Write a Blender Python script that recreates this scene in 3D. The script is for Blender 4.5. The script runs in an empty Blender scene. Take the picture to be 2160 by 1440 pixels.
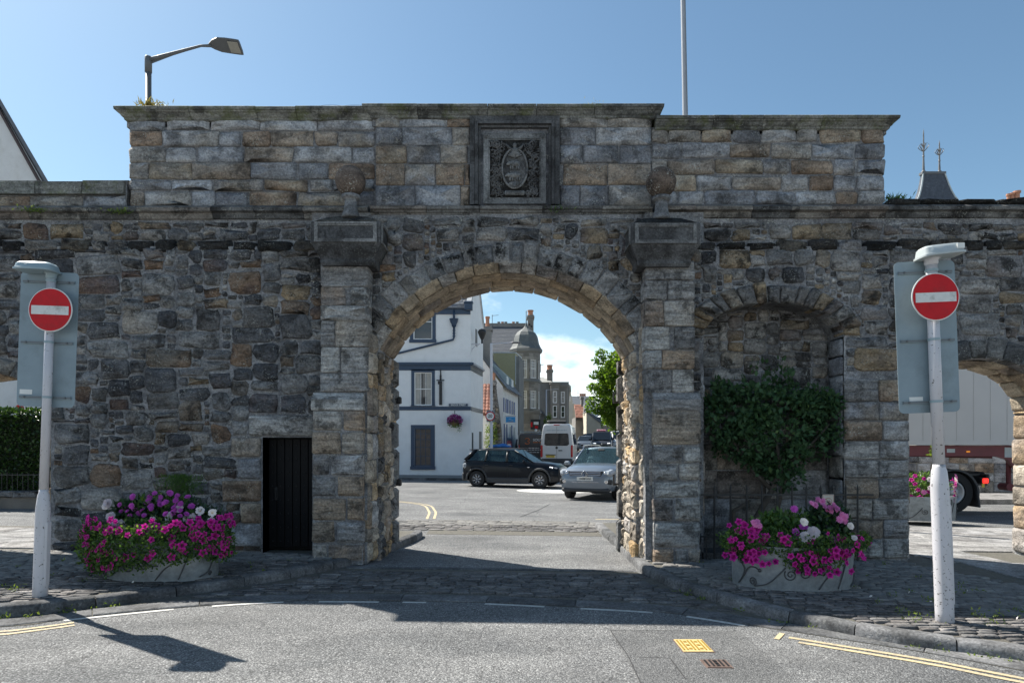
import bpy, bmesh, math, random
import numpy as np
from mathutils import Vector, Matrix, Quaternion

# ---------------------------------------------------------------- camera, sky, sun, exposure
SC = bpy.context.scene
COL = SC.collection
CAM_H = 1.71
F = 1440.0
cam_d = bpy.data.cameras.new('camera')
cam_d.lens = 24.0; cam_d.sensor_width = 36.0; cam_d.sensor_fit = 'HORIZONTAL'
cam_d.shift_y = 215.0 / 2160.0
cam_d.clip_start = 0.1; cam_d.clip_end = 6000
cam = bpy.data.objects.new('camera', cam_d); COL.objects.link(cam)
cam.location = (0, 0, CAM_H); cam.rotation_euler = (math.radians(90), 0, 0)
SC.camera = cam

SUN_EL = math.radians(49.2)
SUN_AZ = math.atan2(-0.815, 0.580)          # from +Y towards +X
SUN_DIR = Vector((math.sin(SUN_AZ) * math.cos(SUN_EL), math.cos(SUN_AZ) * math.cos(SUN_EL), math.sin(SUN_EL)))
W = bpy.data.worlds.new('World'); SC.world = W; W.use_nodes = True
nt = W.node_tree; nt.nodes.clear()
def _n(t, **k):
    n = nt.nodes.new(t)
    for a, b in k.items(): setattr(n, a, b)
    return n
w_out = _n('ShaderNodeOutputWorld'); w_bg = _n('ShaderNodeBackground')
sky = _n('ShaderNodeTexSky', sky_type='NISHITA', sun_disc=False)
sky.sun_elevation = SUN_EL; sky.sun_rotation = SUN_AZ
sky.altitude = 50; sky.air_density = 1.0; sky.dust_density = 0.7; sky.ozone_density = 2.2
# low cumulus bank round the whole horizon, blended into the sky by direction
geo = _n('ShaderNodeTexCoord')
sep = _n('ShaderNodeSeparateXYZ'); nt.links.new(geo.outputs['Generated'], sep.inputs[0])
zc = _n('ShaderNodeMath', operation='MAXIMUM'); nt.links.new(sep.outputs['Z'], zc.inputs[0]); zc.inputs[1].default_value = 0.0
mp = _n('ShaderNodeMapping'); nt.links.new(geo.outputs['Generated'], mp.inputs['Vector']); mp.inputs['Scale'].default_value = (1, 1, 2.1)
mp.inputs['Location'].default_value = (0.35, 0.1, 0.02)
cn = _n('ShaderNodeTexNoise'); cn.inputs['Scale'].default_value = 7.0; cn.inputs['Detail'].default_value = 9; cn.inputs['Roughness'].default_value = 0.55
nt.links.new(mp.outputs[0], cn.inputs['Vector'])
lo = _n('ShaderNodeMapRange'); nt.links.new(zc.outputs[0], lo.inputs[0])
lo.inputs[1].default_value = 0.10; lo.inputs[2].default_value = 0.31; lo.inputs[3].default_value = 0.0; lo.inputs[4].default_value = 0.45
thr = _n('ShaderNodeMath', operation='SUBTRACT'); nt.links.new(cn.outputs[0], thr.inputs[0]); nt.links.new(lo.outputs[0], thr.inputs[1])
cm = _n('ShaderNodeMapRange'); cm.interpolation_type = 'SMOOTHSTEP'; nt.links.new(thr.outputs[0], cm.inputs[0])
cm.inputs[1].default_value = 0.27; cm.inputs[2].default_value = 0.50; cm.inputs[3].default_value = 0.0; cm.inputs[4].default_value = 0.72
tint = _n('ShaderNodeMix', data_type='RGBA', blend_type='MULTIPLY'); tint.inputs[0].default_value = 1.0; nt.links.new(sky.outputs[0], tint.inputs[6]); tint.inputs[7].default_value = (0.86, 0.98, 0.93, 1)
cmix = _n('ShaderNodeMix', data_type='RGBA'); nt.links.new(cm.outputs[0], cmix.inputs[0])
nt.links.new(tint.outputs[2], cmix.inputs[6]); cmix.inputs[7].default_value = (11.5, 12.0, 12.4, 1)
nt.links.new(cmix.outputs[2], w_bg.inputs['Color'])
w_bg.inputs['Strength'].default_value = 0.066
nt.links.new(w_bg.outputs[0], w_out.inputs[0])
sun_d = bpy.data.lights.new('sun', 'SUN'); sun_d.energy = 3.9; sun_d.angle = math.radians(0.5); sun_d.color = (1.0, 0.955, 0.88)
sun = bpy.data.objects.new('sun', sun_d); COL.objects.link(sun)
sun.rotation_mode = 'QUATERNION'; sun.rotation_quaternion = SUN_DIR.to_track_quat('Z', 'Y')
sun.location = (0, 0, 40)
vs = SC.view_settings
vs.view_transform = 'Standard'; vs.look = 'None'; vs.gamma = 1; vs.exposure = 1.25; vs.use_curve_mapping = False
SC.cycles.max_bounces = 6; SC.cycles.diffuse_bounces = 3; SC.cycles.glossy_bounces = 3
SC.cycles.transparent_max_bounces = 12; SC.cycles.use_denoising = True

# ---------------------------------------------------------------- helpers
rnd = random.Random(11)
def R(a, b): return rnd.uniform(a, b)
def at(px, py, d): return ((px - 1080) * d / F, d, CAM_H + (935 - py) * d / F)
def gz(x, y):
    return -0.035 - 0.0125 * max(-14.0, min(14.0, x)) + 0.035 * max(0.0, min(105.0, y - 35.0))
PV = 0.11                                   # pavement height above the road

def wm(o):
    m = o.matrix_basis.copy()
    return m if o.parent is None else wm(o.parent) @ o.matrix_parent_inverse @ m
def setp(o, parent, world=False):
    if parent is not None:
        o.parent = parent
        o.matrix_parent_inverse = wm(parent).inverted() if world else Matrix.Identity(4)
    return o
def thing(name, label, cat, loc=(0, 0, 0), rz=0.0, group=None, rot=None):
    o = bpy.data.objects.new(name, None); COL.objects.link(o)
    o.empty_display_size = 0.2
    o.location = loc; o.rotation_euler = rot if rot else (0, 0, rz)
    return tag(o, label, cat, group)
def tag(o, label=None, cat=None, group=None, kind=None):
    if label: o['label'] = label
    if cat: o['category'] = cat
    if group: o['group'] = group
    if kind: o['kind'] = kind
    return o

class MB:
    def __init__(s): s.v = []; s.f = []; s.m = []; s.a = None
    def add(s, vs, fs, mi=0):
        b = len(s.v); s.v.extend([tuple(q) for q in vs])
        for f in fs: s.f.append(tuple(b + i for i in f)); s.m.append(mi)
        return s
    def box(s, x0, x1, y0, y1, z0, z1, mi=0):
        v = [(x, y, z) for z in (z0, z1) for y in (y0, y1) for x in (x0, x1)]
        return s.add(v, [(0, 2, 3, 1), (4, 5, 7, 6), (0, 1, 5, 4), (2, 6, 7, 3), (0, 4, 6, 2), (1, 3, 7, 5)], mi)
    def cbox(s, cx, cy, cz, sx, sy, sz, b=0.02, mi=0, M=None):
        hx, hy, hz = sx / 2, sy / 2, sz / 2; b = min(b, hx * .9, hy * .9, hz * .9)
        v = []; idx = {}
        for ix in (-1, 1):
            for iy in (-1, 1):
                for iz in (-1, 1):
                    for a in range(3):
                        p = [ix * hx, iy * hy, iz * hz]
                        for k in range(3):
                            if k != a: p[k] -= (ix, iy, iz)[k] * b
                        idx[ix, iy, iz, a] = len(v); v.append(p)
        f = []
        for a in range(3):
            o1, o2 = [(1, 2), (2, 0), (0, 1)][a]
            for sg in (-1, 1):
                q = []
                for (p1, p2) in ((-1, -1), (1, -1), (1, 1), (-1, 1)):
                    k = [0, 0, 0]; k[a] = sg; k[o1] = p1; k[o2] = p2; q.append(idx[k[0], k[1], k[2], a])
                f.append(tuple(q if sg > 0 else q[::-1]))
        for a in range(3):
            o1, o2 = [(1, 2), (2, 0), (0, 1)][a]
            for s1 in (-1, 1):
                for s2 in (-1, 1):
                    q = []
                    for (sa, fa) in ((-1, o1), (1, o1), (1, o2), (-1, o2)):
                        k = [0, 0, 0]; k[a] = sa; k[o1] = s1; k[o2] = s2; q.append(idx[k[0], k[1], k[2], fa])
                    f.append(tuple(q if s1 * s2 < 0 else q[::-1]))
        for ix in (-1, 1):
            for iy in (-1, 1):
                for iz in (-1, 1):
                    q = [idx[ix, iy, iz, a] for a in range(3)]
                    f.append(tuple(q if ix * iy * iz > 0 else q[::-1]))
        if M is not None: v = [M @ Vector(p) for p in v]
        v = [(p[0] + cx, p[1] + cy, p[2] + cz) for p in v]
        return s.add(v, f, mi)
    def prism(s, poly, fn, d0, d1, mi=0):
        """poly in (u,v); fn(u,v,d)->xyz; extruded between d0 and d1"""
        n = len(poly)
        v = [fn(u, w, d0) for u, w in poly] + [fn(u, w, d1) for u, w in poly]
        f = [tuple(range(n))[::-1], tuple(range(n, 2 * n))] + [(i, (i + 1) % n, n + (i + 1) % n, n + i) for i in range(n)]
        return s.add(v, f, mi)
    def loft(s, rings, cap=True, mi=0, closed=True):
        n = len(rings[0]); v = [p for r in rings for p in r]; f = []
        for k in range(len(rings) - 1):
            for i in range(n if closed else n - 1):
                j = (i + 1) % n
                f.append((k * n + i, k * n + j, (k + 1) * n + j, (k + 1) * n + i))
        if cap: f += [tuple(range(n))[::-1], tuple(range((len(rings) - 1) * n, len(rings) * n))]
        return s.add(v, f, mi)
    def tube(s, pts, r, seg=8, mi=0, cap=True):
        pts = [Vector(p) for p in pts]
        rr = r if isinstance(r, (list, tuple)) else [r] * len(pts)
        rings = []; up = Vector((0, 0, 1))
        ref = None
        for i, p in enumerate(pts):
            t = (pts[min(i + 1, len(pts) - 1)] - pts[max(i - 1, 0)])
            if t.length < 1e-9: t = Vector((0, 0, 1))
            t.normalize()
            if ref is None:
                ref = Vector((1, 0, 0)) if abs(t.x) < 0.8 else Vector((0, 1, 0))
            a = (ref - t * ref.dot(t)); a.normalize(); ref = a; b = t.cross(a)
            rings.append([p + (a * math.cos(q) + b * math.sin(q)) * rr[i] for q in (2 * math.pi * k / seg for k in range(seg))])
        return s.loft(rings, cap, mi)
    def lathe(s, prof, c=(0, 0, 0), seg=16, mi=0, sx=1, sy=1, axis='z', M=None, a0=0.0):
        rings = []
        for r, h in prof:
            ring = []
            for k in range(seg):
                q = 2 * math.pi * k / seg + a0
                p = Vector((r * math.cos(q) * sx, r * math.sin(q) * sy, h))
                if axis == 'y': p = Vector((p.x, -p.z, p.y))
                if axis == 'x': p = Vector((p.z, p.x, p.y))
                if M is not None: p = M @ p
                ring.append((p[0] + c[0], p[1] + c[1], p[2] + c[2]))
            rings.append(ring)
        return s.loft(rings, True, mi)
    def ball(s, c, rx, ry=None, rz=None, seg=10, rows=6, mi=0, M=None):
        ry = ry or rx; rz = rz or rx; rings = []
        for i in range(rows + 1):
            t = math.pi * i / rows; t = min(max(t, 0.06), math.pi - 0.06)
            ring = []
            for k in range(seg):
                q = 2 * math.pi * k / seg
                p = Vector((rx * math.sin(t) * math.cos(q), ry * math.sin(t) * math.sin(q), -rz * math.cos(t)))
                if M is not None: p = M @ p
                ring.append((p[0] + c[0], p[1] + c[1], p[2] + c[2]))
            rings.append(ring)
        return s.loft(rings, True, mi)
    def quad(s, a, b, c, d, mi=0): return s.add([a, b, c, d], [(0, 1, 2, 3)], mi)
    def slab(s, a, b, c, d, t, mi=0):
        """thin solid panel with corners a..d, thickness t along the normal"""
        a, b, c, d = map(Vector, (a, b, c, d)); n = (b - a).cross(d - a); n.normalize(); n *= t
        return s.add([a, b, c, d, a + n, b + n, c + n, d + n], [(3, 2, 1, 0), (4, 5, 6, 7), (0, 1, 5, 4), (1, 2, 6, 5), (2, 3, 7, 6), (3, 0, 4, 7)], mi)
    def mesh(s, name, mats, smooth=False):
        me = bpy.data.meshes.new(name); me.from_pydata(s.v, [], s.f)
        for m in (mats if isinstance(mats, (list, tuple)) else [mats]): me.materials.append(m)
        if any(s.m): me.polygons.foreach_set('material_index', s.m)
        if smooth: me.polygons.foreach_set('use_smooth', [True] * len(s.f))
        if s.a: me.attributes.new('sv', 'FLOAT', 'FACE').data.foreach_set('value', s.a)
        me.update(); return me
    def build(s, name, mats, parent=None, smooth=False, world=False, label=None, kind=None):
        o = bpy.data.objects.new(name, s.mesh(name, mats, smooth)); COL.objects.link(o)
        setp(o, parent, world)
        if label: o['label'] = label
        if kind: o['kind'] = kind
        return o
def smooth_by_angle(o, ang=40):
    me = o.data
    bm = bmesh.new(); bm.from_mesh(me)
    for f in bm.faces: f.smooth = True
    lim = math.radians(ang)
    for e in bm.edges:
        if len(e.link_faces) == 2 and e.calc_face_angle(0) > lim: e.smooth = False
    bm.to_mesh(me); bm.free(); return o
def inst(name, me, loc, rot=(0, 0, 0), sc=(1, 1, 1), parent=None, world=False):
    o = bpy.data.objects.new(name, me); COL.objects.link(o)
    o.location = loc; o.rotation_euler = rot; o.scale = sc
    return setp(o, parent, world)

def text_mb(txt, size, bold=0.0, depth=0.004, mb=None, fn=None, align='CENTER', sx=1.0, mi=0):
    """adds text to mb; text lies in (u,v), fn(u,v,d)->xyz"""
    cu = bpy.data.curves.new('txt', 'FONT'); cu.body = txt; cu.size = size; cu.align_x = align; cu.align_y = 'CENTER'
    cu.offset = bold; cu.extrude = depth / 2; cu.resolution_u = 3
    ob = bpy.data.objects.new('txt', cu)
    me = bpy.data.meshes.new_from_object(ob)
    mb = mb or MB()
    mb.add([fn(p.co.x * sx, p.co.y, p.co.z + depth / 2) for p in me.vertices], [tuple(p.vertices) for p in me.polygons], mi)
    bpy.data.objects.remove(ob); bpy.data.meshes.remove(me); bpy.data.curves.remove(cu)
    return mb

def word_marks(w, h, fn, d=.003, sd=1):
    """a line of small illegible lettering as raised word-length marks"""
    r = random.Random(sd); mb = MB(); u = -w / 2
    while u < w / 2 - h * .5:
        n = min(r.uniform(1.2, 3.6) * h, w / 2 - u)
        mb.prism([(u, -h * .3), (u + n, -h * .3), (u + n, h * .3), (u, h * .3)], fn, 0, d); u += n + h * .55
    return mb

# ---------------------------------------------------------------- materials
def new_mat(name):
    m = bpy.data.materials.new(name); m.use_nodes = True; t = m.node_tree
    b = t.nodes['Principled BSDF']; return m, t, b
def lk(t, a, b): t.links.new(a, b)
def nd(t, ty, **k):
    n = t.nodes.new(ty)
    for a, b in k.items():
        if a in ('operation', 'data_type', 'blend_type', 'interpolation_type', 'feature', 'distance'): setattr(n, a, b)
        else: n.inputs[a].default_value = b
    return n
def math_(t, op, a, b=None, c=None):
    n = t.nodes.new('ShaderNodeMath'); n.operation = op
    for i, x in enumerate((a, b, c)):
        if x is None: continue
        if hasattr(x, 'is_linked'): t.links.new(x, n.inputs[i])
        else: n.inputs[i].default_value = x
    return n.outputs[0]
def mixc(t, fac, a, b, bt='MIX'):
    n = t.nodes.new('ShaderNodeMix'); n.data_type = 'RGBA'; n.blend_type = bt
    for i, x in ((0, fac), (6, a), (7, b)):
        if hasattr(x, 'is_linked'): t.links.new(x, n.inputs[i])
        elif i == 0: n.inputs[0].default_value = x
        else: n.inputs[i].default_value = (*x, 1)
    return n.outputs[2]
def ramp(t, fac, stops, interp='LINEAR'):
    n = t.nodes.new('ShaderNodeValToRGB'); cr = n.color_ramp; cr.interpolation = interp
    while len(cr.elements) < len(stops): cr.elements.new(0.5)
    for e, (p, c) in zip(cr.elements, stops): e.position = p; e.color = (*c, 1) if len(c) == 3 else c
    t.links.new(fac, n.inputs[0]); return n.outputs[0]
def noise(t, vec, scale, detail=4, rough=0.55):
    n = t.nodes.new('ShaderNodeTexNoise'); n.inputs['Scale'].default_value = scale; n.inputs['Detail'].default_value = detail
    n.inputs['Roughness'].default_value = rough
    if vec is not None: t.links.new(vec, n.inputs['Vector'])
    return n.outputs[0]
def mrange(t, v, a, b, c=0.0, d=1.0):
    n = t.nodes.new('ShaderNodeMapRange'); t.links.new(v, n.inputs[0])
    for i, x in enumerate((a, b, c, d)): n.inputs[i + 1].default_value = x
    return n.outputs[0]
def vscale(t, vec, s):
    n = t.nodes.new('ShaderNodeVectorMath'); n.operation = 'MULTIPLY'; t.links.new(vec, n.inputs[0]); n.inputs[1].default_value = s; return n.outputs[0]
def pos(t): return t.nodes.new('ShaderNodeNewGeometry').outputs['Position']
def bump(t, b, h, dist=0.01, strength=1.0):
    n = t.nodes.new('ShaderNodeBump'); n.inputs['Distance'].default_value = dist; n.inputs['Strength'].default_value = strength
    t.links.new(h, n.inputs['Height']); t.links.new(n.outputs[0], b.inputs['Normal'])

def M(name, rgb, rough=0.6, metal=0.0, var=0.12, scale=6.0, bmp=0.0, coat=0.0, dirt=0.0, dirt_rgb=(0.05, 0.045, 0.04), emit=0.0, spec=0.5, rvar=0.0):
    m, t, b = new_mat(name)
    P = pos(t); n1 = noise(t, P, scale, 5, 0.6)
    c = mixc(t, 1.0, rgb, ramp(t, n1, [(0.2, (1 - var,) * 3), (0.8, (1 + var,) * 3)]), 'MULTIPLY')
    if rvar:
        oi = t.nodes.new('ShaderNodeObjectInfo').outputs['Random']
        c = mixc(t, 1.0, c, ramp(t, oi, [(0, (1 - rvar,) * 3), (1, (1 + rvar,) * 3)]), 'MULTIPLY')
    if dirt:
        n2 = noise(t, P, scale * 0.7, 8, 0.7)
        c = mixc(t, mrange(t, n2, 0.52, 0.72, 0, dirt), c, dirt_rgb)
    lk(t, c, b.inputs['Base Color']); b.inputs['Roughness'].default_value = rough; b.inputs['Metallic'].default_value = metal
    b.inputs['Coat Weight'].default_value = coat; b.inputs['Coat Roughness'].default_value = 0.04
    b.inputs['Specular IOR Level'].default_value = spec
    if bmp: bump(t, b, noise(t, P, scale * 8, 4, 0.7), bmp)
    if emit: b.inputs['Emission Color'].default_value = (*rgb, 1); b.inputs['Emission Strength'].default_value = emit
    return m

def stone_mat(name, stops, crust=0.55, lichen=0.35, strata=10.0, bd=0.02, moss=0.0, gain=1.4):
    m, t, b = new_mat(name)
    oi = t.nodes.new('ShaderNodeObjectInfo').outputs['Random']
    P = pos(t); sv = t.nodes.new('ShaderNodeAttribute'); sv.attribute_name = 'sv'
    oi = math_(t, 'FRACT', math_(t, 'ADD', oi, sv.outputs['Fac']))
    off = nd(t, 'ShaderNodeCombineXYZ'); lk(t, math_(t, 'MULTIPLY', oi, 37.0), off.inputs[0]); lk(t, math_(t, 'MULTIPLY', oi, 91.0), off.inputs[1]); lk(t, math_(t, 'MULTIPLY', oi, 53.0), off.inputs[2])
    ad = nd(t, 'ShaderNodeVectorMath', operation='ADD'); lk(t, P, ad.inputs[0]); lk(t, off.outputs[0], ad.inputs[1]); V = ad.outputs[0]
    tint = noise(t, V, 1.6, 3)
    idx = math_(t, 'ADD', oi, math_(t, 'MULTIPLY', math_(t, 'SUBTRACT', tint, 0.5), 0.35))
    base = mixc(t, 1.0, ramp(t, idx, stops), (gain * .99, gain, gain * 1.045), 'MULTIPLY')
    st = noise(t, vscale(t, V, (1.2, 1.2, strata)), 2.2, 6, 0.62)
    fine = noise(t, V, 34, 6, 0.72)
    c = mixc(t, 1.0, base, ramp(t, st, [(0.28, (0.45,) * 3), (0.5, (1.0,) * 3), (0.74, (1.6,) * 3)]), 'MULTIPLY')
    c = mixc(t, 1.0, c, ramp(t, fine, [(0.28, (0.40,) * 3), (0.72, (1.6,) * 3)]), 'MULTIPLY')
    cr1 = noise(t, V, 3.0, 9, 0.7)
    c = mixc(t, mrange(t, cr1, 0.52, 0.60, 0, min(1, crust * 1.35)), c, (0.022, 0.021, 0.02))
    so = noise(t, vscale(t, P, (1, 1, .7)), 1.1, 7, .62)          # soot and damp staining running across stones and joints
    c = mixc(t, mrange(t, so, .47, .66, 0, .62), c, mixc(t, 1.0, c, (.42, .41, .42), 'MULTIPLY'))
    li = noise(t, P, 5.0, 3); li2 = noise(t, P, 42, 3, 0.6)
    lf = math_(t, 'MULTIPLY', mrange(t, li, 0.46, 0.66, 0, 1), mrange(t, li2, 0.57, 0.63, 0, lichen * 1.9))
    c = mixc(t, lf, c, (0.42, 0.42, 0.38))
    if moss:
        mo = noise(t, P, 4.0, 8, 0.7); c = mixc(t, mrange(t, mo, 0.5, 0.62, 0, moss), c, (0.10, 0.115, 0.03))
    lk(t, c, b.inputs['Base Color']); b.inputs['Roughness'].default_value = 0.92; b.inputs['Specular IOR Level'].default_value = 0.2
    big = noise(t, V, 7.0, 7, 0.65)
    pit = mrange(t, noise(t, V, 16.0, 4, 0.6), 0.30, 0.45, 0.0, 1.0)
    h = math_(t, 'ADD', math_(t, 'MULTIPLY', st, 1.3), math_(t, 'ADD', math_(t, 'MULTIPLY', big, 1.0), math_(t, 'ADD', math_(t, 'MULTIPLY', fine, 0.3), math_(t, 'MULTIPLY', pit, 0.35))))
    bump(t, b, h, bd * 1.5, 1.0)
    return m
G = lambda v, r=1.0, g=1.0, bb=1.0: (v * r, v * g, v * bb)
RUB = [(0.0, (0.055, 0.055, 0.056)), (0.2, (0.085, 0.085, 0.085)), (0.38, (0.14, 0.138, 0.132)), (0.52, (0.20, 0.195, 0.18)), (0.66, (0.115, 0.112, 0.105)), (0.76, (0.135, 0.115, 0.09)), (0.85, (0.15, 0.10, 0.065)), (0.91, (0.095, 0.07, 0.06)), (0.97, (0.09, 0.09, 0.092))]
RUBW = [(0.0, (0.08, 0.077, 0.073)), (0.2, (0.13, 0.125, 0.115)), (0.4, (0.19, 0.178, 0.158)), (0.6, (0.235, 0.22, 0.195)), (0.72, (0.17, 0.14, 0.10)), (0.82, (0.22, 0.165, 0.10)), (0.9, (0.12, 0.10, 0.085)), (1.0, (0.17, 0.165, 0.158))]
ASH = [(0.0, (0.10, 0.10, 0.102)), (0.2, (0.17, 0.172, 0.172)), (0.42, (0.25, 0.25, 0.245)), (0.56, (0.19, 0.176, 0.152)), (0.74, (0.185, 0.147, 0.108)), (0.84, (0.14, 0.10, 0.07)), (0.91, (0.22, 0.185, 0.135)), (1.0, (0.15, 0.15, 0.15))]
PIER = [(0.0, (0.16, 0.155, 0.145)), (0.25, (0.24, 0.23, 0.21)), (0.5, (0.31, 0.30, 0.27)), (0.68, (0.25, 0.21, 0.16)), (0.8, (0.26, 0.195, 0.135)), (0.9, (0.15, 0.14, 0.13)), (1.0, (0.28, 0.27, 0.25))]
WARM = [(0.0, (0.22, 0.19, 0.15)), (0.3, (0.34, 0.29, 0.22)), (0.55, (0.42, 0.37, 0.30)), (0.72, (0.38, 0.26, 0.13)), (0.86, (0.27, 0.21, 0.15)), (1.0, (0.36, 0.34, 0.31))]
DRK = [(0.0, (0.06, 0.06, 0.058)), (0.4, (0.11, 0.108, 0.10)), (0.7, (0.15, 0.14, 0.12)), (1.0, (0.12, 0.10, 0.085))]
M_RUB = stone_mat('rubble stone', RUB, 0.5, 0.45, 4, 0.032, gain=1.42)
M_RUBW = stone_mat('brown rubble stone', RUBW, 0.6, 0.4, 4, 0.03, gain=1.42)
M_ASH = stone_mat('tower ashlar', ASH, 0.4, 0.45, 3, 0.016, gain=1.62)
M_PIER = stone_mat('pier ashlar', PIER, 0.5, 0.3, 9, 0.024, gain=1.42)
M_VOUS = stone_mat('voussoir stone', [(0.0, (0.15, 0.15, 0.145)), (0.35, (0.24, 0.235, 0.22)), (0.7, (0.19, 0.175, 0.15)), (1.0, (0.28, 0.27, 0.25))], 0.9, 0.3, 3, 0.02, gain=1.0)
M_WARM = stone_mat('warm jamb stone', WARM, 0.12, 0.15, 3, 0.025, gain=1.3)
M_SOFF = stone_mat('soffit stone', [(0.0, (0.20, 0.165, 0.12)), (0.4, (0.30, 0.25, 0.18)), (0.7, (0.25, 0.19, 0.12)), (1.0, (0.14, 0.125, 0.11))], 0.35, 0.1, 3, 0.012)
M_DARK = stone_mat('weathered cornice stone', DRK, 0.55, 0.35, 6, 0.012)
M_MOSSY = stone_mat('mossy coping stone', [(0.0, (0.10, 0.10, 0.09)), (0.5, (0.16, 0.155, 0.13)), (1.0, (0.12, 0.12, 0.105))], 0.5, 0.3, 5, 0.012, moss=0.55)
M_CRUST = stone_mat('black crusted ledge stone', [(0.0, (0.03, 0.03, 0.028)), (0.6, (0.05, 0.047, 0.043)), (1.0, (0.13, 0.115, 0.09))], 0.95, 0.25, 3, 0.03, gain=.9)
M_CAP = stone_mat('sooty cap stone', [(0.0, (0.085, 0.085, 0.083)), (1.0, (0.115, 0.112, 0.105))], 0.5, 0.12, 1.5, 0.006, gain=1.0)
M_CAPF = stone_mat('paler cap border', [(0.0, (0.19, 0.19, 0.18)), (1.0, (0.21, 0.205, 0.19))], 0.35, 0.12, 1.5, 0.006, gain=1.0)
M_BALL = stone_mat('ball finial stone', [(0.0, (0.13, 0.10, 0.078)), (1.0, (0.135, 0.102, 0.078))], 0.45, 0.7, 2, 0.006, gain=1.0)
M_NECK = stone_mat('pale neck stone', [(0.0, (0.20, 0.205, 0.20)), (1.0, (0.22, 0.22, 0.215))], 0.2, 0.1, 2, 0.005, gain=1.0)
M_MORT = stone_mat('lime mortar', [(0.0, (0.175, 0.172, 0.167)), (1.0, (0.175, 0.172, 0.167))], 0.1, 0.9, 2, 0.025)
M_SETT = stone_mat('paving sett', [(0.0, (0.12, 0.115, 0.11)), (0.5, (0.20, 0.19, 0.175)), (0.8, (0.17, 0.155, 0.14)), (1.0, (0.26, 0.245, 0.225))], 0.2, 0.15, 1, 0.008, gain=.9)
M_KERB = stone_mat('kerb stone', [(0.0, (0.13, 0.13, 0.125)), (1.0, (0.22, 0.215, 0.205))], 0.25, 0.15, 1, 0.006, gain=.8)
M_SLAB = stone_mat('paving slab', [(0.0, (0.30, 0.285, 0.26)), (0.5, (0.38, 0.365, 0.335)), (1.0, (0.34, 0.33, 0.31))], 0.12, 0.1, 1, 0.004, gain=.78)
M_JOINT = M('sett joint grit', (0.13, 0.12, 0.10), 0.95, var=0.4, scale=22, bmp=0.01, dirt=0.5, dirt_rgb=(0.07, 0.09, 0.03))

def asphalt(k=1.0, sc=72.0):
    m, t, b = new_mat('asphalt')
    P = pos(t)
    v = nd(t, 'ShaderNodeTexVoronoi', Scale=sc); lk(t, P, v.inputs['Vector'])
    ag = ramp(t, v.outputs['Color'], [(0.0, (0.13,) * 3), (0.45, (0.225, 0.227, 0.227)), (0.75, (0.325, 0.325, 0.322)), (1.0, (0.53, 0.53, 0.52))])
    gap = mrange(t, v.outputs['Distance'], 0.25, 0.75, 1.0, 0.42)
    c = mixc(t, 1.0, ag, ramp(t, gap, [(0, (0, 0, 0)), (1, (1, 1, 1))]), 'MULTIPLY')
    c = mixc(t, 1.0, c, (k, k, k), 'MULTIPLY')
    stn = noise(t, P, 0.55, 6, 0.62); c = mixc(t, mrange(t, stn, .53, .68, 0, .42), c, (.10, .10, .10))
    big = noise(t, P, 0.7, 7, 0.65)
    c = mixc(t, 1.0, c, ramp(t, big, [(0.3, (0.80,) * 3), (0.7, (1.22, 1.21, 1.18))]), 'MULTIPLY')
    tr_ = noise(t, vscale(t, P, (.35, 1.1, 1)), 1.3, 5, .6); c = mixc(t, 1.0, c, ramp(t, tr_, [(0.36, (0.78, .79, .80)), (0.52, (1.0,) * 3), (0.68, (1.16,) * 3)]), 'MULTIPLY')
    # dark picked-out spots
    sp = noise(t, P, 13, 5, 0.7)
    c = mixc(t, mrange(t, sp, 0.615, 0.66, 0, 0.85), c, (0.05, 0.05, 0.05))
    # fine cracks and patch seams
    vc = nd(t, 'ShaderNodeTexVoronoi', Scale=0.42, feature='DISTANCE_TO_EDGE')
    wv = nd(t, 'ShaderNodeVectorMath', operation='ADD'); wn = t.nodes.new('ShaderNodeTexNoise'); wn.inputs['Scale'].default_value = 2.2; wn.inputs['Detail'].default_value = 6
    lk(t, P, wn.inputs['Vector']); lk(t, P, wv.inputs[0]); lk(t, vscale(t, wn.outputs['Color'], (0.35,) * 3), wv.inputs[1]); lk(t, wv.outputs[0], vc.inputs['Vector'])
    ck = math_(t, 'MULTIPLY', mrange(t, vc.outputs['Distance'], 0.0, 0.006, 1.0, 0.0), mrange(t, noise(t, P, 0.9, 3), 0.5, 0.6, 0, 0.8))
    c = mixc(t, ck, c, (0.045, 0.045, 0.045))
    lk(t, c, b.inputs['Base Color']); b.inputs['Roughness'].default_value = 0.88; b.inputs['Specular IOR Level'].default_value = 0.25
    bump(t, b, math_(t, 'ADD', math_(t, 'MULTIPLY', gap, 1.0), math_(t, 'MULTIPLY', noise(t, P, 24, 4, 0.7), 0.9)), 0.008, 0.9)
    return m
M_ASPH = asphalt()
M_GROUND = M('bare ground', (0.16, 0.15, 0.13), 0.95, var=0.3, scale=1.5, bmp=0.01)
def worn(name, rgb, amt=0.75):
    m, t, b = new_mat(name); P = pos(t)
    n = noise(t, P, 26, 7, 0.75); n2 = noise(t, P, 3.5, 4, 0.6)
    f = math_(t, 'MULTIPLY', mrange(t, n, 0.40, 0.60, 1.0, 0.0), mrange(t, n2, 0.3, 0.65, amt, amt * 0.3))
    c = mixc(t, f, rgb, (0.20, 0.19, 0.18))
    lk(t, c, b.inputs['Base Color']); b.inputs['Roughness'].default_value = 0.8; return m
M_WLINE = worn('worn white road paint', (0.62, 0.61, 0.57), 0.7)
M_YLINE = worn('worn yellow road paint', (0.58, 0.47, 0.27), 0.9)
M_POLE = M('white painted steel', (0.56, 0.55, 0.57), 0.45, var=0.06, scale=8, dirt=0.0)
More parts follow.
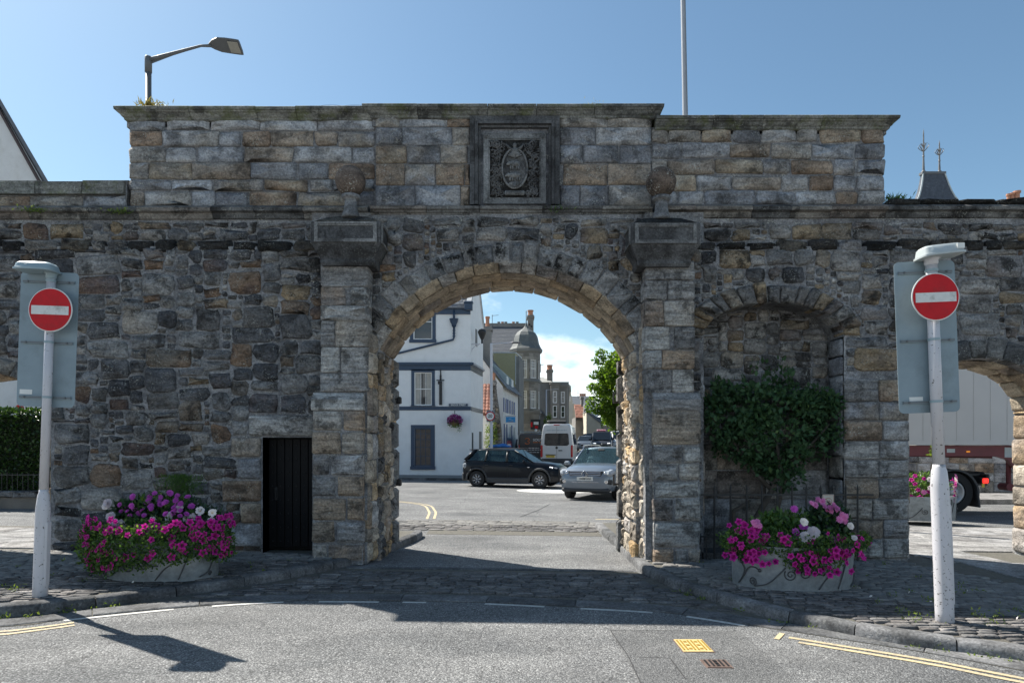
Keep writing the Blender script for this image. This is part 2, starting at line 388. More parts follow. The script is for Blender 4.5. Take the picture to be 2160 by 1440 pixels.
def pole_mat():
    m, t, b = new_mat('chipped white pole paint'); P = pos(t)
    n = noise(t, P, 38, 3, 0.6); n2 = noise(t, P, 5, 5, 0.6); n3 = noise(t, vscale(t, P, (9, 9, 1.2)), 2.0, 5, 0.65)
    c = mixc(t, mrange(t, n3, 0.45, 0.8, 0, 0.35), (0.55, 0.54, 0.565), (0.33, 0.33, 0.31))
    sep_ = nd(t, 'ShaderNodeSeparateXYZ'); lk(t, P, sep_.inputs[0])
    low = mrange(t, sep_.outputs[2], 0.2, 1.6, 0.035, 0.0)
    chip = mrange(t, math_(t, 'ADD', n, low), 0.655, 0.67, 0, 0.9)
    c = mixc(t, chip, c, (0.09, 0.085, 0.08))
    big = mrange(t, math_(t, 'ADD', n2, math_(t, 'MULTIPLY', low, 2.2)), 0.71, 0.73, 0, 0.7)
    c = mixc(t, big, c, (0.24, 0.25, 0.245))
    lk(t, c, b.inputs['Base Color']); b.inputs['Roughness'].default_value = 0.42; return m
M_CHIP = pole_mat()
M_MAST = M('grey mast paint', (.33, .345, .37), .45, var=.06)
M_BOARD = M('grey sign back', (0.22, 0.285, 0.32), 0.5, var=0.14, scale=4, dirt=0.55, dirt_rgb=(0.13, 0.16, 0.155))
M_RAIL = M('sign rail grey', (0.17, 0.21, 0.23), 0.5, var=0.1)
M_RED = M('sign red', (0.52, 0.008, 0.014), 0.5, spec=.25, var=0.16, scale=9, dirt=0.5, dirt_rgb=(0.16, 0.03, 0.03))
M_WHITE = M('sign white', (0.70, 0.70, 0.67), 0.45, var=0.05, dirt=0.0)
M_WHITED = M('dirty sign white', (0.66, 0.66, 0.63), 0.5, var=0.1, scale=14, dirt=0.7, dirt_rgb=(0.18, 0.18, 0.14))
M_LAMPGREY = M('lamp body grey', (0.26, 0.34, 0.37), 0.45, var=0.1)
M_LAMPPALE = M('pale lamp body', (0.42, 0.46, 0.46), 0.45, var=0.1, dirt=0.5, dirt_rgb=(0.2, 0.22, 0.2))
M_GALV = M('galvanised planter sheet', (0.28, 0.31, 0.325), 0.42, metal=0.4, var=0.35, scale=14, dirt=0.35, dirt_rgb=(0.18, 0.19, 0.19))
M_IRONG = M('grey iron scroll', (0.085, 0.09, 0.095), 0.5, metal=0.4, var=0.15)
M_BLACK = M('black iron', (0.018, 0.018, 0.019), 0.5, var=0.2)
M_DOOR = M('black door timber', (0.006, 0.006, 0.007), 0.6, var=0.3, scale=12, spec=0.2)
M_STEELG = M('grey lamp steel', (0.11, 0.115, 0.12), 0.5, var=0.1)
M_LENS = M('lamp lens', (0.32, 0.31, 0.27), 0.25, var=0.1)
M_RENDER = M('white wall render', (0.80, 0.80, 0.79), 0.85, var=0.06, scale=2.5, bmp=0.012, dirt=.22, dirt_rgb=(.55, .54, .5))
M_RENDER2 = M('aged white render', (0.66, 0.65, 0.63), 0.88, var=0.10, scale=1.5, bmp=0.01, dirt=0.3, dirt_rgb=(0.36, 0.33, 0.27))
M_NAVY = M('navy paint', (0.028, 0.055, 0.10), 0.45, var=0.1)
M_WOODW = M('white window timber', (0.78, 0.77, 0.74), 0.5, var=0.04)
M_CURT = M('pale curtain', (0.45, 0.42, 0.37), 0.9, var=0.2)
def glass_mat(name, rgb=(0.02, 0.025, 0.03), tr=0.0, rough=0.03):
    m, t, b = new_mat(name)
    b.inputs['Base Color'].default_value = (*rgb, 1); b.inputs['Roughness'].default_value = rough; b.inputs['Specular IOR Level'].default_value = 0.75
    if tr:
        o = t.nodes['Material Output']; tp = t.nodes.new('ShaderNodeBsdfTransparent'); tp.inputs[0].default_value = (0.75, 0.85, 0.88, 1)
        mx = t.nodes.new('ShaderNodeMixShader'); mx.inputs[0].default_value = tr
        lk(t, b.outputs[0], mx.inputs[1]); lk(t, tp.outputs[0], mx.inputs[2]); lk(t, mx.outputs[0], o.inputs[0])
    return m
M_GLASS = glass_mat('window glass', (0.03, 0.035, 0.04))
M_CARGL = glass_mat('car glass', (0.03, 0.06, 0.07), 0.62)
M_DKGL = glass_mat('dark car glass', (0.012, 0.016, 0.02))
M_SLATE = M('roof slate', (0.10, 0.11, 0.125), 0.6, var=0.25, scale=4, bmp=0.005, rvar=0.3, dirt=0.3, dirt_rgb=(0.2, 0.2, 0.18))
M_SLATEP = M('lead grey dome slate', (0.11, 0.12, 0.118), 0.7, var=0.2, scale=3, dirt=0.4, dirt_rgb=(0.30, 0.29, 0.22))
M_PANT = M('red pantile', (0.24, 0.095, 0.06), 0.8, var=0.3, scale=3, rvar=0.25, dirt=0.3, dirt_rgb=(0.10, 0.06, 0.05))
M_TERRA = M('terracotta pot', (0.42, 0.20, 0.12), 0.8, var=0.15)
M_SAND = M('grey sandstone wall', (0.20, 0.185, 0.163), 0.9, var=0.25, scale=1.6, bmp=0.02, dirt=0.45, dirt_rgb=(0.10, 0.09, 0.08))
M_SANDB = M('sandstone block', (0.235, 0.215, 0.185), 0.9, var=0.25, scale=2, rvar=0.35, dirt=0.45, dirt_rgb=(0.09, 0.085, 0.08))
M_HARL = M('grey harled wall', (0.19, 0.19, 0.18), 0.95, var=0.2, scale=1.2, bmp=0.02, dirt=0.4, dirt_rgb=(0.13, 0.13, 0.12))
M_CREAM = M('cream render', (0.55, 0.49, 0.39), 0.9, var=0.08, scale=1.5, dirt=0.25, dirt_rgb=(0.35, 0.3, 0.24))
M_GREENC = M('sage green cladding', (0.34, 0.32, 0.185), 0.6, var=0.08)
M_BLUESH = M('blue shutter paint', (0.03, 0.07, 0.20), 0.5, var=0.1)
M_CYAN = M('blue sign board', (0.02, 0.28, 0.62), 0.5, var=0.05)
# ---------------------------------------------------------------- masonry generator
def rquad(c, rd=0.18, jit=0.012):
    """four corners (u,v) anticlockwise -> 12-point rounded outline"""
    out = []
    for i in range(4):
        p, a, b = Vector(c[i]), Vector(c[i - 1]), Vector(c[(i + 1) % 4])
        ra = min(rd, 0.4) * R(0.6, 1.4)
        la, lb = (a - p), (b - p); m = min(la.length, lb.length) * ra
        e1 = p + la.normalized() * m; e2 = p + lb.normalized() * m
        mid = p.lerp((e1 + e2) / 2, 0.42)
        out += [e1, mid, e2]
    return [(q.x + R(-jit, jit), q.y + R(-jit, jit)) for q in out]
def stone_geo(poly, fn, depth, back=-0.05, bev=0.25, dome=0.012, rough=0.008):
    n = len(poly); cu = sum(p[0] for p in poly) / n; cv = sum(p[1] for p in poly) / n
    w = min(max(p[0] for p in poly) - min(p[0] for p in poly), max(p[1] for p in poly) - min(p[1] for p in poly))
    bi = min(0.022, w * bev * 0.5) / max(w, 1e-4) * 2
    def ring(s, d, r=0): return [fn(cu + (u - cu) * s, cv + (v - cv) * s, d + R(-r, r)) for u, v in poly]
    rings = [ring(1.0, back), ring(1.0, depth * 0.45, rough * .3), ring(1 - bi, depth, rough)]
    if w > 0.11: rings.append(ring(0.5, depth + dome * R(0.2, 1.5), rough * 1.4))
    V = [p for r in rings for p in r]; Fc = []
    for k in range(len(rings) - 1):
        for i in range(n):
            j = (i + 1) % n; Fc.append((k * n + i, k * n + j, (k + 1) * n + j, (k + 1) * n + i))
    V.append(fn(cu, cv, depth + dome * R(0.4, 1.4))); b = (len(rings) - 1) * n
    Fc += [(b + i, b + (i + 1) % n, len(V) - 1) for i in range(n)]
    return V, Fc, fn(cu, cv, 0)
def stone(name, poly, fn, depth, mat, parent, **k):
    V, Fc, c = stone_geo(poly, fn, depth, **k)
    mb = MB(); mb.v = [(p[0] - c[0], p[1] - c[1], p[2] - c[2]) for p in V]; mb.f = Fc; mb.m = [0] * len(Fc)
    o = mb.build(name, mat, None, smooth=name not in ('jamb_stone', 'cheek_stone', 'rear_jamb_block', 'voussoir', 'soffit_stone')); o.location = c
    return setp(o, parent, True)
def pack(u0, u1, v0, v1, blocked, sizes, cell=0.045):
    nu, nv = int((u1 - u0) / cell), int((v1 - v0) / cell); occ = [[blocked(u0 + (i + .5) * cell, v0 + (j + .5) * cell) for i in range(nu)] for j in range(nv)]
    out = []
    for j in range(nv):
        i = 0
        while i < nu:
            if occ[j][i]: i += 1; continue
            (wa, wb), (ha, hb) = rnd.choices([s[1:] for s in sizes], [s[0] for s in sizes])[0]
            w = max(1, round(R(wa, wb) / cell)); h = max(1, round(R(ha, hb) / cell))
            run = 0
            while run < w + 2 and i + run < nu and not occ[j][i + run]: run += 1
            if run <= w + 1: w = min(run, w + 2)
            hh = 1; h = min(h, max(1, round(w * R(.75, 1.15))))
            while hh < h and j + hh < nv and not any(occ[j + hh][i:i + w]): hh += 1
            if j + hh == nv - 1 and not any(occ[j + hh][i:i + w]): hh += 1
            for a in range(hh):
                for q in range(w): occ[j + a][i + q] = True
            out.append((u0 + i * cell, u0 + (i + w) * cell, v0 + j * cell, v0 + (j + hh) * cell))
            i += w
    return out
def rows(u0, u1, vs_, wmin, wmax):
    out = []
    for a, b in zip(vs_, vs_[1:]):
        u = u0; first = True
        while u < u1 - 1e-6:
            w = R(wmin, wmax) * (R(0.5, 1.0) if first else 1); first = False
            if u1 - (u + w) < wmin * 0.7: w = u1 - u
            out.append((u, u + w, a, b)); u += w
    return out
def rq(r, gap, jit):
    a, b, c, d = r; g = gap
    return [(a + g + R(-jit, jit), c + g + R(-jit, jit)), (b - g + R(-jit, jit), c + g + R(-jit, jit)), (b - g + R(-jit, jit), d - g + R(-jit, jit)), (a + g + R(-jit, jit), d - g + R(-jit, jit))]
def front(Y): return lambda u, v, d: (u, Y - d, v)

# ---------------------------------------------------------------- the gateway
GATE = thing('stone_gateway', 'old sandstone town gateway with one big round arch and two ball topped piers', 'gateway', (0, 10, 0))
def part(mb, name, mats, smooth=False, parent=None, label=None, kind=None):
    return mb.build(name, mats, parent or GATE, smooth=smooth, world=True, label=label, kind=kind)
YL, YM, YU = 10.02, 10.09, 10.14          # mortar faces: lower wall, band, tower
XC, ZC, RA = -0.07, 2.10, 2.167           # main arch
JL, JR = -1.97, 1.83
LA = (-7.80, 1.03, 2.05, 0.72)            # side arches: centre, half width, springing, rise
RAA = (6.90, 1.085, 2.22, 0.74)
NI = (3.84, 1.03, 3.28, 0.50)             # blind niche
Z_LEDGE, Z_STR0, Z_STR1 = 4.60, 5.02, 5.20
def ell(x, A):
    t = (x - A[0]) / A[1]
    return A[2] + A[3] * math.sqrt(max(0, 1 - t * t)) if abs(t) <= 1 else None
def arc_main(x, RA=2.28): return ZC + math.sqrt(max(0, RA * RA - (x - XC) ** 2))
def wall_core(mb, x0, x1, yf, yb, ztop, openings):
    xs = {x0, x1}
    for (a, b, fn) in openings:
        n = 26
        for k in range(n + 1): xs.add(a + (b - a) * (1 - math.cos(math.pi * k / n)) / 2)
    xs = sorted(x for x in xs if x0 <= x <= x1)
    def op(x):
        for (a, b, fn) in openings:
            if a < x < b: return (a, b, fn)
    for xa, xb in zip(xs, xs[1:]):
        if xb - xa < 1e-6: continue
        o = op((xa + xb) / 2)
        za, zb = (o[2](xa), o[2](xb)) if o else (-0.4, -0.4)
        mb.quad((xa, yf, za), (xb, yf, zb), (xb, yf, ztop), (xa, yf, ztop))
        mb.quad((xb, yb, zb), (xa, yb, za), (xa, yb, ztop), (xb, yb, ztop))
        mb.quad((xa, yf, ztop), (xb, yf, ztop), (xb, yb, ztop), (xa, yb, ztop))
        if o: mb.quad((xa, yb, za), (xb, yb, zb), (xb, yf, zb), (xa, yf, za))
    for (a, b, fn) in openings:
        if a > x0: mb.quad((a, yf, -0.4), (a, yf, fn(a)), (a, yb, fn(a)), (a, yb, -0.4))
        if b < x1: mb.quad((b, yf, -0.4), (b, yb, -0.4), (b, yb, fn(b)), (b, yf, fn(b)))
    mb.quad((x0, yb, -.4), (x0, yf, -.4), (x0, yf, ztop), (x0, yb, ztop)); mb.quad((x1, yf, -.4), (x1, yb, -.4), (x1, yb, ztop), (x1, yf, ztop))
core = MB()
XL, XR = -10.5, 10.5
DX0, DX1, DZ1 = -3.66, -2.93, 1.80        # doorway
wall_core(core, XL, DX0, YL, 10.85, Z_LEDGE, [(LA[0] - LA[1], LA[0] + LA[1], lambda x: ell(x, LA) or LA[2])])
wall_core(core, DX0, DX1, YL, 10.45, Z_LEDGE, [(DX0, DX1, lambda x: DZ1)])
wall_core(core, DX1, -2.0 - 0.09, YL, 11.3, 5.1, [])
wall_core(core, -2.09, 1.95, YL + .02, 11.3, 5.1, [(JL, JR, lambda x: arc_main(x) if abs(x - XC) < 1.9 else arc_main(XC + 1.9))])
wall_core(core, 1.95, NI[0] - NI[1], YL, 11.3, 5.1, [])
wall_core(core, NI[0] + NI[1], XR, YL, 10.85, Z_LEDGE, [(RAA[0] - RAA[1], RAA[0] + RAA[1], lambda x: ell(x, RAA) or RAA[2])])
wall_core(core, NI[0] - NI[1], NI[0] + NI[1], YL, 10.5, Z_LEDGE, [(NI[0] - NI[1], NI[0] + NI[1], lambda x: ell(x, NI) or NI[2])])
core.box(NI[0] - NI[1] - .02, NI[0] + NI[1] + .02, 10.5, 10.86, -0.4, Z_LEDGE)
core.box(DX0 - .05, DX1 + .05, 10.47, 10.84, -0.4, Z_LEDGE)
core.box(-5.72, -2.1, 10.14, 10.58, 6.4, 6.625); core.box(-2.06, 2.06, 10.10, 10.58, 6.4, 6.70); core.box(2.12, 5.56, 10.14, 10.58, 6.3, 6.495)
core.box(XL, -2.11, YM, 10.82, Z_LEDGE + .001, 5.10); core.box(1.97, XR, YM, 10.82, Z_LEDGE + .001, 5.10)
core.box(-10.5, -5.72, YU, 10.75, 5.101, 5.60)
core.box(-5.66, -2.02, YU, 11.0, 5.102, 6.50); core.box(-2.015, 2.06, YU - .03, 11.05, 5.103, 6.56); core.box(2.065, 5.50, YU, 11.0, 5.102, 6.40)
part(core, 'mortar_core', M_MORT)

rub_all = []
def ring_block(x, z, A, pad):
    dx = abs(x - A[0]); 
    if dx > A[1] + pad: return False
    if z < A[2]: return dx < A[1] + 0.02
    return (dx / (A[1] + pad)) ** 2 + ((z - A[2]) / (A[3] + pad)) ** 2 < 1
def in_main(x, z, pad=0.40):
    if z < 3.12: return JL - 0.1 < x < JR + 0.1
    return (x - XC) ** 2 + (z - ZC) ** 2 < (RA + pad) ** 2
QX0, QX1 = NI[0] + NI[1], RAA[0] - RAA[1]
door_blocks = [(-3.86, -2.9, 1.82, 2.12), (-4.12, -3.68, 1.52, 1.80), (-4.02, -3.68, 1.19, 1.50), (-4.25, -3.68, 0.86, 1.17), (-3.98, -3.68, 0.55, 0.84), (-4.2, -3.68, 0.2, 0.53)]
def blkL(x, z):
    if ring_block(x, z, LA, 0.26): return True
    if DX0 - .02 < x < DX1 + .02 and z < DZ1 + .02: return True
    return any(a - .01 < x < b + .01 and c - .01 < z < d + .01 for a, b, c, d in door_blocks)
def blkR(x, z):
    if ring_block(x, z, NI, 0.30) or ring_block(x, z, RAA, 0.34): return True
    return QX0 - .02 < x < QX1 + .02 and z < 2.75
SIZ = [(0.46, (0.36, 0.72), (0.22, 0.36)), (0.38, (0.24, 0.46), (0.13, 0.22)), (0.16, (0.12, 0.26), (0.08, 0.12))]
fL, fM = front(YL), front(YM)
rub = []
for (r0, fn, mt) in ((pack(-9.7, -2.76, 0.12, 4.58, blkL, SIZ), fL, 0), (pack(2.60, 9.5, 0.05, 4.58, blkR, SIZ), fL, 1)):
    for r in r0: rub.append((r, fn, M_RUBW if (mt and rnd.random() < .6) or rnd.random() < .15 else M_RUB))
BSZ = [(0.5, (0.28, 0.5), (0.16, 0.25)), (0.5, (0.12, 0.26), (0.09, 0.16))]
for r in pack(-9.7, -2.76, 4.70, 5.01, lambda x, z: False, BSZ): rub.append((r, fM, M_RUBW if rnd.random() < .6 else M_RUB))
for r in pack(2.60, 9.5, 4.70, 5.01, lambda x, z: False, BSZ): rub.append((r, fM, M_RUBW))
fS = front(YL + .02)
for r in pack(-2.06, 1.93, 3.0, 5.03, lambda x, z: in_main(x, z, 0.42), [(0.35, (0.36, 0.6), (0.2, 0.3)), (0.35, (0.2, 0.4), (0.12, 0.2)), (0.3, (0.08, 0.2), (0.07, 0.11))]): rub.append((r, fS, M_RUBW if rnd.random() < .7 else M_RUB))
rub.sort(key=lambda q: -(q[0][1] - q[0][0]) * (q[0][3] - q[0][2]) + (9 if abs(q[0][0]) > 8.2 else 0))
pins = MB(); pins.a = []; pins_m = [M_RUB, M_RUBW]; n_r = 0
for r, fn, mt in rub:
    w, h = r[1] - r[0], r[3] - r[2]; big = w * h > 0.02
    q = rq(r, 0.014 if big else 0.010, 0.022 if big else 0.010)
    if big:
        a = R(-.09, .09); cu, cv = (r[0] + r[1]) / 2, (r[2] + r[3]) / 2
        q = [(cu + (u - cu) * math.cos(a) - (v - cv) * math.sin(a) * .8, cv + (v - cv) + (u - cu) * math.sin(a) * .5) for u, v in q]
    poly = rquad(q, R(0.16, 0.42), 0.02 if big else 0.006)
    dep = R(0.012, 0.042) if big else R(0.008, 0.024)
    if n_r < 296:
        stone('rubble_stone', poly, fn, dep, mt, GATE, dome=0.022, rough=0.014); n_r += 1
    else:
        V, Fc, _ = stone_geo(poly, fn, dep); pins.add(V, Fc, pins_m.index(mt)); pins.a += [rnd.random()] * len(Fc)
part(pins, 'pinning_stones', pins_m, True, kind='stuff')

# black crusted ledge where the lower wall steps back
for x0, x1 in ((-9.7, -2.8), (2.62, 9.5)):
    u = x0
    while u < x1:
        w = R(0.22, 0.55); u2 = min(u + w, x1)
        h = R(0.10, 0.17)
        q = [(u + .01, Z_LEDGE - .07 + R(-.03, .02)), (u2 - .01, Z_LEDGE - .07 + R(-.03, .02)), (u2 - .01, Z_LEDGE + h - .04), (u + .01, Z_LEDGE + h - .04 + R(-.02, .02))]
        stone('ledge_stone', rquad(q, 0.3, 0.015), front(YM), R(0.085, 0.14), M_CRUST if (rnd.random() < (.9 if x0 > 0 else .6)) else M_RUBW, GATE, rough=0.02)
        u = u2
# door surround and quoins beside the niche
for r in door_blocks:
    stone('door_surround_block', rquad(rq(r, 0.006, 0.008), 0.08, 0.006), fL, 0.055, M_PIER if r[3] > 1.9 else M_ASH, GATE, back=-0.15)
zq = 0.02
while zq < 2.74:
    h = R(0.26, 0.36); z2 = min(zq + h, 2.75)
    if z2 - zq < .12: break
    cut = R(0.38, 0.62); xm = QX0 + (QX1 - QX0) * cut
    for a, b in ((QX0, xm), (xm, QX1)):
        stone('quoin', rquad(rq((a, b, zq, z2), 0.007, 0.01), 0.1, 0.008), fL, R(0.04, 0.06), M_PIER if rnd.random() < .5 else M_ASH, GATE, back=-0.2)
    zq = z2

# pier blocks: upper shaft, projecting lower shaft, plinth ledge
def pier(xa_u, xb_u, xa_l, xb_l, zg, sgn):
    fnu = lambda u, v, d: (u, 9.70 - d, v)
    zt, zl = 4.30, 2.30
    z = zg - 0.06; lim = zl - 0.12
    seq = []
    while z < lim - .05:
        h = R(0.24, 0.40); z2 = min(z + h, lim)
        if lim - z2 < .16: z2 = lim
        seq.append((z, z2, 'l')); z = z2
    seq.append((lim, zl + 0.13, 'w')); z = zl + 0.13
    while z < zt - .02:
        h = R(0.19, 0.40); z2 = min(z + h, zt)
        if zt - z2 < .14: z2 = zt
        seq.append((z, z2, 'u')); z = z2
    for (za, zb, t) in seq:
        x0, x1 = (xa_u, xb_u) if t == 'u' else (xa_l, xb_l)
        spl = [x0, x1] if (t == 'w' or rnd.random() < .38) else sorted([x0, x0 + (x1 - x0) * R(.28, .72), x1])
        if t != 'w' and len(spl) == 3 and rnd.random() < .3: spl = sorted(spl + [x0 + (x1 - x0) * R(.45, .55)])
        for a, b in zip(spl, spl[1:]):
            if b - a < .07: continue
            dep = {'u': 0.0, 'l': 0.10, 'w': 0.11}[t] + R(-.012, .012)
            q = rq((a, b, za, zb), 0.006, 0.009)
            if t == 'w':
                V = []; tp = zb; 
                mb = MB(); c = ((a + b) / 2, 9.8, (za + zb) / 2)
                prof = [(9.60, za), (9.585, za + .04), (9.59, za + .15), (9.70, zb), (10.05, zb), (10.05, za)]
                mb.prism(prof, lambda p, r, d: (d - c[0], p - c[1], r - c[2]), a + .006, b - .006)
                o = mb.build('weathering_stone', M_PIER); o.location = c; setp(o, GATE, True); continue
            stone('pier_block', rquad(q, 0.10, 0.007), fnu, dep, M_PIER, GATE, back=-0.40, dome=0.01, rough=0.008)
    bk = MB(); bk.box(xa_u + .02, xb_u - .02, 9.735, 10.06, 0.0, 4.3); bk.box(xa_l + .02, xb_l - .02, 9.635, 10.055, 0.0, 2.2)
    part(bk, 'pier_core', M_MORT)
pier(-2.72, -2.045, -2.83, -2.09, 0.11, -1)
pier(1.885, 2.60, 1.985, 2.665, 0.05, 1)
# small rubble fillets between pier and jamb (canted sides)
for (sx, xo) in ((1, -2.09), (-1, 1.985)):
    z = 0.02
    while z < 3.2:
        h = R(0.2, 0.4)
        fnj = (lambda u, v, d, sx=sx, xo=xo: (xo + sx * (0.012 + d + 0.10 * u / 0.38), 9.735 + u, v))
        for a, b in ((0.0, 0.15), (0.15, 0.30)):
            stone('cheek_stone', rquad(rq((a, b, z, z + h), 0.006, 0.012), 0.09, 0.008), fnj, R(0.02, 0.04), M_WARM, GATE, rough=0.01)
        z += h

# jamb stones through the thickness of the arch
for (sx, xj) in ((1, JL), (-1, JR)):
    fnj = lambda u, v, d, sx=sx, xj=xj: (xj + sx * d, u, v)
    for r in pack(10.03, 11.30, -0.05, 3.12, lambda u, v: False, [(0.6, (0.3, 0.62), (0.2, 0.4)), (0.4, (0.18, 0.32), (0.14, 0.24))], 0.06):
        q = rq(r, 0.01, 0.018)
        stone('jamb_stone', rquad(q, 0.13, 0.010), fnj, R(0.02, 0.06), M_WARM if (sx < 0 or rnd.random() < .6) else M_RUBW, GATE, dome=0.008, rough=0.014)
    # back edge dressed blocks
    z = -0.1
    while z < 3.05:
        h = R(0.36, 0.65); z2 = min(z + h, 3.08)
        q = [(11.10, z + .008), (11.33, z + .008), (11.33, z2 - .008), (11.10, z2 - .008)]
        stone('rear_jamb_block', rquad(q, 0.05, 0.003), fnj, R(0.095, 0.108), M_VOUS, GATE, dome=.003, rough=.003)
        z = z2
# hinge pins
for zz in (1.05, 2.38):
    hb = MB(); hb.tube([(JR - .10, 11.10, zz), (JR - .19, 11.08, zz)], 0.018, 6); hb.tube([(JR - .18, 11.08, zz - .02), (JR - .18, 11.08, zz + .16)], 0.016, 6)
    part(hb, 'hinge_pin', M_BLACK)
    hb = MB(); hb.tube([(JL + .10, 11.10, zz), (JL + .17, 11.08, zz)], 0.03, 6); hb.cbox(JL + .14, 11.1, zz + .03, .07, .08, .12, .02)
    part(hb, 'hinge_pin', M_BLACK)

# main arch: voussoirs on the front, soffit stones behind
def polar(th, r): return (XC + r * math.sin(th), ZC + r * math.cos(th))
TH = math.asin(1.9 / RA)
th = -TH
while th < TH - 1e-3:
    dth = R(0.055, 0.125); t2 = min(th + dth, TH)
    if TH - t2 < 0.04: t2 = TH
    ro = RA + R(0.33, 0.47); g = 0.003
    q = [polar(th + g, RA + .10), polar(t2 - g, RA + .10), polar(t2 - g, ro), polar(th + g, ro)][::-1]
    stone('voussoir', rquad(q, 0.10, 0.008), front(YL + .02), R(0.02, 0.045), M_VOUS, GATE, back=-0.12)
    th = t2
# chamfered inner order facing down and out
th = -TH - .02
def soff(th_, k, dn): return None
while th < TH:
    dth = R(0.10, 0.2); t2 = min(th + dth, TH + .02)
    g = 0.003
    def fch(u, v, d): # u = angle, v = 0..1 across chamfer
        x, z = polar(u, RA + .115 - .125 * v - d * .75); return (x, 10.02 + .17 * v - d * .6, z)
    q = [(th + g, 0.0), (t2 - g, 0.0), (t2 - g, 1.0), (th + g, 1.0)][::-1]
    mbp = [(q[i][0] * RA, q[i][1] * .2) for i in range(4)]
    stone('arch_chamfer_stone', rquad(mbp, 0.08, 0.004), lambda u, v, d: fch(u / RA, v / .2, d), 0.012, M_PIER if rnd.random() < .5 else M_SOFF, GATE, back=-0.06, dome=0.003, rough=0.003)
    th = t2
for (ya, yb, dp) in ((10.22, 10.60, .02), (10.60, 10.95, .03), (10.95, 11.31, .045)):
    th = -TH - .02
    while th < TH:
        dth = R(0.12, 0.24); t2 = min(th + dth, TH + .02); g = 0.0015
        q = [(th * RA + g, ya + .006), (t2 * RA - g, ya + .006), (t2 * RA - g, yb - .002), (th * RA + g, yb - .002)]
        def fso(u, v, d):
            x, z = polar(u / RA, RA - d); return (x, v, z)
        stone('soffit_stone', rquad(q, 0.04, 0.003), fso, dp + R(-.008, .012), M_SOFF, GATE, back=-0.14, dome=0.004, rough=0.004)
        th = t2
# side arches and niche rings
def ring_stones(A, wid, t0, t1, nm, mat, dep, prj, yf=YL, lo=0.13, hi=0.24):
    t = t0
    while t < t1 - 1e-3:
        d = R(lo, hi); t2 = min(t + d, t1)
        if t1 - t2 < lo * .6: t2 = t1
        def pe(tt, k): return (A[0] + (A[1] + k) * math.cos(tt), A[2] + (A[3] + k) * math.sin(tt))
        g = 0.008; w2 = wid * R(.85, 1.12)
        q = [pe(t2 - g, 0.0), pe(t + g, 0.0), pe(t + g, w2), pe(t2 - g, w2)][::-1]
        stone(nm, rquad(q, 0.15, 0.01), front(yf), prj + R(-.01, .015), mat, GATE, back=-dep)
        t = t2
ring_stones(NI, 0.27, 0.02, math.pi - 0.02, 'niche_voussoir', M_RUBW, 0.30, 0.06)
ring_stones(RAA, 0.31, 0.0, math.pi, 'side_voussoir', M_DARK, 0.20, 0.035, lo=0.2, hi=0.3)
ring_stones(LA, 0.24, 0.0, math.pi, 'side_voussoir', M_DARK, 0.20, 0.035, lo=0.2, hi=0.3)
for A in (LA, RAA):
    for (ya, yb, dp) in ((10.22, 10.52, .03), (10.52, 10.86, .05)):
        t = 0.0
        while t < math.pi - .01:
            t2 = min(t + R(.2, .4), math.pi)
            def fse(u, v, d, A=A): return (A[0] + (A[1] - d) * math.cos(u), v, A[2] + (A[3] - d) * math.sin(u))
            q = [(t + .01, ya), (t2 - .01, ya), (t2 - .01, yb), (t + .01, yb)][::-1]
            stone('side_soffit_stone', rquad(q, 0.08, 0.01), fse, dp, M_SOFF, GATE, back=-.03)
            t = t2
    for sx, xj in ((1, A[0] - A[1]), (-1, A[0] + A[1])):
        if abs(xj) > 9: continue
        fnj = lambda u, v, d, sx=sx, xj=xj: (xj + sx * d, u, v)
        z = 0
        while z < A[2]:
            h = R(.24, .4); z2 = min(z + h, A[2])
            for a, b in ((10.03, 10.42), (10.42, 10.86)):
                stone('side_jamb_stone', rquad(rq((a, b, z, z2), .008, .01), .12, .008), fnj, R(.03, .06), M_WARM if sx < 0 else M_PIER, GATE)
            z = z2
# niche lining: rubble above, big smooth slabs below, reveals
fN = front(10.50)
def blkN(x, z):
    e = ell(x, NI); return e is None or z > e - .02
for r in pack(NI[0] - NI[1], NI[0] + NI[1], 1.72, 3.80, blkN, [(0.5, (0.3, 0.5), (0.18, 0.28)), (0.5, (0.14, 0.3), (0.1, 0.18))], 0.05):
    stone('niche_stone', rquad(rq(r, 0.009, 0.016), 0.28, 0.012), fN, R(0.02, 0.05), M_RUBW, GATE)
for r in rows(NI[0] - NI[1] + .02, NI[0] + NI[1] - .02, [0.05, 0.42, 0.86, 1.30, 1.71], 0.45, 0.95):
    stone('niche_slab', rquad(rq(r, 0.005, 0.006), 0.05, 0.004), fN, R(0.015, 0.025), M_DARK if rnd.random() < .6 else M_ASH, GATE, dome=0.004, rough=0.004)
for sx, xj in ((1, NI[0] - NI[1]), (-1, NI[0] + NI[1])):
    fnj = lambda u, v, d, sx=sx, xj=xj: (xj + sx * d, u, v); z = 0.05
    while z < 3.25:
        h = R(.2, .36); z2 = min(z + h, 3.27)
        stone('niche_reveal_stone', rquad(rq((10.04, 10.48, z, z2), .008, .01), .12, .008), fnj, R(.015, .04), M_ASH, GATE); z = z2
nb = MB(); nb.prism([(NI[0] - 1.05, 10.5), (NI[0] + 1.05, 10.5), (NI[0] + 1.05, 9.93), (NI[0] - 1.05, 9.93)], lambda u, v, d: (u, v, d), -0.2, 0.12)
part(nb, 'niche_sill', M_KERB)

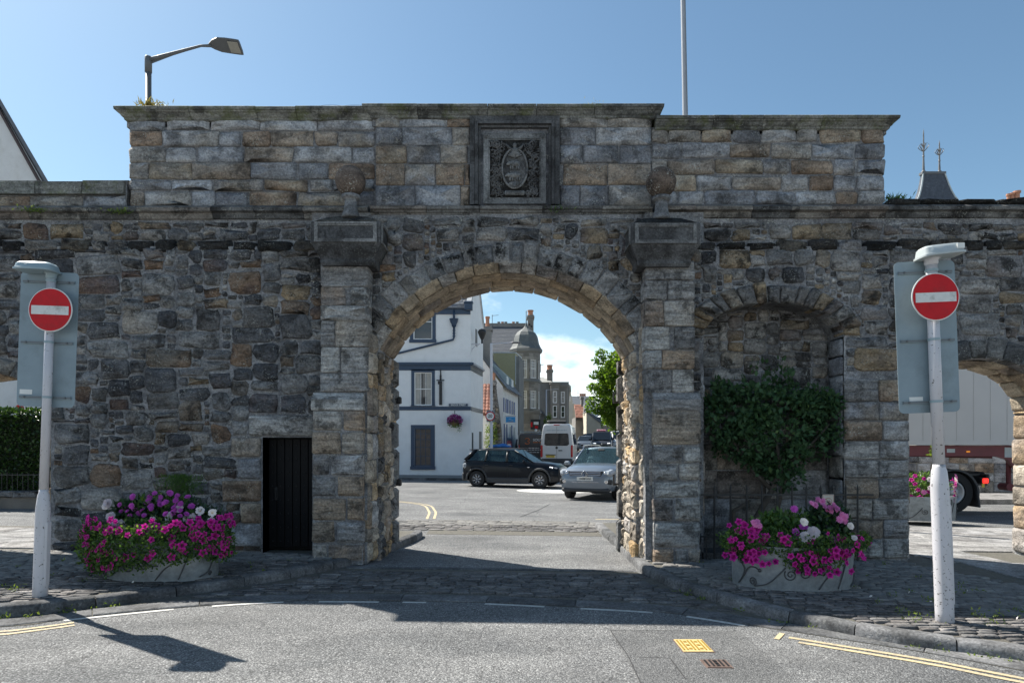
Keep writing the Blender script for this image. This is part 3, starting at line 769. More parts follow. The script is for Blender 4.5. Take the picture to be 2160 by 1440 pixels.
# upper tower: left and right coursed blocks, centre ashlar
def zrow(ys, d=10.12): return sorted(CAM_H + (935 - y) * d / F for y in ys)
def tower(x0, x1, ys, wa, wb, mat, yf, gap, jit, rd, skip=None, dep=0.035, nm='tower_block'):
    for r in rows(x0, x1, zrow(ys), wa, wb):
        if skip:
            a, b, c, d = skip
            if r[2] < d - .03 and r[3] > c + .03:
                if r[0] >= a - .05 and r[1] <= b + .05: continue
                if r[0] < a < r[1] <= b + .3: r = (r[0], a, r[2], r[3])
                elif a - .3 <= r[0] < b < r[1]: r = (b, r[1], r[2], r[3])
                elif r[0] < a and r[1] > b:
                    stone(nm, rquad(rq((r[0], a, r[2], r[3]), gap, jit), rd, jit * .6), front(yf), dep + R(-.01, .01), mat, GATE, back=-.1); r = (b, r[1], r[2], r[3])
                if r[1] - r[0] < .06: continue
        stone(nm, rquad(rq(r, gap, jit), rd * R(.6, 1.4), jit * .7), front(yf), dep + R(-.012, .012), mat, GATE, back=-.12)
tower(-5.68, -2.03, (437, 403, 378, 343, 309, 276, 250), 0.34, 0.9, M_ASH, YU, 0.010, 0.014, 0.14)
tower(2.07, 5.53, (434, 402, 368, 335, 301, 268), 0.32, 0.78, M_ASH, YU, 0.011, 0.018, 0.18)
PX0, PX1, PZ0, PZ1 = -0.62, 0.70, 5.22, 6.55
tower(-2.02, 2.06, (437, 392, 347, 308, 270, 244), 0.36, 0.85, M_ASH, YU - .03, 0.005, 0.005, 0.05, skip=(PX0, PX1, PZ0, PZ1), dep=0.03, nm='ashlar_block')
# end returns of the tower
for sx, xj, zt in ((-1, -5.66, 6.5), (1, 5.50, 6.4)):
    fnj = lambda u, v, d, sx=sx, xj=xj: (xj + sx * d, u, v); z = 5.22
    while z < zt:
        z2 = min(z + R(.2, .3), zt)
        for a, b in ((10.16, 10.5), (10.5, 11.0)):
            stone('tower_return_block', rquad(rq((a, b, z, z2), .008, .012), .15, .01), fnj, R(.01, .05), M_ASH, GATE)
        z = z2
# low wall to the left of the tower
tower(-10.2, -5.73, (437, 412), 0.6, 1.1, M_ASH, YU, 0.006, 0.006, 0.06, dep=0.04, nm='parapet_block')
for r in rows(-10.2, -5.73, [CAM_H + (935 - 411) * 10.12 / F, CAM_H + (935 - 376) * 10.12 / F], 0.55, 0.95):
    mb = MB(); c = ((r[0] + r[1]) / 2, 10.4, r[2]); h = r[3] - r[2] + R(-.01, .01)
    mb.prism([(-.33, 0), (.33, 0), (.30, h * .75), (0.15, h), (-.18, h), (-.31, h * .8)], lambda p, q, d: (d - c[0], p, q), r[0] + .006, r[1] - .006)
    o = mb.build('parapet_coping', M_MOSSY); o.location = c; setp(o, GATE, True)

# moulded cornices and string courses, stone by stone
def moulding(x0, x1, yb, z0, prof, mat, nm, la, lb, ret=(False, False), wob=0.004, ztop=None):
    """prof: list (projection, height); back at yb"""
    n = max(1, round((x1 - x0) / R(la, lb))); cuts = [x0] + sorted(x0 + (x1 - x0) * (k + R(-.22, .22)) / n for k in range(1, n)) + [x1]
    for i, (a, b) in enumerate(zip(cuts, cuts[1:])):
        dz = R(-wob, wob); dp = R(-wob, wob); mb = MB()
        A = [(a + .0035 - (p if (i == 0 and ret[0]) else 0), yb - p - dp, z0 + h + dz) for p, h in prof]
        B = [(b - .0035 + (p if (i == n - 1 and ret[1]) else 0), yb - p - dp, z0 + h + dz) for p, h in prof]
        A2 = [(q[0], yb + .45 if h > .0 else yb + .45, q[2]) for q, (p, h) in zip(A, prof)]; B2 = [(q[0], yb + .45, q[2]) for q in B]
        k = len(prof); V = A + B + A2 + B2; Fc = []
        for j in range(k - 1):
            Fc += [(j, k + j, k + j + 1, j + 1), (2 * k + j, j, j + 1, 2 * k + j + 1), (k + j, 3 * k + j, 3 * k + j + 1, k + j + 1)]
        Fc += [(k - 1, 2 * k - 1, 4 * k - 1, 3 * k - 1), (0, 2 * k, 3 * k, k)]
        c = ((a + b) / 2, yb, z0); mb.add([(v[0] - c[0], v[1] - c[1], v[2] - c[2]) for v in V], Fc)
        o = mb.build(nm, mat); o.location = c; setp(o, GATE, True)
CORN = [(0.03, 0), (0.05, .012), (0.055, .035), (.075, .05), (.10, .085), (.125, .10), (.13, .118), (.15, .122), (.155, .16), (.14, .172)]
moulding(-5.68, -2.07, 10.13, CAM_H + (935 - 249) * 10.0 / F, CORN, M_MOSSY, 'cornice_stone', 0.7, 0.9, (True, False))
moulding(-2.04, 2.07, 10.10, CAM_H + (935 - 244) * 9.97 / F, CORN, M_MOSSY, 'cornice_stone', 0.75, 1.0, (True, True))
moulding(2.11, 5.53, 10.13, CAM_H + (935 - 268) * 10.0 / F, CORN, M_MOSSY, 'cornice_stone', 0.75, 1.0, (False, True))
STRG = [(0.0, -.01), (0.03, 0), (.05, .04), (.055, .07), (.12, .085), (.13, .13), (.06, .175), (0.0, .20)]
moulding(-10.2, -2.11, YM, Z_STR0, STRG, M_DARK, 'string_stone', 0.7, 1.0)
moulding(2.10, 10.2, YM, Z_STR0 + .02, STRG, M_DARK, 'string_stone', 0.7, 1.0)
STRC = [(0.02, 0), (.04, .015), (.045, .04), (.07, .05), (.075, .075), (.105, .085), (.11, .125), (.06, .145), (0, .15)]
moulding(-2.08, 2.06, YM - .01, Z_STR0 + .03, STRC, M_DARK, 'string_stone', 0.8, 1.1)
# rough coping on the wall right of the tower
for r in rows(5.56, 10.2, [5.225, 5.31], 0.3, 0.6):
    stone('wall_coping_stone', rquad(rq(r, .004, .02), .25, .01), front(10.12), .12, M_CRUST, GATE, back=-.55, rough=.02)

# ---- carved panel
fr = MB()
def frame(mb, x0, x1, z0, z1, w, y0, y1, bottom=True):
    mb.box(x0, x0 + w, y0, y1, z0, z1); mb.box(x1 - w, x1, y0, y1, z0, z1); mb.box(x0 + w, x1 - w, y0 + .001, y1, z1 - w, z1)
    if bottom: mb.box(x0 + w, x1 - w, y0 + .001, y1, z0, z0 + w)
YP = YU - .03
PAN = part(MB().box(PX0, PX1, YP - .005, YP + .05, PZ0 - .005, PZ1 - .02), 'carved_panel', M_ASH)
frame(fr, PX0, PX1, PZ0, PZ1 - .03, .07, YP - .085, YP + .02, False); frame(fr, PX0 + .075, PX1 - .075, PZ0, PZ1 - .105, .045, YP - .105, YP + .02, False)
frame(fr, PX0 + .125, PX1 - .125, PZ0, PZ1 - .155, .035, YP - .06, YP + .02, False)
fr.build('panel_moulding', M_CAP, PAN, world=True)
RX0, RX1, RZ0, RZ1 = -0.42, 0.50, 5.24, 6.28
fr = MB(); frame(fr, RX0, RX1, RZ0, RZ1, .075, YP - .05, YP + .02); frame(fr, RX0 + .078, RX1 - .078, RZ0 + .078, RZ1 - .078, .016, YP - .038, YP + .02)
for cx in (RX0 + .04, RX1 - .04):
    for k in range(6):
        a = k * math.pi / 3; fr.ball((cx + .028 * math.cos(a), YP - .055, RZ1 - .04 + .028 * math.sin(a)), .018, .015, .018, 6, 4)
    fr.ball((cx, YP - .065, RZ1 - .04), .016, seg=6, rows=4)
fr.build('inner_frame', M_CAPF, PAN, world=True)
bg = MB(); bg.box(RX0 + .095, RX1 - .095, YP - .02, YP + .02, RZ0 + .095, RZ1 - .095); bg.build('panel_ground', M_CRUST, PAN, world=True)
rel = MB(); cx, cz, yy = 0.04, 5.76, YP - .03
ov = [(cx + .185 * math.cos(a), yy - .02, cz + .29 * math.sin(a)) for a in (2 * math.pi * k / 28 for k in range(29))]
rel.tube(ov, .016, 6)
rel.build('oval_moulding', M_CAPF, PAN, True, world=True)
med = MB(); med.prism([(cx + .175 * math.cos(2 * math.pi * k / 24), cz + .28 * math.sin(2 * math.pi * k / 24)) for k in range(24)], lambda u, v, d: (u, yy + .015 - d, v), 0, .02)
med.build('oval_field', M_CAP, PAN, world=True)
an = MB()
for s in (0, 1):                             # two carved boars, one above the other
    z = cz + .07 - s * .17; w = .085 + .015 * s
    an.ball((cx, yy - .02, z), w, .035, .042, 10, 6); an.ball((cx - w * .95, yy - .025, z + .0), .035, .028, .03, 8, 5)
    an.ball((cx - w * 1.28, yy - .025, z - .012), .018, .02, .014, 6, 4)
    for k in (-.7, -.35, .35, .7): an.tube([(cx + w * k, yy - .02, z - .02), (cx + w * k, yy - .02, z - .085)], [.016, .010], 6)
    for k in range(7): an.tube([(cx - w * .6 + k * w * .2, yy - .03, z + .035), (cx - w * .62 + k * w * .2, yy - .03, z + .055)], [.006, .003], 4)
an.build('boar_carving', M_CAPF, PAN, True, world=True)
lv = MB()
for z0_, up in ((cz + .16, 1), (cz - .20, -1)):   # fans of leaves over and under
    for k in range(-4, 5):
        a = k * .3; L_ = .11
        lv.tube([(cx, yy - .015, z0_), (cx + L_ * .6 * math.sin(a), yy - .035, z0_ + up * L_ * .6 * math.cos(a)), (cx + L_ * math.sin(a), yy - .02, z0_ + up * L_ * math.cos(a))], [.007, .016, .006], 6)
lv.ball((cx, yy - .03, cz + .33), .032, .03, .04, 8, 6); lv.ball((cx, yy - .028, cz + .255), .05, .03, .055, 8, 6)
for s in (-1, 1):
    lv.tube([(cx + s * .03, yy - .02, cz + .27), (cx + s * .09, yy - .03, cz + .30), (cx + s * .13, yy - .02, cz + .36)], [.018, .02, .01], 6)
lv.cbox(cx, yy - .015, cz - .36, .30, .04, .07, .02)
lv.build('leaf_carving', M_CAPF, PAN, True, world=True)
for s in (-1, 1):
    ro = MB()
    for (dx, dz, r_) in ((.27, .36, .05), (.235, .27, .03), (.285, .20, .032), (.25, .11, .03), (.29, .03, .034), (.25, -.06, .04), (.29, -.15, .034), (.25, -.24, .034), (.28, -.33, .045), (.20, -.36, .035), (.17, .34, .03)):
        x, z = cx + s * dx, cz + dz
        pts = [(x + r_ * math.cos(a), yy - .012, z + r_ * math.sin(a)) for a in (2 * math.pi * k / 9 for k in range(10))]
        ro.tube(pts, r_ * .30, 5); ro.ball((x, yy - .018, z), r_ * .4, seg=6, rows=4)
        ro.tube([(x, yy - .006, z - r_), (x - s * .02, yy - .02, z - r_ - .03), (x + s * .02, yy - .006, z - r_ - .06)], [.008, .012, .004], 5)
    for k in range(110):
        x, z = cx + s * R(.19, .35), cz + R(-.40, .40)
        if ((x - cx) / .20) ** 2 + ((z - cz) / .31) ** 2 < 1.05: continue
        a = R(0, 6.28); l = R(.025, .05); ro.tube([(x - l * math.cos(a), yy - .004, z - l * math.sin(a)), (x, yy - .028, z), (x + l * math.cos(a), yy - .004, z + l * math.sin(a))], [.004, .014, .003], 5)
    ro.build('rosette_carving', M_CAPF if s > 5 else M_CAP, PAN, True, world=True)

# ---- pier caps with ball finials
def cap(x0, x1, zb, nx, bx, nz0):
    yf, yb_ = 9.50, 10.12
    mb = MB(); xm, ym = (x0 + x1) / 2, (yf + yb_) / 2
    def rr(e, z, ef=None): ef = e if ef is None else ef; return [(x0 - e, yf - ef, z), (x1 + e, yf - ef, z), (x1 + e, yb_, z), (x0 - e, yb_, z)]
    mb.loft([rr(-.12, zb - .14), rr(-.10, zb - .10), rr(-.105, zb - .05), rr(-.09, zb - .02), rr(-.05, zb + .05), rr(-.015, zb + .12), rr(-.005, zb + .145), rr(0, zb + .15), rr(0, zb + .43), rr(-.02, zb + .445)])
    CP = part(mb, 'pier_cap', M_CAP)
    w = MB(); a, b = x0 + .05, x1 - .05; z0_, z1_ = zb + .18, zb + .40
    w.box(a, b, yf - .022, yf - .001, z1_, z1_ + .03); w.box(a, b, yf - .022, yf - .001, z0_ - .03, z0_); w.box(a, a + .05, yf - .021, yf - .001, z0_, z1_); w.box(b - .05, b, yf - .021, yf - .001, z0_, z1_)
    w.box(a + .05, b - .05, yf - .012, yf - .001, z1_ - .02, z1_ - .001); w.box(a + .05, b - .05, yf - .012, yf - .001, z0_ + .001, z0_ + .02)
    for sx, xx in ((-1, x0), (1, x1)):
        w.box(min(xx, xx + sx * .02), max(xx, xx + sx * .02), yf + .05, yb_ - .1, z1_, z1_ + .03); w.box(min(xx, xx + sx * .02), max(xx, xx + sx * .02), yf + .05, yb_ - .1, z0_ - .03, z0_)
        w.box(min(xx, xx + sx * .02), max(xx, xx + sx * .02), yf + .05, yf + .09, z0_, z1_)
    w.build('cap_panel', M_CAPF, CP, world=True)
    d = MB(); d.loft([rr(-.03, zb + .445), rr(-.10, zb + .50), rr(-.22, zb + .56, -.18), rr(-.34, zb + .59, -.25)]); d.build('cap_weathering', M_CRUST, CP, True, world=True)
    n = MB(); z = zb + .56
    n.lathe([(.135, z), (.12, z + .05), (.098, z + .12), (.085, z + .22), (.088, z + .27), (.125, z + .275), (.135, z + .30), (.125, z + .325), (.10, z + .335)], (nx, 9.74, 0), 20)
    n.build('finial_neck', M_NECK, CP, True, world=True)
    bl = MB(); bl.ball((bx, 9.74, z + .335 + .195), .215, seg=24, rows=16); bl.build('ball_finial', M_BALL, CP, True, world=True)
cap(-2.80, -1.83, 4.36, -2.30, -2.305, 0)
cap(1.66, 2.62, 4.34, 2.13, 2.125, 0)

# ---- studded plank door
DOOR = part(MB().box(DX0, DX1, 10.28, 10.33, 0.13, DZ1), 'door', M_DOOR)
for k in range(6):
    a = DX0 + .01 + k * (DX1 - DX0 - .02) / 6
    MB().cbox(a + .058, 10.268, .97, .112, .025, 1.62, .006).build('plank', M_DOOR, DOOR, world=True)
st = MB()
for i in range(8):
    for j in range(6): st.ball((DX0 + .07 + j * .118, 10.252, .25 + i * .205), .013, seg=6, rows=4)
st.build('iron_stud', M_BLACK, DOOR, True, world=True, kind='stuff')
hd = MB(); hd.tube([(DX0 + .12, 10.22, .9), (DX0 + .12, 10.22, 1.02)], .012, 6); hd.cbox(DX0 + .12, 10.25, .96, .05, .02, .2, .008); hd.build('handle', M_BLACK, DOOR, world=True)
# wire netting lying on top of the left cornice
wn_ = MB()
for k in range(22):
    x = -2.85 + k * .037; wn_.tube([(x, 10.15, 6.66), (x + .02, 10.1, 6.68 + .02 * abs(math.sin(k * .5))), (x + .04, 10.05, 6.665)], .002, 3)
for j in range(3): wn_.tube([(-2.85 + k * .04, 10.05 + j * .05, 6.67 + .022 * abs(math.sin(k * .35 + j))) for k in range(21)], .002, 3)
part(wn_, 'wire_netting', M_STEELG)
# ---------------------------------------------------------------- ground, road, pavements
def sheet(name, xs, ys, dz, mat, kind='structure'):
    mb = MB(); n = len(xs)
    for y in ys:
        for x in xs: mb.v.append((x, y, gz(x, y) + dz))
    for j in range(len(ys) - 1):
        for i in range(n - 1):
            mb.f.append((j * n + i, j * n + i + 1, (j + 1) * n + i + 1, (j + 1) * n + i)); mb.m.append(0)
    return tag(mb.build(name, mat), kind=kind)
sheet('ground', [-1500, -60, -14, 0, 14, 60, 1500], [-60, -12, 35, 140, 1800], -0.03, M_GROUND)
ROAD = sheet('road', [-60, -14, 0, 14, 60], [-12, 0, 35, 140], 0.0, M_ASPH)
def pip(x, y, P):
    c = False; j = len(P) - 1
    for i in range(len(P)):
        if (P[i][1] > y) != (P[j][1] > y) and x < (P[j][0] - P[i][0]) * (y - P[i][1]) / (P[j][1] - P[i][1]) + P[i][0]: c = not c
        j = i
    return c
def arclen(P):
    s = [0.0]
    for a, b in zip(P, P[1:]): s.append(s[-1] + math.hypot(b[0] - a[0], b[1] - a[1]))
    return s
def smooth_curve(P, n=80):
    """Catmull-Rom through P"""
    out = []
    Q = [(2 * P[0][0] - P[1][0], 2 * P[0][1] - P[1][1])] + list(P) + [(2 * P[-1][0] - P[-2][0], 2 * P[-1][1] - P[-2][1])]
    m = max(2, n // (len(P) - 1))
    for i in range(1, len(Q) - 2):
        for k in range(m):
            t = k / m
            out.append(tuple(0.5 * (2 * Q[i][a] + (Q[i + 1][a] - Q[i - 1][a]) * t + (2 * Q[i - 1][a] - 5 * Q[i][a] + 4 * Q[i + 1][a] - Q[i + 2][a]) * t * t + (3 * Q[i][a] - Q[i - 1][a] - 3 * Q[i + 1][a] + Q[i + 2][a]) * t ** 3) for a in (0, 1)))
    out.append(P[-1]); return out
def along(C, S, s):
    s = max(0, min(S[-1], s)); i = 0
    while i < len(S) - 2 and S[i + 1] < s: i += 1
    t = (s - S[i]) / max(1e-9, S[i + 1] - S[i])
    a, b = C[i], C[i + 1]; dx, dy = b[0] - a[0], b[1] - a[1]; L_ = math.hypot(dx, dy)
    return (a[0] + dx * t, a[1] + dy * t), (dx / L_, dy / L_)
def offset(C, S, s, o):
    p, t = along(C, S, s); return (p[0] - t[1] * o, p[1] + t[0] * o)
KL = smooth_curve([(-9.5, 5.35), (-7.0, 5.95), (-4.94, 6.58), (-4.22, 7.05), (-3.59, 7.68), (-3.0, 8.35), (-2.51, 9.12), (-2.12, 10.0), (-1.86, 11.1), (-1.66, 12.2), (-1.66, 12.75)])
KR = smooth_curve([(8.5, 2.2), (5.6, 4.55), (4.22, 5.60), (3.7, 5.88), (3.35, 6.11), (3.06, 6.42), (2.81, 6.68), (2.56, 7.0), (2.26, 7.6), (1.99, 8.2), (1.83, 8.9), (1.76, 9.6), (1.76, 11.5), (1.74, 13.0), (1.74, 14.4)])
SLt, SRt = arclen(KL), arclen(KR)
AE = smooth_curve([(-9.0, 4.95), (-6.6, 5.75), (-4.68, 6.28), (-4.25, 6.6), (-3.38, 7.1), (-2.48, 7.42), (-1.45, 7.48), (-.42, 7.47), (.61, 7.32), (1.59, 7.12), (2.39, 6.62), (3.08, 6.16), (3.66, 5.75), (4.03, 5.4), (5.3, 4.35), (8.2, 1.95)], 120)
SA = arclen(AE)
# left is on the +normal side of KL (travelling right): normal = left of direction
def pave(name, poly, mat):
    mb = MB(); mb.prism(poly, lambda u, v, d: (u, v, gz(u, v) + d), -0.05, PV - 0.018)
    return tag(mb.build(name, mat), kind='structure')
innerL = [offset(KL, SLt, s, 0.06) for s in np.linspace(0, SLt[-1], 60)]
PL = pave('pavement', [(-14, 3.9)] + innerL + [(-2.0, 12.75), (-14, 12.75)], M_JOINT)
innerR = [offset(KR, SRt, s, -0.06) for s in np.linspace(0, SRt[-1], 60)]
PR = pave('pavement', [(14, -1.0)] + innerR + [(2.2, 14.45), (14, 14.6)], M_JOINT)
def kerbs(C, S, sgn, parent, w=0.15):
    s = 0.0
    while s < S[-1] - .05:
        L_ = R(0.62, 1.0); s2 = min(s + L_, S[-1])
        if S[-1] - s2 < .25: s2 = S[-1]
        n = 4; mb = MB(); dz = R(-.006, .006)
        rings = []
        for k in range(n + 1):
            ss = s + .006 + (s2 - s - .012) * k / n
            e = 0.012 if k in (0, n) else 0
            def P_(o, z):
                x, y = offset(C, S, ss, sgn * o); return (x, y, gz(x, y) + z + dz)
            j = R(-.006, .006)
            rings.append([P_(0.0 + e + j, -.06), P_(0.0 + e + j, PV * .55), P_(0.012 + e + j, PV - .012 - e), P_(0.035 + j, PV + .004 - e * .5), P_(w, PV + .006 - e * .5), P_(w, -.06)])
        mb.loft(rings if sgn > 0 else rings)
        o = mb.build('kerb_stone', M_KERB, parent, True, world=True); smooth_by_angle(o, 50)
        s = s2
kerbs(KL, SLt, 1, PL); kerbs(KR, SRt, -1, PR)

# setts: a few shared shapes, laid row by row
def sett_mesh(k):
    r = random.Random(k); mb = MB()
    def rg(sx, sy, z, j=0.02): return [(x * sx * .5 + r.uniform(-j, j) * .5, y * sy * .5 + r.uniform(-j, j), z + (r.uniform(-.0025, .0025))) for x, y in ((-1, -.72), (-.72, -1), (.72, -1), (1, -.72), (1, .72), (.72, 1), (-.72, 1), (-1, .72))]
    mb.loft([rg(1, 1, -.03, .0), rg(1, 1, .006, .05), rg(.92, .90, .014, .05)], cap=True)
    return mb.mesh('sett', M_SETT, True)
SM = [sett_mesh(k) for k in range(9)]
def lay(region, x0, x1, y0, y1, dz, parent, nmax, rowh=(.085, .112), w=(.14, .26), slope=0.0, holes=()):
    """returns list of (dist, centre, rot, sx, sy)"""
    out = []; y = y0
    while y < y1:
        h = R(*rowh); x = x0 - R(0, .2)
        while x < x1:
            ww = R(*w); cx, cy = x + ww / 2, y + h / 2 + slope * (x + ww / 2)
            pts = [(cx - ww * .42, cy - h * .42), (cx + ww * .42, cy - h * .42), (cx + ww * .42, cy + h * .42), (cx - ww * .42, cy + h * .42)]
            if all(region(*p) for p in pts): out.append((math.hypot(cx, cy), cx, cy, ww - .014, h - .016))
            x += ww
        y += h
    out.sort(); return out
def put_setts(lst, parent, dz, nmax):
    rest = MB()
    for i, (dd, cx, cy, sx, sy) in enumerate(lst):
        z = gz(cx, cy) + dz + R(-.004, .005); me = SM[rnd.randrange(len(SM))]; rz = R(-.05, .05) + (math.pi if rnd.random() < .5 else 0); tx, ty = R(-.025, .025), R(-.03, .03)
        if i < nmax:
            inst('sett', me, (cx, cy, z), (tx, ty, rz), (sx, sy, 1), parent, True)
        else:
            Mx = Matrix.Translation((cx, cy, z)) @ Matrix.Rotation(rz, 4, 'Z') @ Matrix.Rotation(tx, 4, 'X') @ Matrix.Diagonal((sx, sy, 1, 1))
            rest.add([Mx @ v.co for v in me.vertices], [tuple(p.vertices) for p in me.polygons])
    if rest.v: rest.build('sett_paving', M_SETTJ, parent, True, world=True, kind='stuff')
def sett_joined():
    m, t, b = new_mat('distant paving sett'); P = pos(t)
    v = nd(t, 'ShaderNodeTexVoronoi', Scale=5.5); lk(t, vscale(t, P, (1, 2, 1)), v.inputs['Vector'])
    c = ramp(t, v.outputs['Color'], [(0.0, (0.11, 0.106, 0.10)), (0.5, (0.18, 0.172, 0.16)), (1.0, (0.26, 0.25, 0.23))])
    c = mixc(t, 1.0, c, ramp(t, noise(t, P, 30, 5, 0.7), [(0.25, (.65,) * 3), (0.75, (1.35,) * 3)]), 'MULTIPLY')
    lk(t, c, b.inputs['Base Color']); b.inputs['Roughness'].default_value = .9; bump(t, b, noise(t, P, 26, 5, .7), .008, .8); return m
M_SETTJ = sett_joined()
polyL = [(-14, 3.9)] + [offset(KL, SLt, s, 0.155) for s in np.linspace(0, SLt[-1], 60)] + [(-2.0, 12.7), (-14, 12.7)]
polyR = [(14, -1.0)] + [offset(KR, SRt, s, -0.155) for s in np.linspace(0, SRt[-1], 60)] + [(2.2, 14.4), (14, 14.5)]
def regL(x, y):
    if not pip(x, y, polyL): return False
    if y > 9.98: return x > JL + .0 and y < 11.4
    return x > -8.6
def regR(x, y):
    if not pip(x, y, polyR): return False
    if y > 9.98: return x < JR and y < 11.6
    return x < 5.72 + (9.95 - y) * .32 and not (NI[0] - 1 < x < NI[0] + 1.0 and y > 9.9)
lst = lay(regL, -8.7, -1.6, 5.4, 11.4, 0, PL, 0); put_setts(lst, PL, PV - .012, 290)
lst = lay(regR, 1.7, 7.6, 3.9, 11.6, 0, PR, 0); put_setts(lst, PR, PV - .012, 290)
# flagstones behind / beside the wall
def slabs(parent, region, x0, x1, y0, y1, w=(.7, 1.1), h=(.5, .7), dz=0.0):
    y = y0
    while y < y1:
        hh = R(*h); x = x0 - R(0, .5)
        while x < x1:
            ww = R(*w); c = (x + ww / 2, y + hh / 2)
            q = [(x, y), (x + ww, y), (x + ww, y + hh), (x, y + hh)]
            if all(region(c[0] + (a - c[0]) * .9, c[1] + (b - c[1]) * .9) for a, b in q):
                g = .007; jz = R(-.003, .004)
                P4 = [(a + (g if a < c[0] else -g), b + (g if b < c[1] else -g)) for a, b in q]
                mb = MB(); z0 = gz(*c)
                mb.loft([[(a - c[0], b - c[1], gz(a, b) - z0 + d) for a, b in [((p[0] - c[0]) * s + c[0], (p[1] - c[1]) * s + c[1]) for p in P4]] for d, s in ((-.03, 1), (.012 + jz, 1), (.018 + jz, .985))])
                o = mb.build('paving_slab', M_SLAB); o.location = (c[0], c[1], z0 + PV - .018 + dz); setp(o, parent, True)
            x += ww
        y += hh
def regSR(x, y):
    if not pip(x, y, polyR): return False
    if y < 9.98: return x > 5.80 + (9.95 - y) * .32
    if y < 10.9: return RAA[0] - RAA[1] - .02 < x < RAA[0] + RAA[1] + .02
    return x > 2.0 and (y > 11.6 or x > 2.4)
slabs(PR, regSR, 2.0, 13.5, 7.0, 14.4)
def regSL(x, y):
    if not pip(x, y, polyL): return False
    if y < 9.98: return x < -8.65
    if y < 10.9: return LA[0] - LA[1] - .02 < x < LA[0] + LA[1] + .02
    return x < -2.0
slabs(PL, regSL, -13.5, -1.9, 6.0, 12.7)

# cobbled crossing in front of the arch, channel stones, threshold
thr_poly = [offset(AE, SA, s, 0.30) for s in np.linspace(0, SA[-1], 90)]
cross_poly = thr_poly + [p for p in [offset(KR, SRt, s, 0.02) for s in np.linspace(0, SRt[-1], 80)] if p[1] < 9.3] + [p for p in [offset(KL, SLt, s, -0.02) for s in np.linspace(SLt[-1], 0, 80)] if p[1] < 9.3]
_ = [offset(AE, SA, s, 0.0) for s in np.linspace(0, SA[-1], 90)] + [p for p in [offset(KR, SRt, s, 0.0) for s in np.linspace(0, SRt[-1], 80)] if p[1] < 9.48] + [p for p in [offset(KL, SLt, s, 0.0) for s in np.linspace(SLt[-1], 0, 80)] if p[1] < 9.48]
def yof(C, x):
    for a, b in zip(C, C[1:]):
        if min(a[0], b[0]) <= x <= max(a[0], b[0]) and abs(a[0] - b[0]) > 1e-6: return a[1] + (b[1] - a[1]) * (x - a[0]) / (b[0] - a[0])
    return None
mb = MB(); prev = None
for x in np.linspace(-8.9, 8.1, 120):
    ya = yof(AE, x); yk = 9.48
    if x < -1.9: yk = min(9.48, (yof(KL, x) or 9.48))
    if x > 1.75: yk = min(9.48, (yof(KR, x) or 9.48))
    cur = ((x, ya, gz(x, ya) + .004), (x, yk + .02, gz(x, yk) + .004))
    if prev: mb.quad(prev[0], cur[0], cur[1], prev[1])
    prev = cur
CX = tag(mb.build('cobbled_crossing', M_JOINT), kind='structure')
lst = lay(lambda x, y: pip(x, y, cross_poly), -8.0, 7.5, 2.3, 9.3, 0, CX, 0, rowh=(.095, .125), w=(.17, .32)); put_setts(lst, CX, .004, 290)
def strip_stones(C, S, s0, s1, o0, o1, L0, L1, name, mat, parent, z):
    s = s0
    while s < s1:
        s2 = min(s + R(L0, L1), s1); rings = []; dz = R(-.003, .003)
        for k in range(4):
            ss = s + .005 + (s2 - s - .01) * k / 3
            pts = [offset(C, S, ss, o) for o in (o0, o0 + .012, o1 - .012, o1)]
            rings.append([(pts[0][0], pts[0][1], gz(*pts[0]) - .02), (pts[0][0], pts[0][1], gz(*pts[0]) + z - .008 + dz), (pts[1][0], pts[1][1], gz(*pts[1]) + z + dz), (pts[2][0], pts[2][1], gz(*pts[2]) + z + dz), (pts[3][0], pts[3][1], gz(*pts[3]) + z - .008 + dz), (pts[3][0], pts[3][1], gz(*pts[3]) - .02)])
        MB().loft(rings).build(name, mat, parent, world=True); s = s2
strip_stones(AE, SA, 0, SA[-1], .01, .29, .8, 1.3, 'channel_stone', M_KERB, CX, .016)
TL = [(-2.28, 9.36), (0, 9.36), (1.72, 9.36)]; strip_stones(TL, arclen(TL), 0, 4.0, 0.0, .13, .8, 1.2, 'threshold_stone', M_KERB, CX, .016)
# two rows of setts and dropped kerb beyond the arch
C2 = tag(MB().prism([(-1.64, 13.0), (1.72, 13.0), (1.72, 15.4), (-1.64, 15.4)], lambda u, v, d: (u, v, gz(u, v) + d), -.02, .004).build('cobbled_strip', M_JOINT), kind='structure')
lst = lay(lambda x, y: -2.6 < x < 2.6 and 13.5 < y < 15.35, -2.6, 2.6, 13.55, 15.4, 0, C2, 0, rowh=(.12, .15), w=(.2, .36)); put_setts(lst, C2, -.003, 120)

# road paint
def paint(name, C, S, s0, s1, o0, o1, mat, z, parent=ROAD, n=8):
    mb = MB()
    for k in range(n):
        a, b = s0 + (s1 - s0) * k / n, s0 + (s1 - s0) * (k + 1) / n
        q = [offset(C, S, a, o0), offset(C, S, b, o0), offset(C, S, b, o1), offset(C, S, a, o1)]
        mb.add([(x, y, gz(x, y) + z) for x, y in q], [(0, 1, 2, 3)])
    return mb.build(name, mat, parent, world=True)
def s_at_px(px):
    best = min(range(len(AE)), key=lambda i: abs(1080 + F * AE[i][0] / AE[i][1] - px)); return SA[best]
for a, b in ((140, 372), (458, 600), (665, 790), (853, 905), (1015, 1160), (1215, 1370), (1445, 1585)):
    paint('white_dash', AE, SA, s_at_px(a), s_at_px(b), -.085, -.02, M_WLINE, .005)
for o in (0.20, 0.31):
    paint('yellow_line', AE, SA, s_at_px(1668 if o < .25 else 1700), SA[-1], -o - .058, -o, M_YLINE, .005, n=24)
    paint('yellow_line', AE, SA, 0, s_at_px(150), -o - .058 + .05, -o + .05, M_YLINE, .005, n=24)
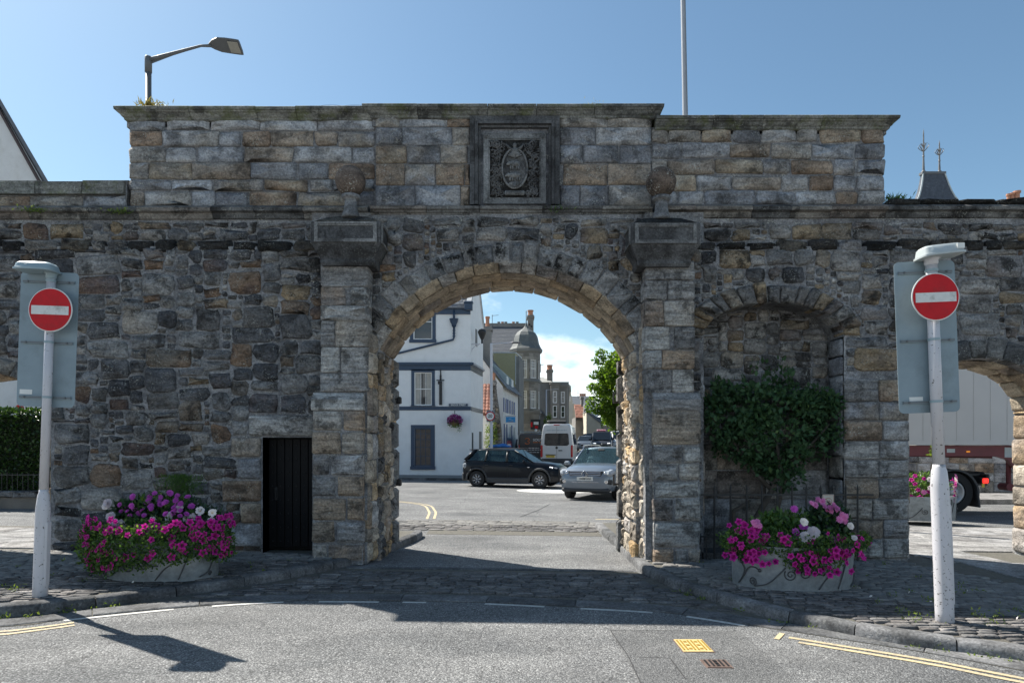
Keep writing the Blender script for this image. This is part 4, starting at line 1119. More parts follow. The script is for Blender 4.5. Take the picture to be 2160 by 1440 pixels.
paint('yellow_line_end', AE, SA, s_at_px(1650), s_at_px(1650) + .05, -.36, -.12, M_YLINE, .006, n=1)
# yellow lines beyond the arch
YC = smooth_curve([(-1.75, 15.6), (-1.95, 17.5), (-2.6, 19.5), (-5.0, 21.0), (-9, 21.6)]); SY = arclen(YC)
for o in (0.0, .16): paint('yellow_line', YC, SY, 0, SY[-1], o, o + .06, M_YLINE, .005, n=24)
YC2 = [(1.95, 15.9), (4.2, 16.1)]; paint('yellow_line', YC2, arclen(YC2), 0, 2.2, 0, .09, M_YLINE, .005, n=2)
# mini roundabout disc
mb = MB(); mb.prism([(1.62 + 1.45 * math.cos(2 * math.pi * k / 40), 25.4 + 1.15 * math.sin(2 * math.pi * k / 40)) for k in range(40)], lambda u, v, d: (u, v, gz(u, v) + d), 0, .006)
mb.build('roundabout_disc', M_WLINE, ROAD, world=True)
# darker tarmac patch seams: a reinstated trench
M_PATCH = asphalt(.84, 105.0); M_PATCH.name = 'reinstated asphalt'
def seam(pts, w=.012):
    C = [tuple(p) for p in pts]; return paint('patch_seam', C, arclen(C), 0, arclen(C)[-1], 0, w, M_SEAM, .004, n=10)
M_SEAM = M('bitumen seam', (0.04, 0.04, 0.04), .8, var=.3, scale=20)
def gp(px, py):
    x, y = 0, 5
    for _ in range(6):
        d = (CAM_H - gz(x, y)) * F / (py - 935); x, y = (px - 1080) * d / F, d
    return (x, y)
MB().add([(*p, gz(*p) + .0025) for p in (gp(1288, 1330), gp(1352, 1442), gp(1690, 1442), gp(1560, 1330))], [(0, 1, 2, 3)]).build('tarmac_patch', M_PATCH, ROAD, world=True)
seam([gp(1287, 1329), gp(1440, 1329)], .008); seam([gp(1287, 1330), gp(1325, 1385), gp(1350, 1440)], .010); seam([gp(1348, 1386), gp(1412, 1388)], .008); seam([gp(1412, 1388), gp(1445, 1432)], .012)
seam([gp(1160, 1062), gp(1135, 1075), gp(1095, 1090)], .03)
# service covers in the carriageway
M_YCOV = M('worn yellow cover paint', (0.60, 0.46, 0.20), .6, var=.2, scale=20, dirt=.35, dirt_rgb=(.62, .6, .5))
M_YDK = M('dark yellow raised bar', (0.30, 0.19, 0.03), .6, var=.3, scale=25)
M_IRONR = M('rusty cast iron', (0.17, 0.12, 0.10), .6, metal=.3, var=.35, scale=30)
def cover(name, label, c, sx, sy, shear, mat, mat2, bars, cat):
    x, y = c; t = thing(name, label, cat, (x, y, gz(x, y)))
    mb = MB(); mb.prism([(-sx / 2 - shear, sy / 2), (-sx / 2 + shear, -sy / 2), (sx / 2 + shear, -sy / 2), (sx / 2 - shear, sy / 2)], lambda u, v, d: (u, v, d), .0, .010); mb.build('cover_plate', mat, t)
    fr_ = MB()
    fr_.prism([(-sx / 2 - shear - .012, sy / 2 + .012), (-sx / 2 + shear - .012, -sy / 2 - .012), (sx / 2 + shear + .012, -sy / 2 - .012), (sx / 2 - shear + .012, sy / 2 + .012)], lambda u, v, d: (u, v, d), .0, .005); fr_.build('cover_frame', M_IRONR, t)
    for i in range(bars):
        b = MB(); f0 = -sx / 2 + sx * (i + .5) / bars
        if i % 3 == 2:
            for k in (-.28, 0, .28): b.prism([(f0 - .014 - shear * 2 * k, sy * k + .02), (f0 - .014 - shear * 2 * k, sy * k - .02), (f0 + .014 - shear * 2 * k, sy * k - .02), (f0 + .014 - shear * 2 * k, sy * k + .02)], lambda u, v, d: (u, v, d), .010, .014)
        else: b.prism([(f0 - .008 - shear * .8, sy * .40), (f0 - .008 + shear * .8, -sy * .40), (f0 + .008 + shear * .8, -sy * .40), (f0 + .008 - shear * .8, sy * .40)], lambda u, v, d: (u, v, d), .010, .014)
        b.build('raised_bar', mat2, t)
    return t
cover('service_cover', 'yellow painted square service cover with raised bars set in the road', gp(1462, 1362), .25, .36, 0.0, M_YCOV, M_YDK, 8, 'service cover')
cover('service_cover', 'small brown cast iron service cover set in the road near the kerb', gp(1511, 1400), .19, .19, 0.0, M_IRONR, M_BLACK, 5, 'service cover')
# road and pavement before the far houses
FP = pave('pavement', [(-16, 31.6), (-2.1, 31.6), (-1.3, 32.4), (-.35, 36), (.4, 40), (-.6, 40), (-16, 36)], M_JOINT)
FP.data.materials[0] = M_HARL
tag(MB().prism([(-16, 31.45), (-2.0, 31.45), (-1.2, 32.3), (-.3, 36), (-.45, 36), (-1.35, 32.45), (-2.1, 31.6), (-16, 31.6)], lambda u, v, d: (u, v, gz(u, v) + d), -.05, PV + .01).build('kerb', M_KERB), kind='structure')
tag(MB().prism([(10, 21.6), (40, 21.6), (40, 24.5), (10, 24.5)], lambda u, v, d: (u, v, gz(u, v) + d), -.05, PV).build('pavement', M_SLAB), kind='structure')
# ---------------------------------------------------------------- leaves
nr = np.random.default_rng(5)
def leaf_mat(name, stops, trans=0.35, rough=0.45, spec=0.4):
    m, t, b = new_mat(name)
    a = t.nodes.new('ShaderNodeAttribute'); a.attribute_name = 'lv'
    c = ramp(t, a.outputs['Fac'], stops); lk(t, c, b.inputs['Base Color']); b.inputs['Roughness'].default_value = rough; b.inputs['Specular IOR Level'].default_value = spec
    tl = t.nodes.new('ShaderNodeBsdfTranslucent'); c2 = mixc(t, 1.0, c, (1.5, 1.45, 0.6), 'MULTIPLY'); lk(t, c2, tl.inputs[0])
    mx = t.nodes.new('ShaderNodeMixShader'); mx.inputs[0].default_value = trans
    lk(t, b.outputs[0], mx.inputs[1]); lk(t, tl.outputs[0], mx.inputs[2]); lk(t, mx.outputs[0], t.nodes['Material Output'].inputs[0])
    return m
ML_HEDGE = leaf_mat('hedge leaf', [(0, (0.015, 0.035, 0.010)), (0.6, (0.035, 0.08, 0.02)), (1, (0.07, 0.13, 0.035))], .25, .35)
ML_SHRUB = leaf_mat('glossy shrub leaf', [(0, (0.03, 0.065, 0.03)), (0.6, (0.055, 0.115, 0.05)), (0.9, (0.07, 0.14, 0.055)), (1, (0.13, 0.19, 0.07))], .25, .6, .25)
ML_TREE = leaf_mat('lime tree leaf', [(0, (0.06, 0.12, 0.018)), (0.5, (0.15, 0.24, 0.03)), (0.85, (0.30, 0.33, 0.035)), (1, (0.46, 0.34, 0.035))], .62)
ML_PET = leaf_mat('petunia leaf', [(0, (0.035, 0.075, 0.022)), (0.7, (0.085, 0.17, 0.04)), (1, (0.18, 0.28, 0.07))], .4)
ML_DAH = leaf_mat('dark bedding leaf', [(0, (0.012, 0.03, 0.016)), (0.7, (0.03, 0.07, 0.035)), (1, (0.08, 0.16, 0.04))], .3)
ML_FEATH = leaf_mat('feathery leaf', [(0, (0.04, 0.10, 0.02)), (1, (0.09, 0.19, 0.04))], .45)
ML_WEED = leaf_mat('weed leaf', [(0, (0.06, 0.11, 0.02)), (1, (0.19, 0.25, 0.06))], .4)
ML_DRY = leaf_mat('dry leaf', [(0, (0.22, 0.07, 0.02)), (1, (0.42, 0.20, 0.07))], .2, .8, .1)
def leaves(name, ctr, size, mat, parent=None, up=0.3, outward=None, aspect=0.55, droop=0.0, jit=0.35, kind=None, lv=None, seed=None, fold=0.18, dirs=None):
    C = np.asarray(ctr, float); n = len(C)
    if dirs is None:
        d = nr.normal(size=(n, 3))
        if outward is not None: d = d * 0.9 + np.asarray(outward) * 1.0
        d[:, 2] += up - droop
    else: d = np.asarray(dirs, float) + nr.normal(size=(n, 3)) * .15
    d /= np.linalg.norm(d, axis=1)[:, None] + 1e-9
    nn = nr.normal(size=(n, 3)); nn[:, 2] += 0.9
    if outward is not None: nn += np.asarray(outward) * 0.8
    sd = np.cross(d, nn); sd /= np.linalg.norm(sd, axis=1)[:, None] + 1e-9; up_ = np.cross(sd, d)
    s = size * nr.uniform(1 - jit, 1 + jit, n)[:, None]
    V = np.stack([C, C + d * s * .45 + sd * s * aspect * .5 + up_ * s * fold * .5, C + d * s, C + d * s * .45 - sd * s * aspect * .5 + up_ * s * fold * .5], 1).reshape(-1, 3)
    me = bpy.data.meshes.new(name); me.vertices.add(4 * n); me.vertices.foreach_set('co', V.astype(np.float32).ravel())
    me.loops.add(6 * n); me.polygons.add(2 * n)
    b = (np.arange(n) * 4)[:, None]; me.loops.foreach_set('vertex_index', np.concatenate([b, b + 1, b + 2, b, b + 2, b + 3], 1).astype(np.int32).ravel())
    me.polygons.foreach_set('loop_start', np.arange(2 * n, dtype=np.int32) * 3); me.polygons.foreach_set('loop_total', np.full(2 * n, 3, dtype=np.int32))
    me.update(calc_edges=True)
    at_ = me.attributes.new('lv', 'FLOAT', 'FACE'); q = (nr.random(n) if lv is None else np.clip(lv + nr.normal(size=n) * .15, 0, 1)); at_.data.foreach_set('value', np.repeat(q, 2).astype(np.float32))
    me.materials.append(mat); me.validate()
    o = bpy.data.objects.new(name, me); COL.objects.link(o); setp(o, parent, True)
    if kind: o['kind'] = kind
    return o
def shell_pts(n, c, r, inner=0.6, lump=0.25, seed=0):
    """points in an uneven shell"""
    d = nr.normal(size=(n, 3)); d /= np.linalg.norm(d, axis=1)[:, None]
    k = np.zeros(n)
    rg = np.random.default_rng(seed)
    for _ in range(9):
        a = rg.normal(size=3); a /= np.linalg.norm(a); k += np.maximum(0, (d @ a) - .55) * rg.uniform(-1.4, 1.6)
    rad = (inner + (1 - inner) * nr.random(n) ** .5) * (1 + lump * k)
    return np.asarray(c) + d * rad[:, None] * np.asarray(r), d
M_BARK = M('tree bark', (0.10, 0.085, 0.07), .95, var=.3, scale=9, bmp=.02)
M_STEM = M('green stem', (0.06, 0.10, 0.03), .7, var=.2)

# ---------------------------------------------------------------- sign posts
def sign_post(label, base, lean, bx0, bx1, bz0, bz1, disc_z, disc_dx, dr, lamp, top, r0, r1, zt, sticker, group):
    t = thing('sign_post', label, 'road sign', base, rot=(0, lean, 0), group=group)
    MB().lathe([(r0 * 1.01, -.12), (r0, .1), (r0 * .985, zt), (r0 * .96, zt + .03), (r1 * 1.25, zt + .16), (r1 * 1.03, zt + .19), (r1, zt + .22)], seg=24).build('post_base', M_CHIP, t, True)
    MB().lathe([(r1, zt + .2), (r1 * .96, top)], seg=20).build('pole', M_CHIP, t, True)
    MB().cbox(r0 * .55, .0, zt * .5, r0 * .95, r0 * 1.1, zt * .75, .01).build('access_door', M_POLE, t)
    # back board with rounded corners
    def rrect(x0, x1, z0, z1, r):
        P = []
        for cx, cz, a0 in ((x1 - r, z1 - r, 0), (x0 + r, z1 - r, 90), (x0 + r, z0 + r, 180), (x1 - r, z0 + r, 270)):
            for k in range(6): a = math.radians(a0 + 18 * k); P.append((cx + r * math.cos(a), cz + r * math.sin(a)))
        return P
    yb = r1 + .02
    MB().prism(rrect(bx0, bx1, bz0, bz1, .05), lambda u, v, d: (u, yb + d, v), 0.0, .004).build('board', M_BOARD, t)
    for f in (.075, .525, .93):
        z = bz1 - (bz1 - bz0) * f
        mb = MB(); mb.box(bx0 + .035, bx1 - .035, yb - .018, yb - .0005, z - .014, z + .014); mb.box(bx0 + .035, bx1 - .035, yb - .019, yb - .0178, z - .004, z + .004, 1)
        mb.build('channel_rail', [M_RAIL, M_STEELG], t)
        for q in (bx0 + .09, bx1 - .09): MB().lathe([(.010, .0), (.010, .008), (.004, .010)], (q, yb - .019, z), 8, axis='y').build('bolt', M_STEELG, t)
        MB().lathe([(r1 * 1.06, z - .012), (r1 * 1.06, z + .012)], seg=20).build('pole_clip', M_LAMPGREY, t)
    x, z = sticker
    MB().box(x, x + .13, yb - .003, yb - .0008, z, z + .05).build('sticker', M_WHITE, t)
    # no entry disc
    yd = -r1 - .02
    D = MB().lathe([(dr, 0), (dr, .006), (dr * .99, .008)], (disc_dx, yd, disc_z), 48, axis='y').build('no_entry_disc', M_WHITE, t)
    MB().lathe([(dr * .955, .0), (dr * .955, .003)], (disc_dx, yd - .0085, disc_z), 48, axis='y').build('red_field', M_RED, D)
    MB().cbox(disc_dx, yd - .0135, disc_z - dr * .02, dr * 1.70, .003, dr * .40, .001).build('white_bar', M_WHITED, D)
    MB().cbox(disc_dx, yd + .012, disc_z, .10, .02, .05, .004).build('disc_bracket', M_STEELG, t)
    # lamp unit on top
    lx, lw, lh, tilt, pale = lamp
    Mx = Matrix.Rotation(tilt, 4, 'Y')
    lm = MB(); rings = []
    for (zz, sx, sy) in ((0, 1.0, 1.0), (.018, 1.0, 1.0), (.022, .95, .92), (lh * .8, .90, .80), (lh, .80, .62)):
        ring = []
        for k in range(20):
            a = 2 * math.pi * k / 20; n_ = 5
            u = math.copysign(abs(math.cos(a)) ** (2 / n_), math.cos(a)) * lw / 2 * sx; v = math.copysign(abs(math.sin(a)) ** (2 / n_), math.sin(a)) * .13 * sy
            p = Mx @ Vector((u, v, zz)); ring.append((lx + p.x, -.05 + p.y, top + .045 + p.z))
        rings.append(ring)
    LM = lm.loft(rings).build('lamp_unit', M_LAMPPALE if pale else M_LAMPGREY, t); smooth_by_angle(LM, 35)
    MB().lathe([(r1 * .95, top - .02), (r1 * 1.15, top), (r1 * 1.15, top + .03), (r1 * 1.6, top + .045)], seg=16).build('lamp_collar', M_LAMPGREY if not pale else M_POLE, t, True)
    if not pale: MB().box(lx - .06, lx - .035, -.16, -.157, top + .075, top + .10).build('lamp_sticker', M_WHITE, t)
    else:
        p = Mx @ Vector((lw * .33, 0, .05)); MB().cbox(lx + p.x, -.165, top + .045 + p.z + .01, .07, .012, .05, .002).build('lamp_sticker', M_WHITE, t)
    return t
sign_post('no entry sign on a white post by the left kerb, under a blue grey lamp', (-4.88, 7.06, gz(-4.88, 7.06) + PV), math.radians(2.0), -.36, .247, 1.955, 3.36, 2.945, .05, .225, (-.11, .39, .085, 0.0, False), 3.29, .070, .043, .88, (-.33, 2.08), 'no entry signs')
sign_post('no entry sign on a white post by the right kerb, under a pale tilted lamp', (4.115, 6.49, gz(4.1, 6.49) + PV), math.radians(-2.2), -.315, .27, 1.985, 3.44, 3.065, -.02, .225, (.05, .40, .10, math.radians(-4), True), 3.40, .080, .053, 1.27, (-.215, 2.09), 'no entry signs')

# street lamp and mast behind the wall
def street_lamp():
    d = 13.5; x, y, _ = at(313, 200, d); zt = at(0, 120, d)[2]
    t = thing('street_lamp', 'grey street lamp with curved arm rising behind the left end of the gateway', 'street lamp', (x, y, gz(x, y)))
    z0 = gz(x, y); zt -= z0
    MB().lathe([(.09, -.1), (.09, 1.2), (.064, 1.3), (.056, zt - .3)], seg=14).build('post', M_STEELG, t, True)
    MB().lathe([(.066, zt - .31), (.068, zt - .01), (.06, zt)], seg=14).build('post_sleeve', M_STEELG, t, True)
    def q(px, py): a = at(px, py, d); return (a[0] - x, 0, a[2] - z0)
    pts = [q(*p) for p in ((316, 127), (340, 120), (390, 106), (424, 97), (446, 97))]
    MB().tube(pts, [.05, .042, .03, .024, .03], 10).build('arm', M_STEELG, t, True)
    gs = MB(); a, b, c = q(318, 135), q(318, 125), q(391, 107); gs.prism([(a[0], a[2]), (c[0], c[2]), (b[0], b[2])], lambda u, v, e: (u, e, v), -.008, .008); gs.build('gusset', M_STEELG, t)
    H = MB(); rings = []
    for px, w, pz0, pz1 in ((441, .03, 96, 91), (450, .10, 103, 89.5), (462, .15, 107, 89), (480, .16, 106, 90.5), (500, .16, 103.5, 93), (509, .155, 102.5, 94)):
        l = q(px, pz0); h_ = q(px, pz1); zc = h_[2]; th = .05
        rings.append([(l[0], -w, zc - th * .5), (l[0], -w, zc - th), (l[0], w, zc - th), (l[0], w, zc - th * .5), (l[0], w * .6, zc), (l[0], -w * .6, zc)])
    Mh = Matrix.Translation((q(441, 95)[0], 0, q(441, 95)[2])) @ Matrix.Rotation(math.radians(3), 4, 'Y') @ Matrix.Rotation(math.radians(-24), 4, 'X') @ Matrix.Translation((-q(441, 95)[0], 0, -q(441, 95)[2]))
    rings = [[tuple(Mh @ Vector(p)) for p in r] for r in rings]
    HD = H.loft(rings).build('lamp_head', M_STEELG, t)
    l = q(497, 100)
    P = [Mh @ Vector(p) for p in ((q(484, 0)[0], -.12, q(0, 92)[2] - .055), (q(506, 0)[0], -.12, q(0, 94)[2] - .052), (q(506, 0)[0], .12, q(0, 94)[2] - .052), (q(484, 0)[0], .12, q(0, 92)[2] - .055))]
    MB().slab(*P, -.006).build('lens', M_LENS, HD)
street_lamp()
d = 16.0; xa, ya, _ = at(1446.5, 240, d)
FPOLE = thing('flagpole', 'tall tapered grey mast rising behind the right half of the gateway', 'mast', (xa + .17, ya, gz(xa, ya)), rot=(0, math.radians(-1.1), 0))
MB().lathe([(.10, -.1), (.095, 2.0), (.068, 7), (.055, 14), (.03, 16), (.0, 16.05)], seg=16).build('mast', M_MAST, FPOLE, True)
MB().tube([(.07, -.03, 1.5), (.075, -.045, 7.0), (.03, -.075, 9.2), (.04, -.06, 15.8)], .006, 5).build('halyard', M_STEELG, FPOLE)

# ---------------------------------------------------------------- planters
M_PETAL = {}
def petal_mat(nm, c1, c2, c3=None, r0=.12, r1=.6):
    """colour by distance from the flower centre (object space radius)"""
    m, t, b = new_mat(nm); tc = t.nodes.new('ShaderNodeTexCoord'); ln = nd(t, 'ShaderNodeVectorMath', operation='LENGTH'); lk(t, tc.outputs['Object'], ln.inputs[0])
    f = mrange(t, ln.outputs['Value'], 0.0, .05)
    c = ramp(t, f, [(0.0, c1), (r0, c1), (r1, c2), (1.0, c3 or c2)])
    oi = t.nodes.new('ShaderNodeObjectInfo').outputs['Random']; c = mixc(t, 1.0, c, ramp(t, oi, [(0, (.75, .7, .8)), (1, (1.15, 1.1, 1.1))]), 'MULTIPLY')
    lk(t, c, b.inputs['Base Color']); b.inputs['Roughness'].default_value = .6; b.inputs['Specular IOR Level'].default_value = .2
    tl = t.nodes.new('ShaderNodeBsdfTranslucent'); lk(t, c, tl.inputs[0]); mx = t.nodes.new('ShaderNodeMixShader'); mx.inputs[0].default_value = .35
    lk(t, b.outputs[0], mx.inputs[1]); lk(t, tl.outputs[0], mx.inputs[2]); lk(t, mx.outputs[0], t.nodes['Material Output'].inputs[0]); return m
MP_PET = petal_mat('magenta petunia petal', (0.20, 0.0, 0.07), (0.68, 0.03, 0.36), (0.74, 0.06, 0.42))
MP_DAH = petal_mat('purple pink dahlia petal', (0.75, 0.45, 0.08), (0.58, 0.10, 0.52), (0.66, 0.16, 0.60), .10, .2)
MP_PNK = petal_mat('pink dahlia petal', (0.80, 0.45, 0.12), (0.80, 0.22, 0.52), (0.84, 0.36, 0.62), .12, .25)
MP_WHT = petal_mat('white begonia petal', (0.80, 0.52, 0.03), (0.84, 0.82, 0.76), (0.86, 0.84, 0.80), .22, .32)
MP_WHD = petal_mat('double white petal', (0.82, 0.80, 0.68), (0.86, 0.85, 0.80), None)
def trumpet():
    mb = MB(); n = 30; rings = []
    for (r_, z_, lob) in ((.004, -.045, 0), (.009, -.02, .0), (.018, -.003, .05), (.034, .004, .10), (.044, -.002, .17)):
        rings.append([((r_ * (1 + lob * (math.cos(5 * a) * 1.0 - .25))) * math.cos(a), (r_ * (1 + lob * (math.cos(5 * a) - .25))) * math.sin(a), z_ + .003 * math.cos(5 * a)) for a in (2 * math.pi * k / n for k in range(n))])
    return mb.loft(rings, cap=False).mesh('petunia_flower', MP_PET, True)
def layered(name, mat, layers, cup):
    mb = MB()
    for (n, r_, w, z_, tl) in layers:
        for k in range(n):
            a = 2 * math.pi * (k + .5 * (tl * 10 % 1)) / n + R(-.08, .08); ca, sa = math.cos(a), math.sin(a); rr = r_ * R(.9, 1.08)
            def q(rad, off, z): return (rad * ca - off * sa, rad * sa + off * ca, z)
            mb.add([q(.003, 0, z_), q(rr * .55, -w * .5, z_ + tl * .5 * rr), q(rr * .95, -w * .36, z_ + tl * rr), q(rr, 0, z_ + tl * rr * .95), q(rr * .95, w * .36, z_ + tl * rr), q(rr * .55, w * .5, z_ + tl * .5 * rr), q(rr * .55, 0, z_ + tl * .42 * rr)], [(0, 1, 6), (1, 2, 3, 6), (6, 3, 4, 5), (0, 6, 5)])
    mb.ball((0, 0, cup), .010, .010, .006, 8, 4)
    return mb.mesh(name, mat, True)
ME_PET = trumpet()
ME_DAH = layered('dahlia_flower', MP_DAH, [(14, .046, .016, 0, .1), (12, .038, .015, .004, .35), (9, .027, .013, .007, .75)], .012)
ME_PNK = layered('dahlia_flower', MP_PNK, [(10, .05, .021, 0, .05), (9, .04, .018, .004, .3)], .009)
ME_WHT = layered('begonia_flower', MP_WHT, [(6, .052, .042, 0, .12), (5, .044, .036, .004, .3)], .010)
ME_WHD = layered('begonia_flower', MP_WHD, [(8, .060, .045, 0, .1), (7, .05, .04, .006, .35), (6, .038, .032, .012, .7), (5, .024, .024, .018, 1.1)], .02)
def face(o, n, spin=0.0):
    o.rotation_mode = 'QUATERNION'; o.rotation_quaternion = Vector(n).to_track_quat('Z', 'Y') @ Quaternion((0, 0, 1), R(0, 6.28)); return o
def flowers(name, me, pts, nrm, parent, s=(.8, 1.15)):
    for p, n in zip(pts, nrm):
        o = inst(name, me, tuple(p), sc=(R(*s),) * 3); face(o, (n[0] + R(-.35, .35), n[1] - .25 + R(-.3, .3), n[2] + R(-.3, .3))); setp(o, parent, True)
def planter(label, c, a, b, h, group):
    x, y = c; z = gz(x, y) + PV + .01
    t = thing('flower_planter', label, 'planter', (x, y, z), group=group)
    n = 48; mb = MB()
    tilt = -.0125
    rings = []
    for (s, zz) in ((.975, -.02), (.975, .02), (.98, .03), (1.0, h), (1.012, h), (1.012, h + .012), (.985, h + .012), (.985, h - .08)):
        rings.append([(a * s * math.cos(q), b * s * math.sin(q), zz + tilt * a * math.cos(q)) for q in (2 * math.pi * k / n for k in range(n))])
    TB = mb.loft(rings, cap=True).build('tub', M_GALV, t); smooth_by_angle(TB, 40)
    sl = MB(); sl.prism([(a * .98 * math.cos(2 * math.pi * k / n), b * .98 * math.sin(2 * math.pi * k / n)) for k in range(n)], lambda u, v, d: (u, v, d + tilt * u), h - .10, h - .05); sl.build('soil', M_JOINT, t)
    def surf(u, v): # u angle offset along front in metres, v height
        q = -math.pi / 2 + u; s = .985 + .02 * v / h + .012
        return (a * s * math.cos(q), b * s * math.sin(q), v + tilt * a * math.cos(q))
    def scroll(pts, spirals, balls=()):
        m = MB(); m.tube([surf(*p) for p in smooth_curve(pts, 30)], .008, 6)
        for (u, v, r_, sg, ph) in spirals:
            P = []
            for k in range(34):
                q = ph + sg * k * .33; rr = r_ * (1 - k / 36)
                P.append(surf(u + rr * math.cos(q) / a * 1.05, v + rr * math.sin(q)))
            m.tube(P, .007, 5)
        for (u, v) in balls: m.ball(surf(u, v), .022, seg=10, rows=7)
        m.build('iron_scroll', M_IRONG, t, True)
    hh = h / .46
    scroll([(-1.25, .03 * hh), (-1.12, .12 * hh), (-1.08, .2 * hh), (-1.15, .27 * hh)], [], [(-1.16, .28 * hh)])
    scroll([(-1.1, .12 * hh), (-.98, .22 * hh), (-.85, .23 * hh), (-.77, .2 * hh)], [], [(-.76, .2 * hh)])
    scroll([(-.86, .02 * hh), (-.62, .06 * hh), (-.42, .18 * hh), (-.33, .25 * hh)], [(-.9, .07 * hh, .055, 1, -1.2), (-.25, .17 * hh, .07, 1, 2.5)])
    scroll([(-.12, .27 * hh), (.02, .24 * hh), (.1, .19 * hh), (.25, .18 * hh)], [(-.03, .19 * hh, .065, -1, 1.2)])
    scroll([(.2, .01), (.35, .14 * hh), (.58, .25 * hh), (.66, .34 * hh), (.64, .42 * hh)], [])
    scroll([(.58, .01), (.7, .2 * hh), (.8, .36 * hh)], [])
    scroll([(.98, .02), (1.2, .08 * hh), (1.32, .2 * hh)], [(1.25, .05 * hh, .03, 1, 0)], [(1.22, .23 * hh), (1.4, .22 * hh)])
    return t, z
def plant(name, label, cat, c): return thing(name, label, cat, c)
GP = 'bedding plants growing in the planters'
# left planter: almost buried
cL = (-4.22, 8.22); TLp, zL = planter('pale metal flower planter beside the left sign post, nearly buried in pink petunias', cL, .68, .42, .44, 'metal flower planters')
def dome(n, c, ax, ay, zf, lo=0.0, front=True):
    """points on an overhanging flower mound; zf(r) height profile"""
    P = []; N_ = []
    while len(P) < n:
        q = R(0, 2 * math.pi); r_ = math.sqrt(R(lo, 1.0)); x = r_ * math.cos(q); y = r_ * math.sin(q)
        if front and y > .35 and rnd.random() < .85: continue
        z = zf(r_); P.append((c[0] + ax * x, c[1] + ay * y, z)); N_.append((x * .9, y * .9, max(.1, 1.2 - r_ * 1.1)))
    return P, N_
def hang(n, c, ax, ay, z0, z1, th0, th1):
    P = []; N_ = []
    for _ in range(n):
        q = R(th0, th1); zz = R(0, 1); s = 1 + .10 * math.sin(zz * math.pi) + R(-.03, .05); s -= .12 * (1 - zz) ** 2 * 0.6
        P.append((c[0] + ax * s * math.cos(q), c[1] + ay * s * math.sin(q), z0 + (z1 - z0) * zz)); N_.append((math.cos(q), math.sin(q), .15))
    return P, N_
pet = plant('petunia', 'magenta petunias spilling over the left planter and almost hiding it', 'flowers', (cL[0], cL[1], zL + .44))
P1, N1 = hang(7600, cL, .78, .55, zL + .09, zL + .62, math.pi, 2 * math.pi)
lowz = lambda x: zL + .13 + .13 * min(1, max(0, (x - cL[0] + .5) / .9)) + .03 * math.sin(x * 17) if x > cL[0] - .62 else 0
P1 = [p for p in P1 if p[2] > lowz(p[0]) - R(0, .04)]
P2, N2 = dome(1700, cL, .78, .50, lambda r_: zL + .72 - .22 * r_ * r_, .2)
leaves('foliage', np.array(P1 + P2) + nr.normal(size=(len(P1) + len(P2), 3)) * .03, .042, ML_PET, pet, up=.3, aspect=.55, outward=None, kind='stuff')
Pf, Nf = hang(235, cL, .80, .575, zL + .08, zL + .72, math.pi * 1.0, math.pi * 2.0)
k = [i for i, p in enumerate(Pf) if p[2] > lowz(p[0]) + .02 and (abs(p[0] - cL[0] - .05) > .32 or rnd.random() < .5)]
flowers('petunia_flower', ME_PET, [Pf[i] for i in k], [Nf[i] for i in k], pet, (.62, 1.15))
Pf, Nf = dome(26, cL, .76, .50, lambda r_: zL + .75 - .2 * r_ * r_, .55); flowers('petunia_flower', ME_PET, Pf, Nf, pet, (.75, 1.1))
dh = plant('dahlia', 'purple pink dahlias standing above the petunias in the left planter', 'flowers', (cL[0] - .05, cL[1] + .1, zL + .5))
Pd, _ = shell_pts(1500, (cL[0] - .02, cL[1] + .14, zL + .70), (.58, .26, .23), .3, .2, 3); leaves('foliage', Pd, .075, ML_DAH, dh, up=.6, aspect=.5, kind='stuff')
Pd, _ = shell_pts(120, (cL[0] - .02, cL[1] - .05, zL + .86), (.36, .16, .12), .3, .2, 3); leaves('foliage', Pd, .07, ML_PET, dh, up=.9, aspect=.5, kind='stuff')
for i in range(46):
    x = R(-.50, .50); zz = 1.0 - .42 * x * x - R(0, .26); y = R(-.22, .06) - (1.0 - zz) * .35
    o = inst('dahlia_flower', ME_DAH, (cL[0] + x, cL[1] + y, zL + zz), sc=(R(.55, .95),) * 3); face(o, (x * .6 + R(-.4, .4), -.9 + R(-.4, .6), R(.2, .9))); setp(o, dh, True)
    MB().tube([(cL[0] + x, cL[1] + y + .01, zL + zz - .005), (cL[0] + x * .8, cL[1] + y * .6 + .05, zL + zz - .25)], .003, 4).build('stem', M_STEM, dh, world=True)
bg = plant('begonia', 'white begonias with yellow centres at the right side of the left planter', 'flowers', (cL[0] + .35, cL[1], zL + .5))
Pd, _ = shell_pts(420, (cL[0] + .40, cL[1] - .02, zL + .64), (.40, .24, .17), .3, .2, 8); leaves('foliage', Pd, .10, ML_DAH, bg, up=.4, aspect=.75, kind='stuff')
for (px, py) in ((378, 1072), (422, 1077), (446, 1098), (448, 1081), (358, 1100), (374, 1102), (393, 1094), (406, 1091), (355, 1091), (322, 1096), (358, 1087)):
    a = at(px, py, 8.02); o = inst('begonia_flower', ME_WHT, a, sc=(R(.85, 1.15),) * 3); face(o, (R(-.3, .5), -1, R(.1, .5))); setp(o, bg, True)
bg2 = plant('begonia', 'double white begonias at the left side of the left planter', 'flowers', (cL[0] - .45, cL[1], zL + .5))
Pd, _ = shell_pts(160, (cL[0] - .46, cL[1] + .02, zL + .72), (.16, .14, .16), .3, .2, 8); leaves('foliage', Pd, .09, ML_DAH, bg2, up=.4, aspect=.75, kind='stuff')
for (px, py, s) in ((228, 1061, 1.0), (234, 1089, 1.0), (254, 1108, 1.25), (241, 1101, .9), (266, 1112, .8), (222, 1068, .7)):
    a = at(px, py, 7.95); o = inst('begonia_flower', ME_WHD, a, sc=(s,) * 3); face(o, (R(-.5, .2), -1, R(.1, .6))); setp(o, bg2, True)
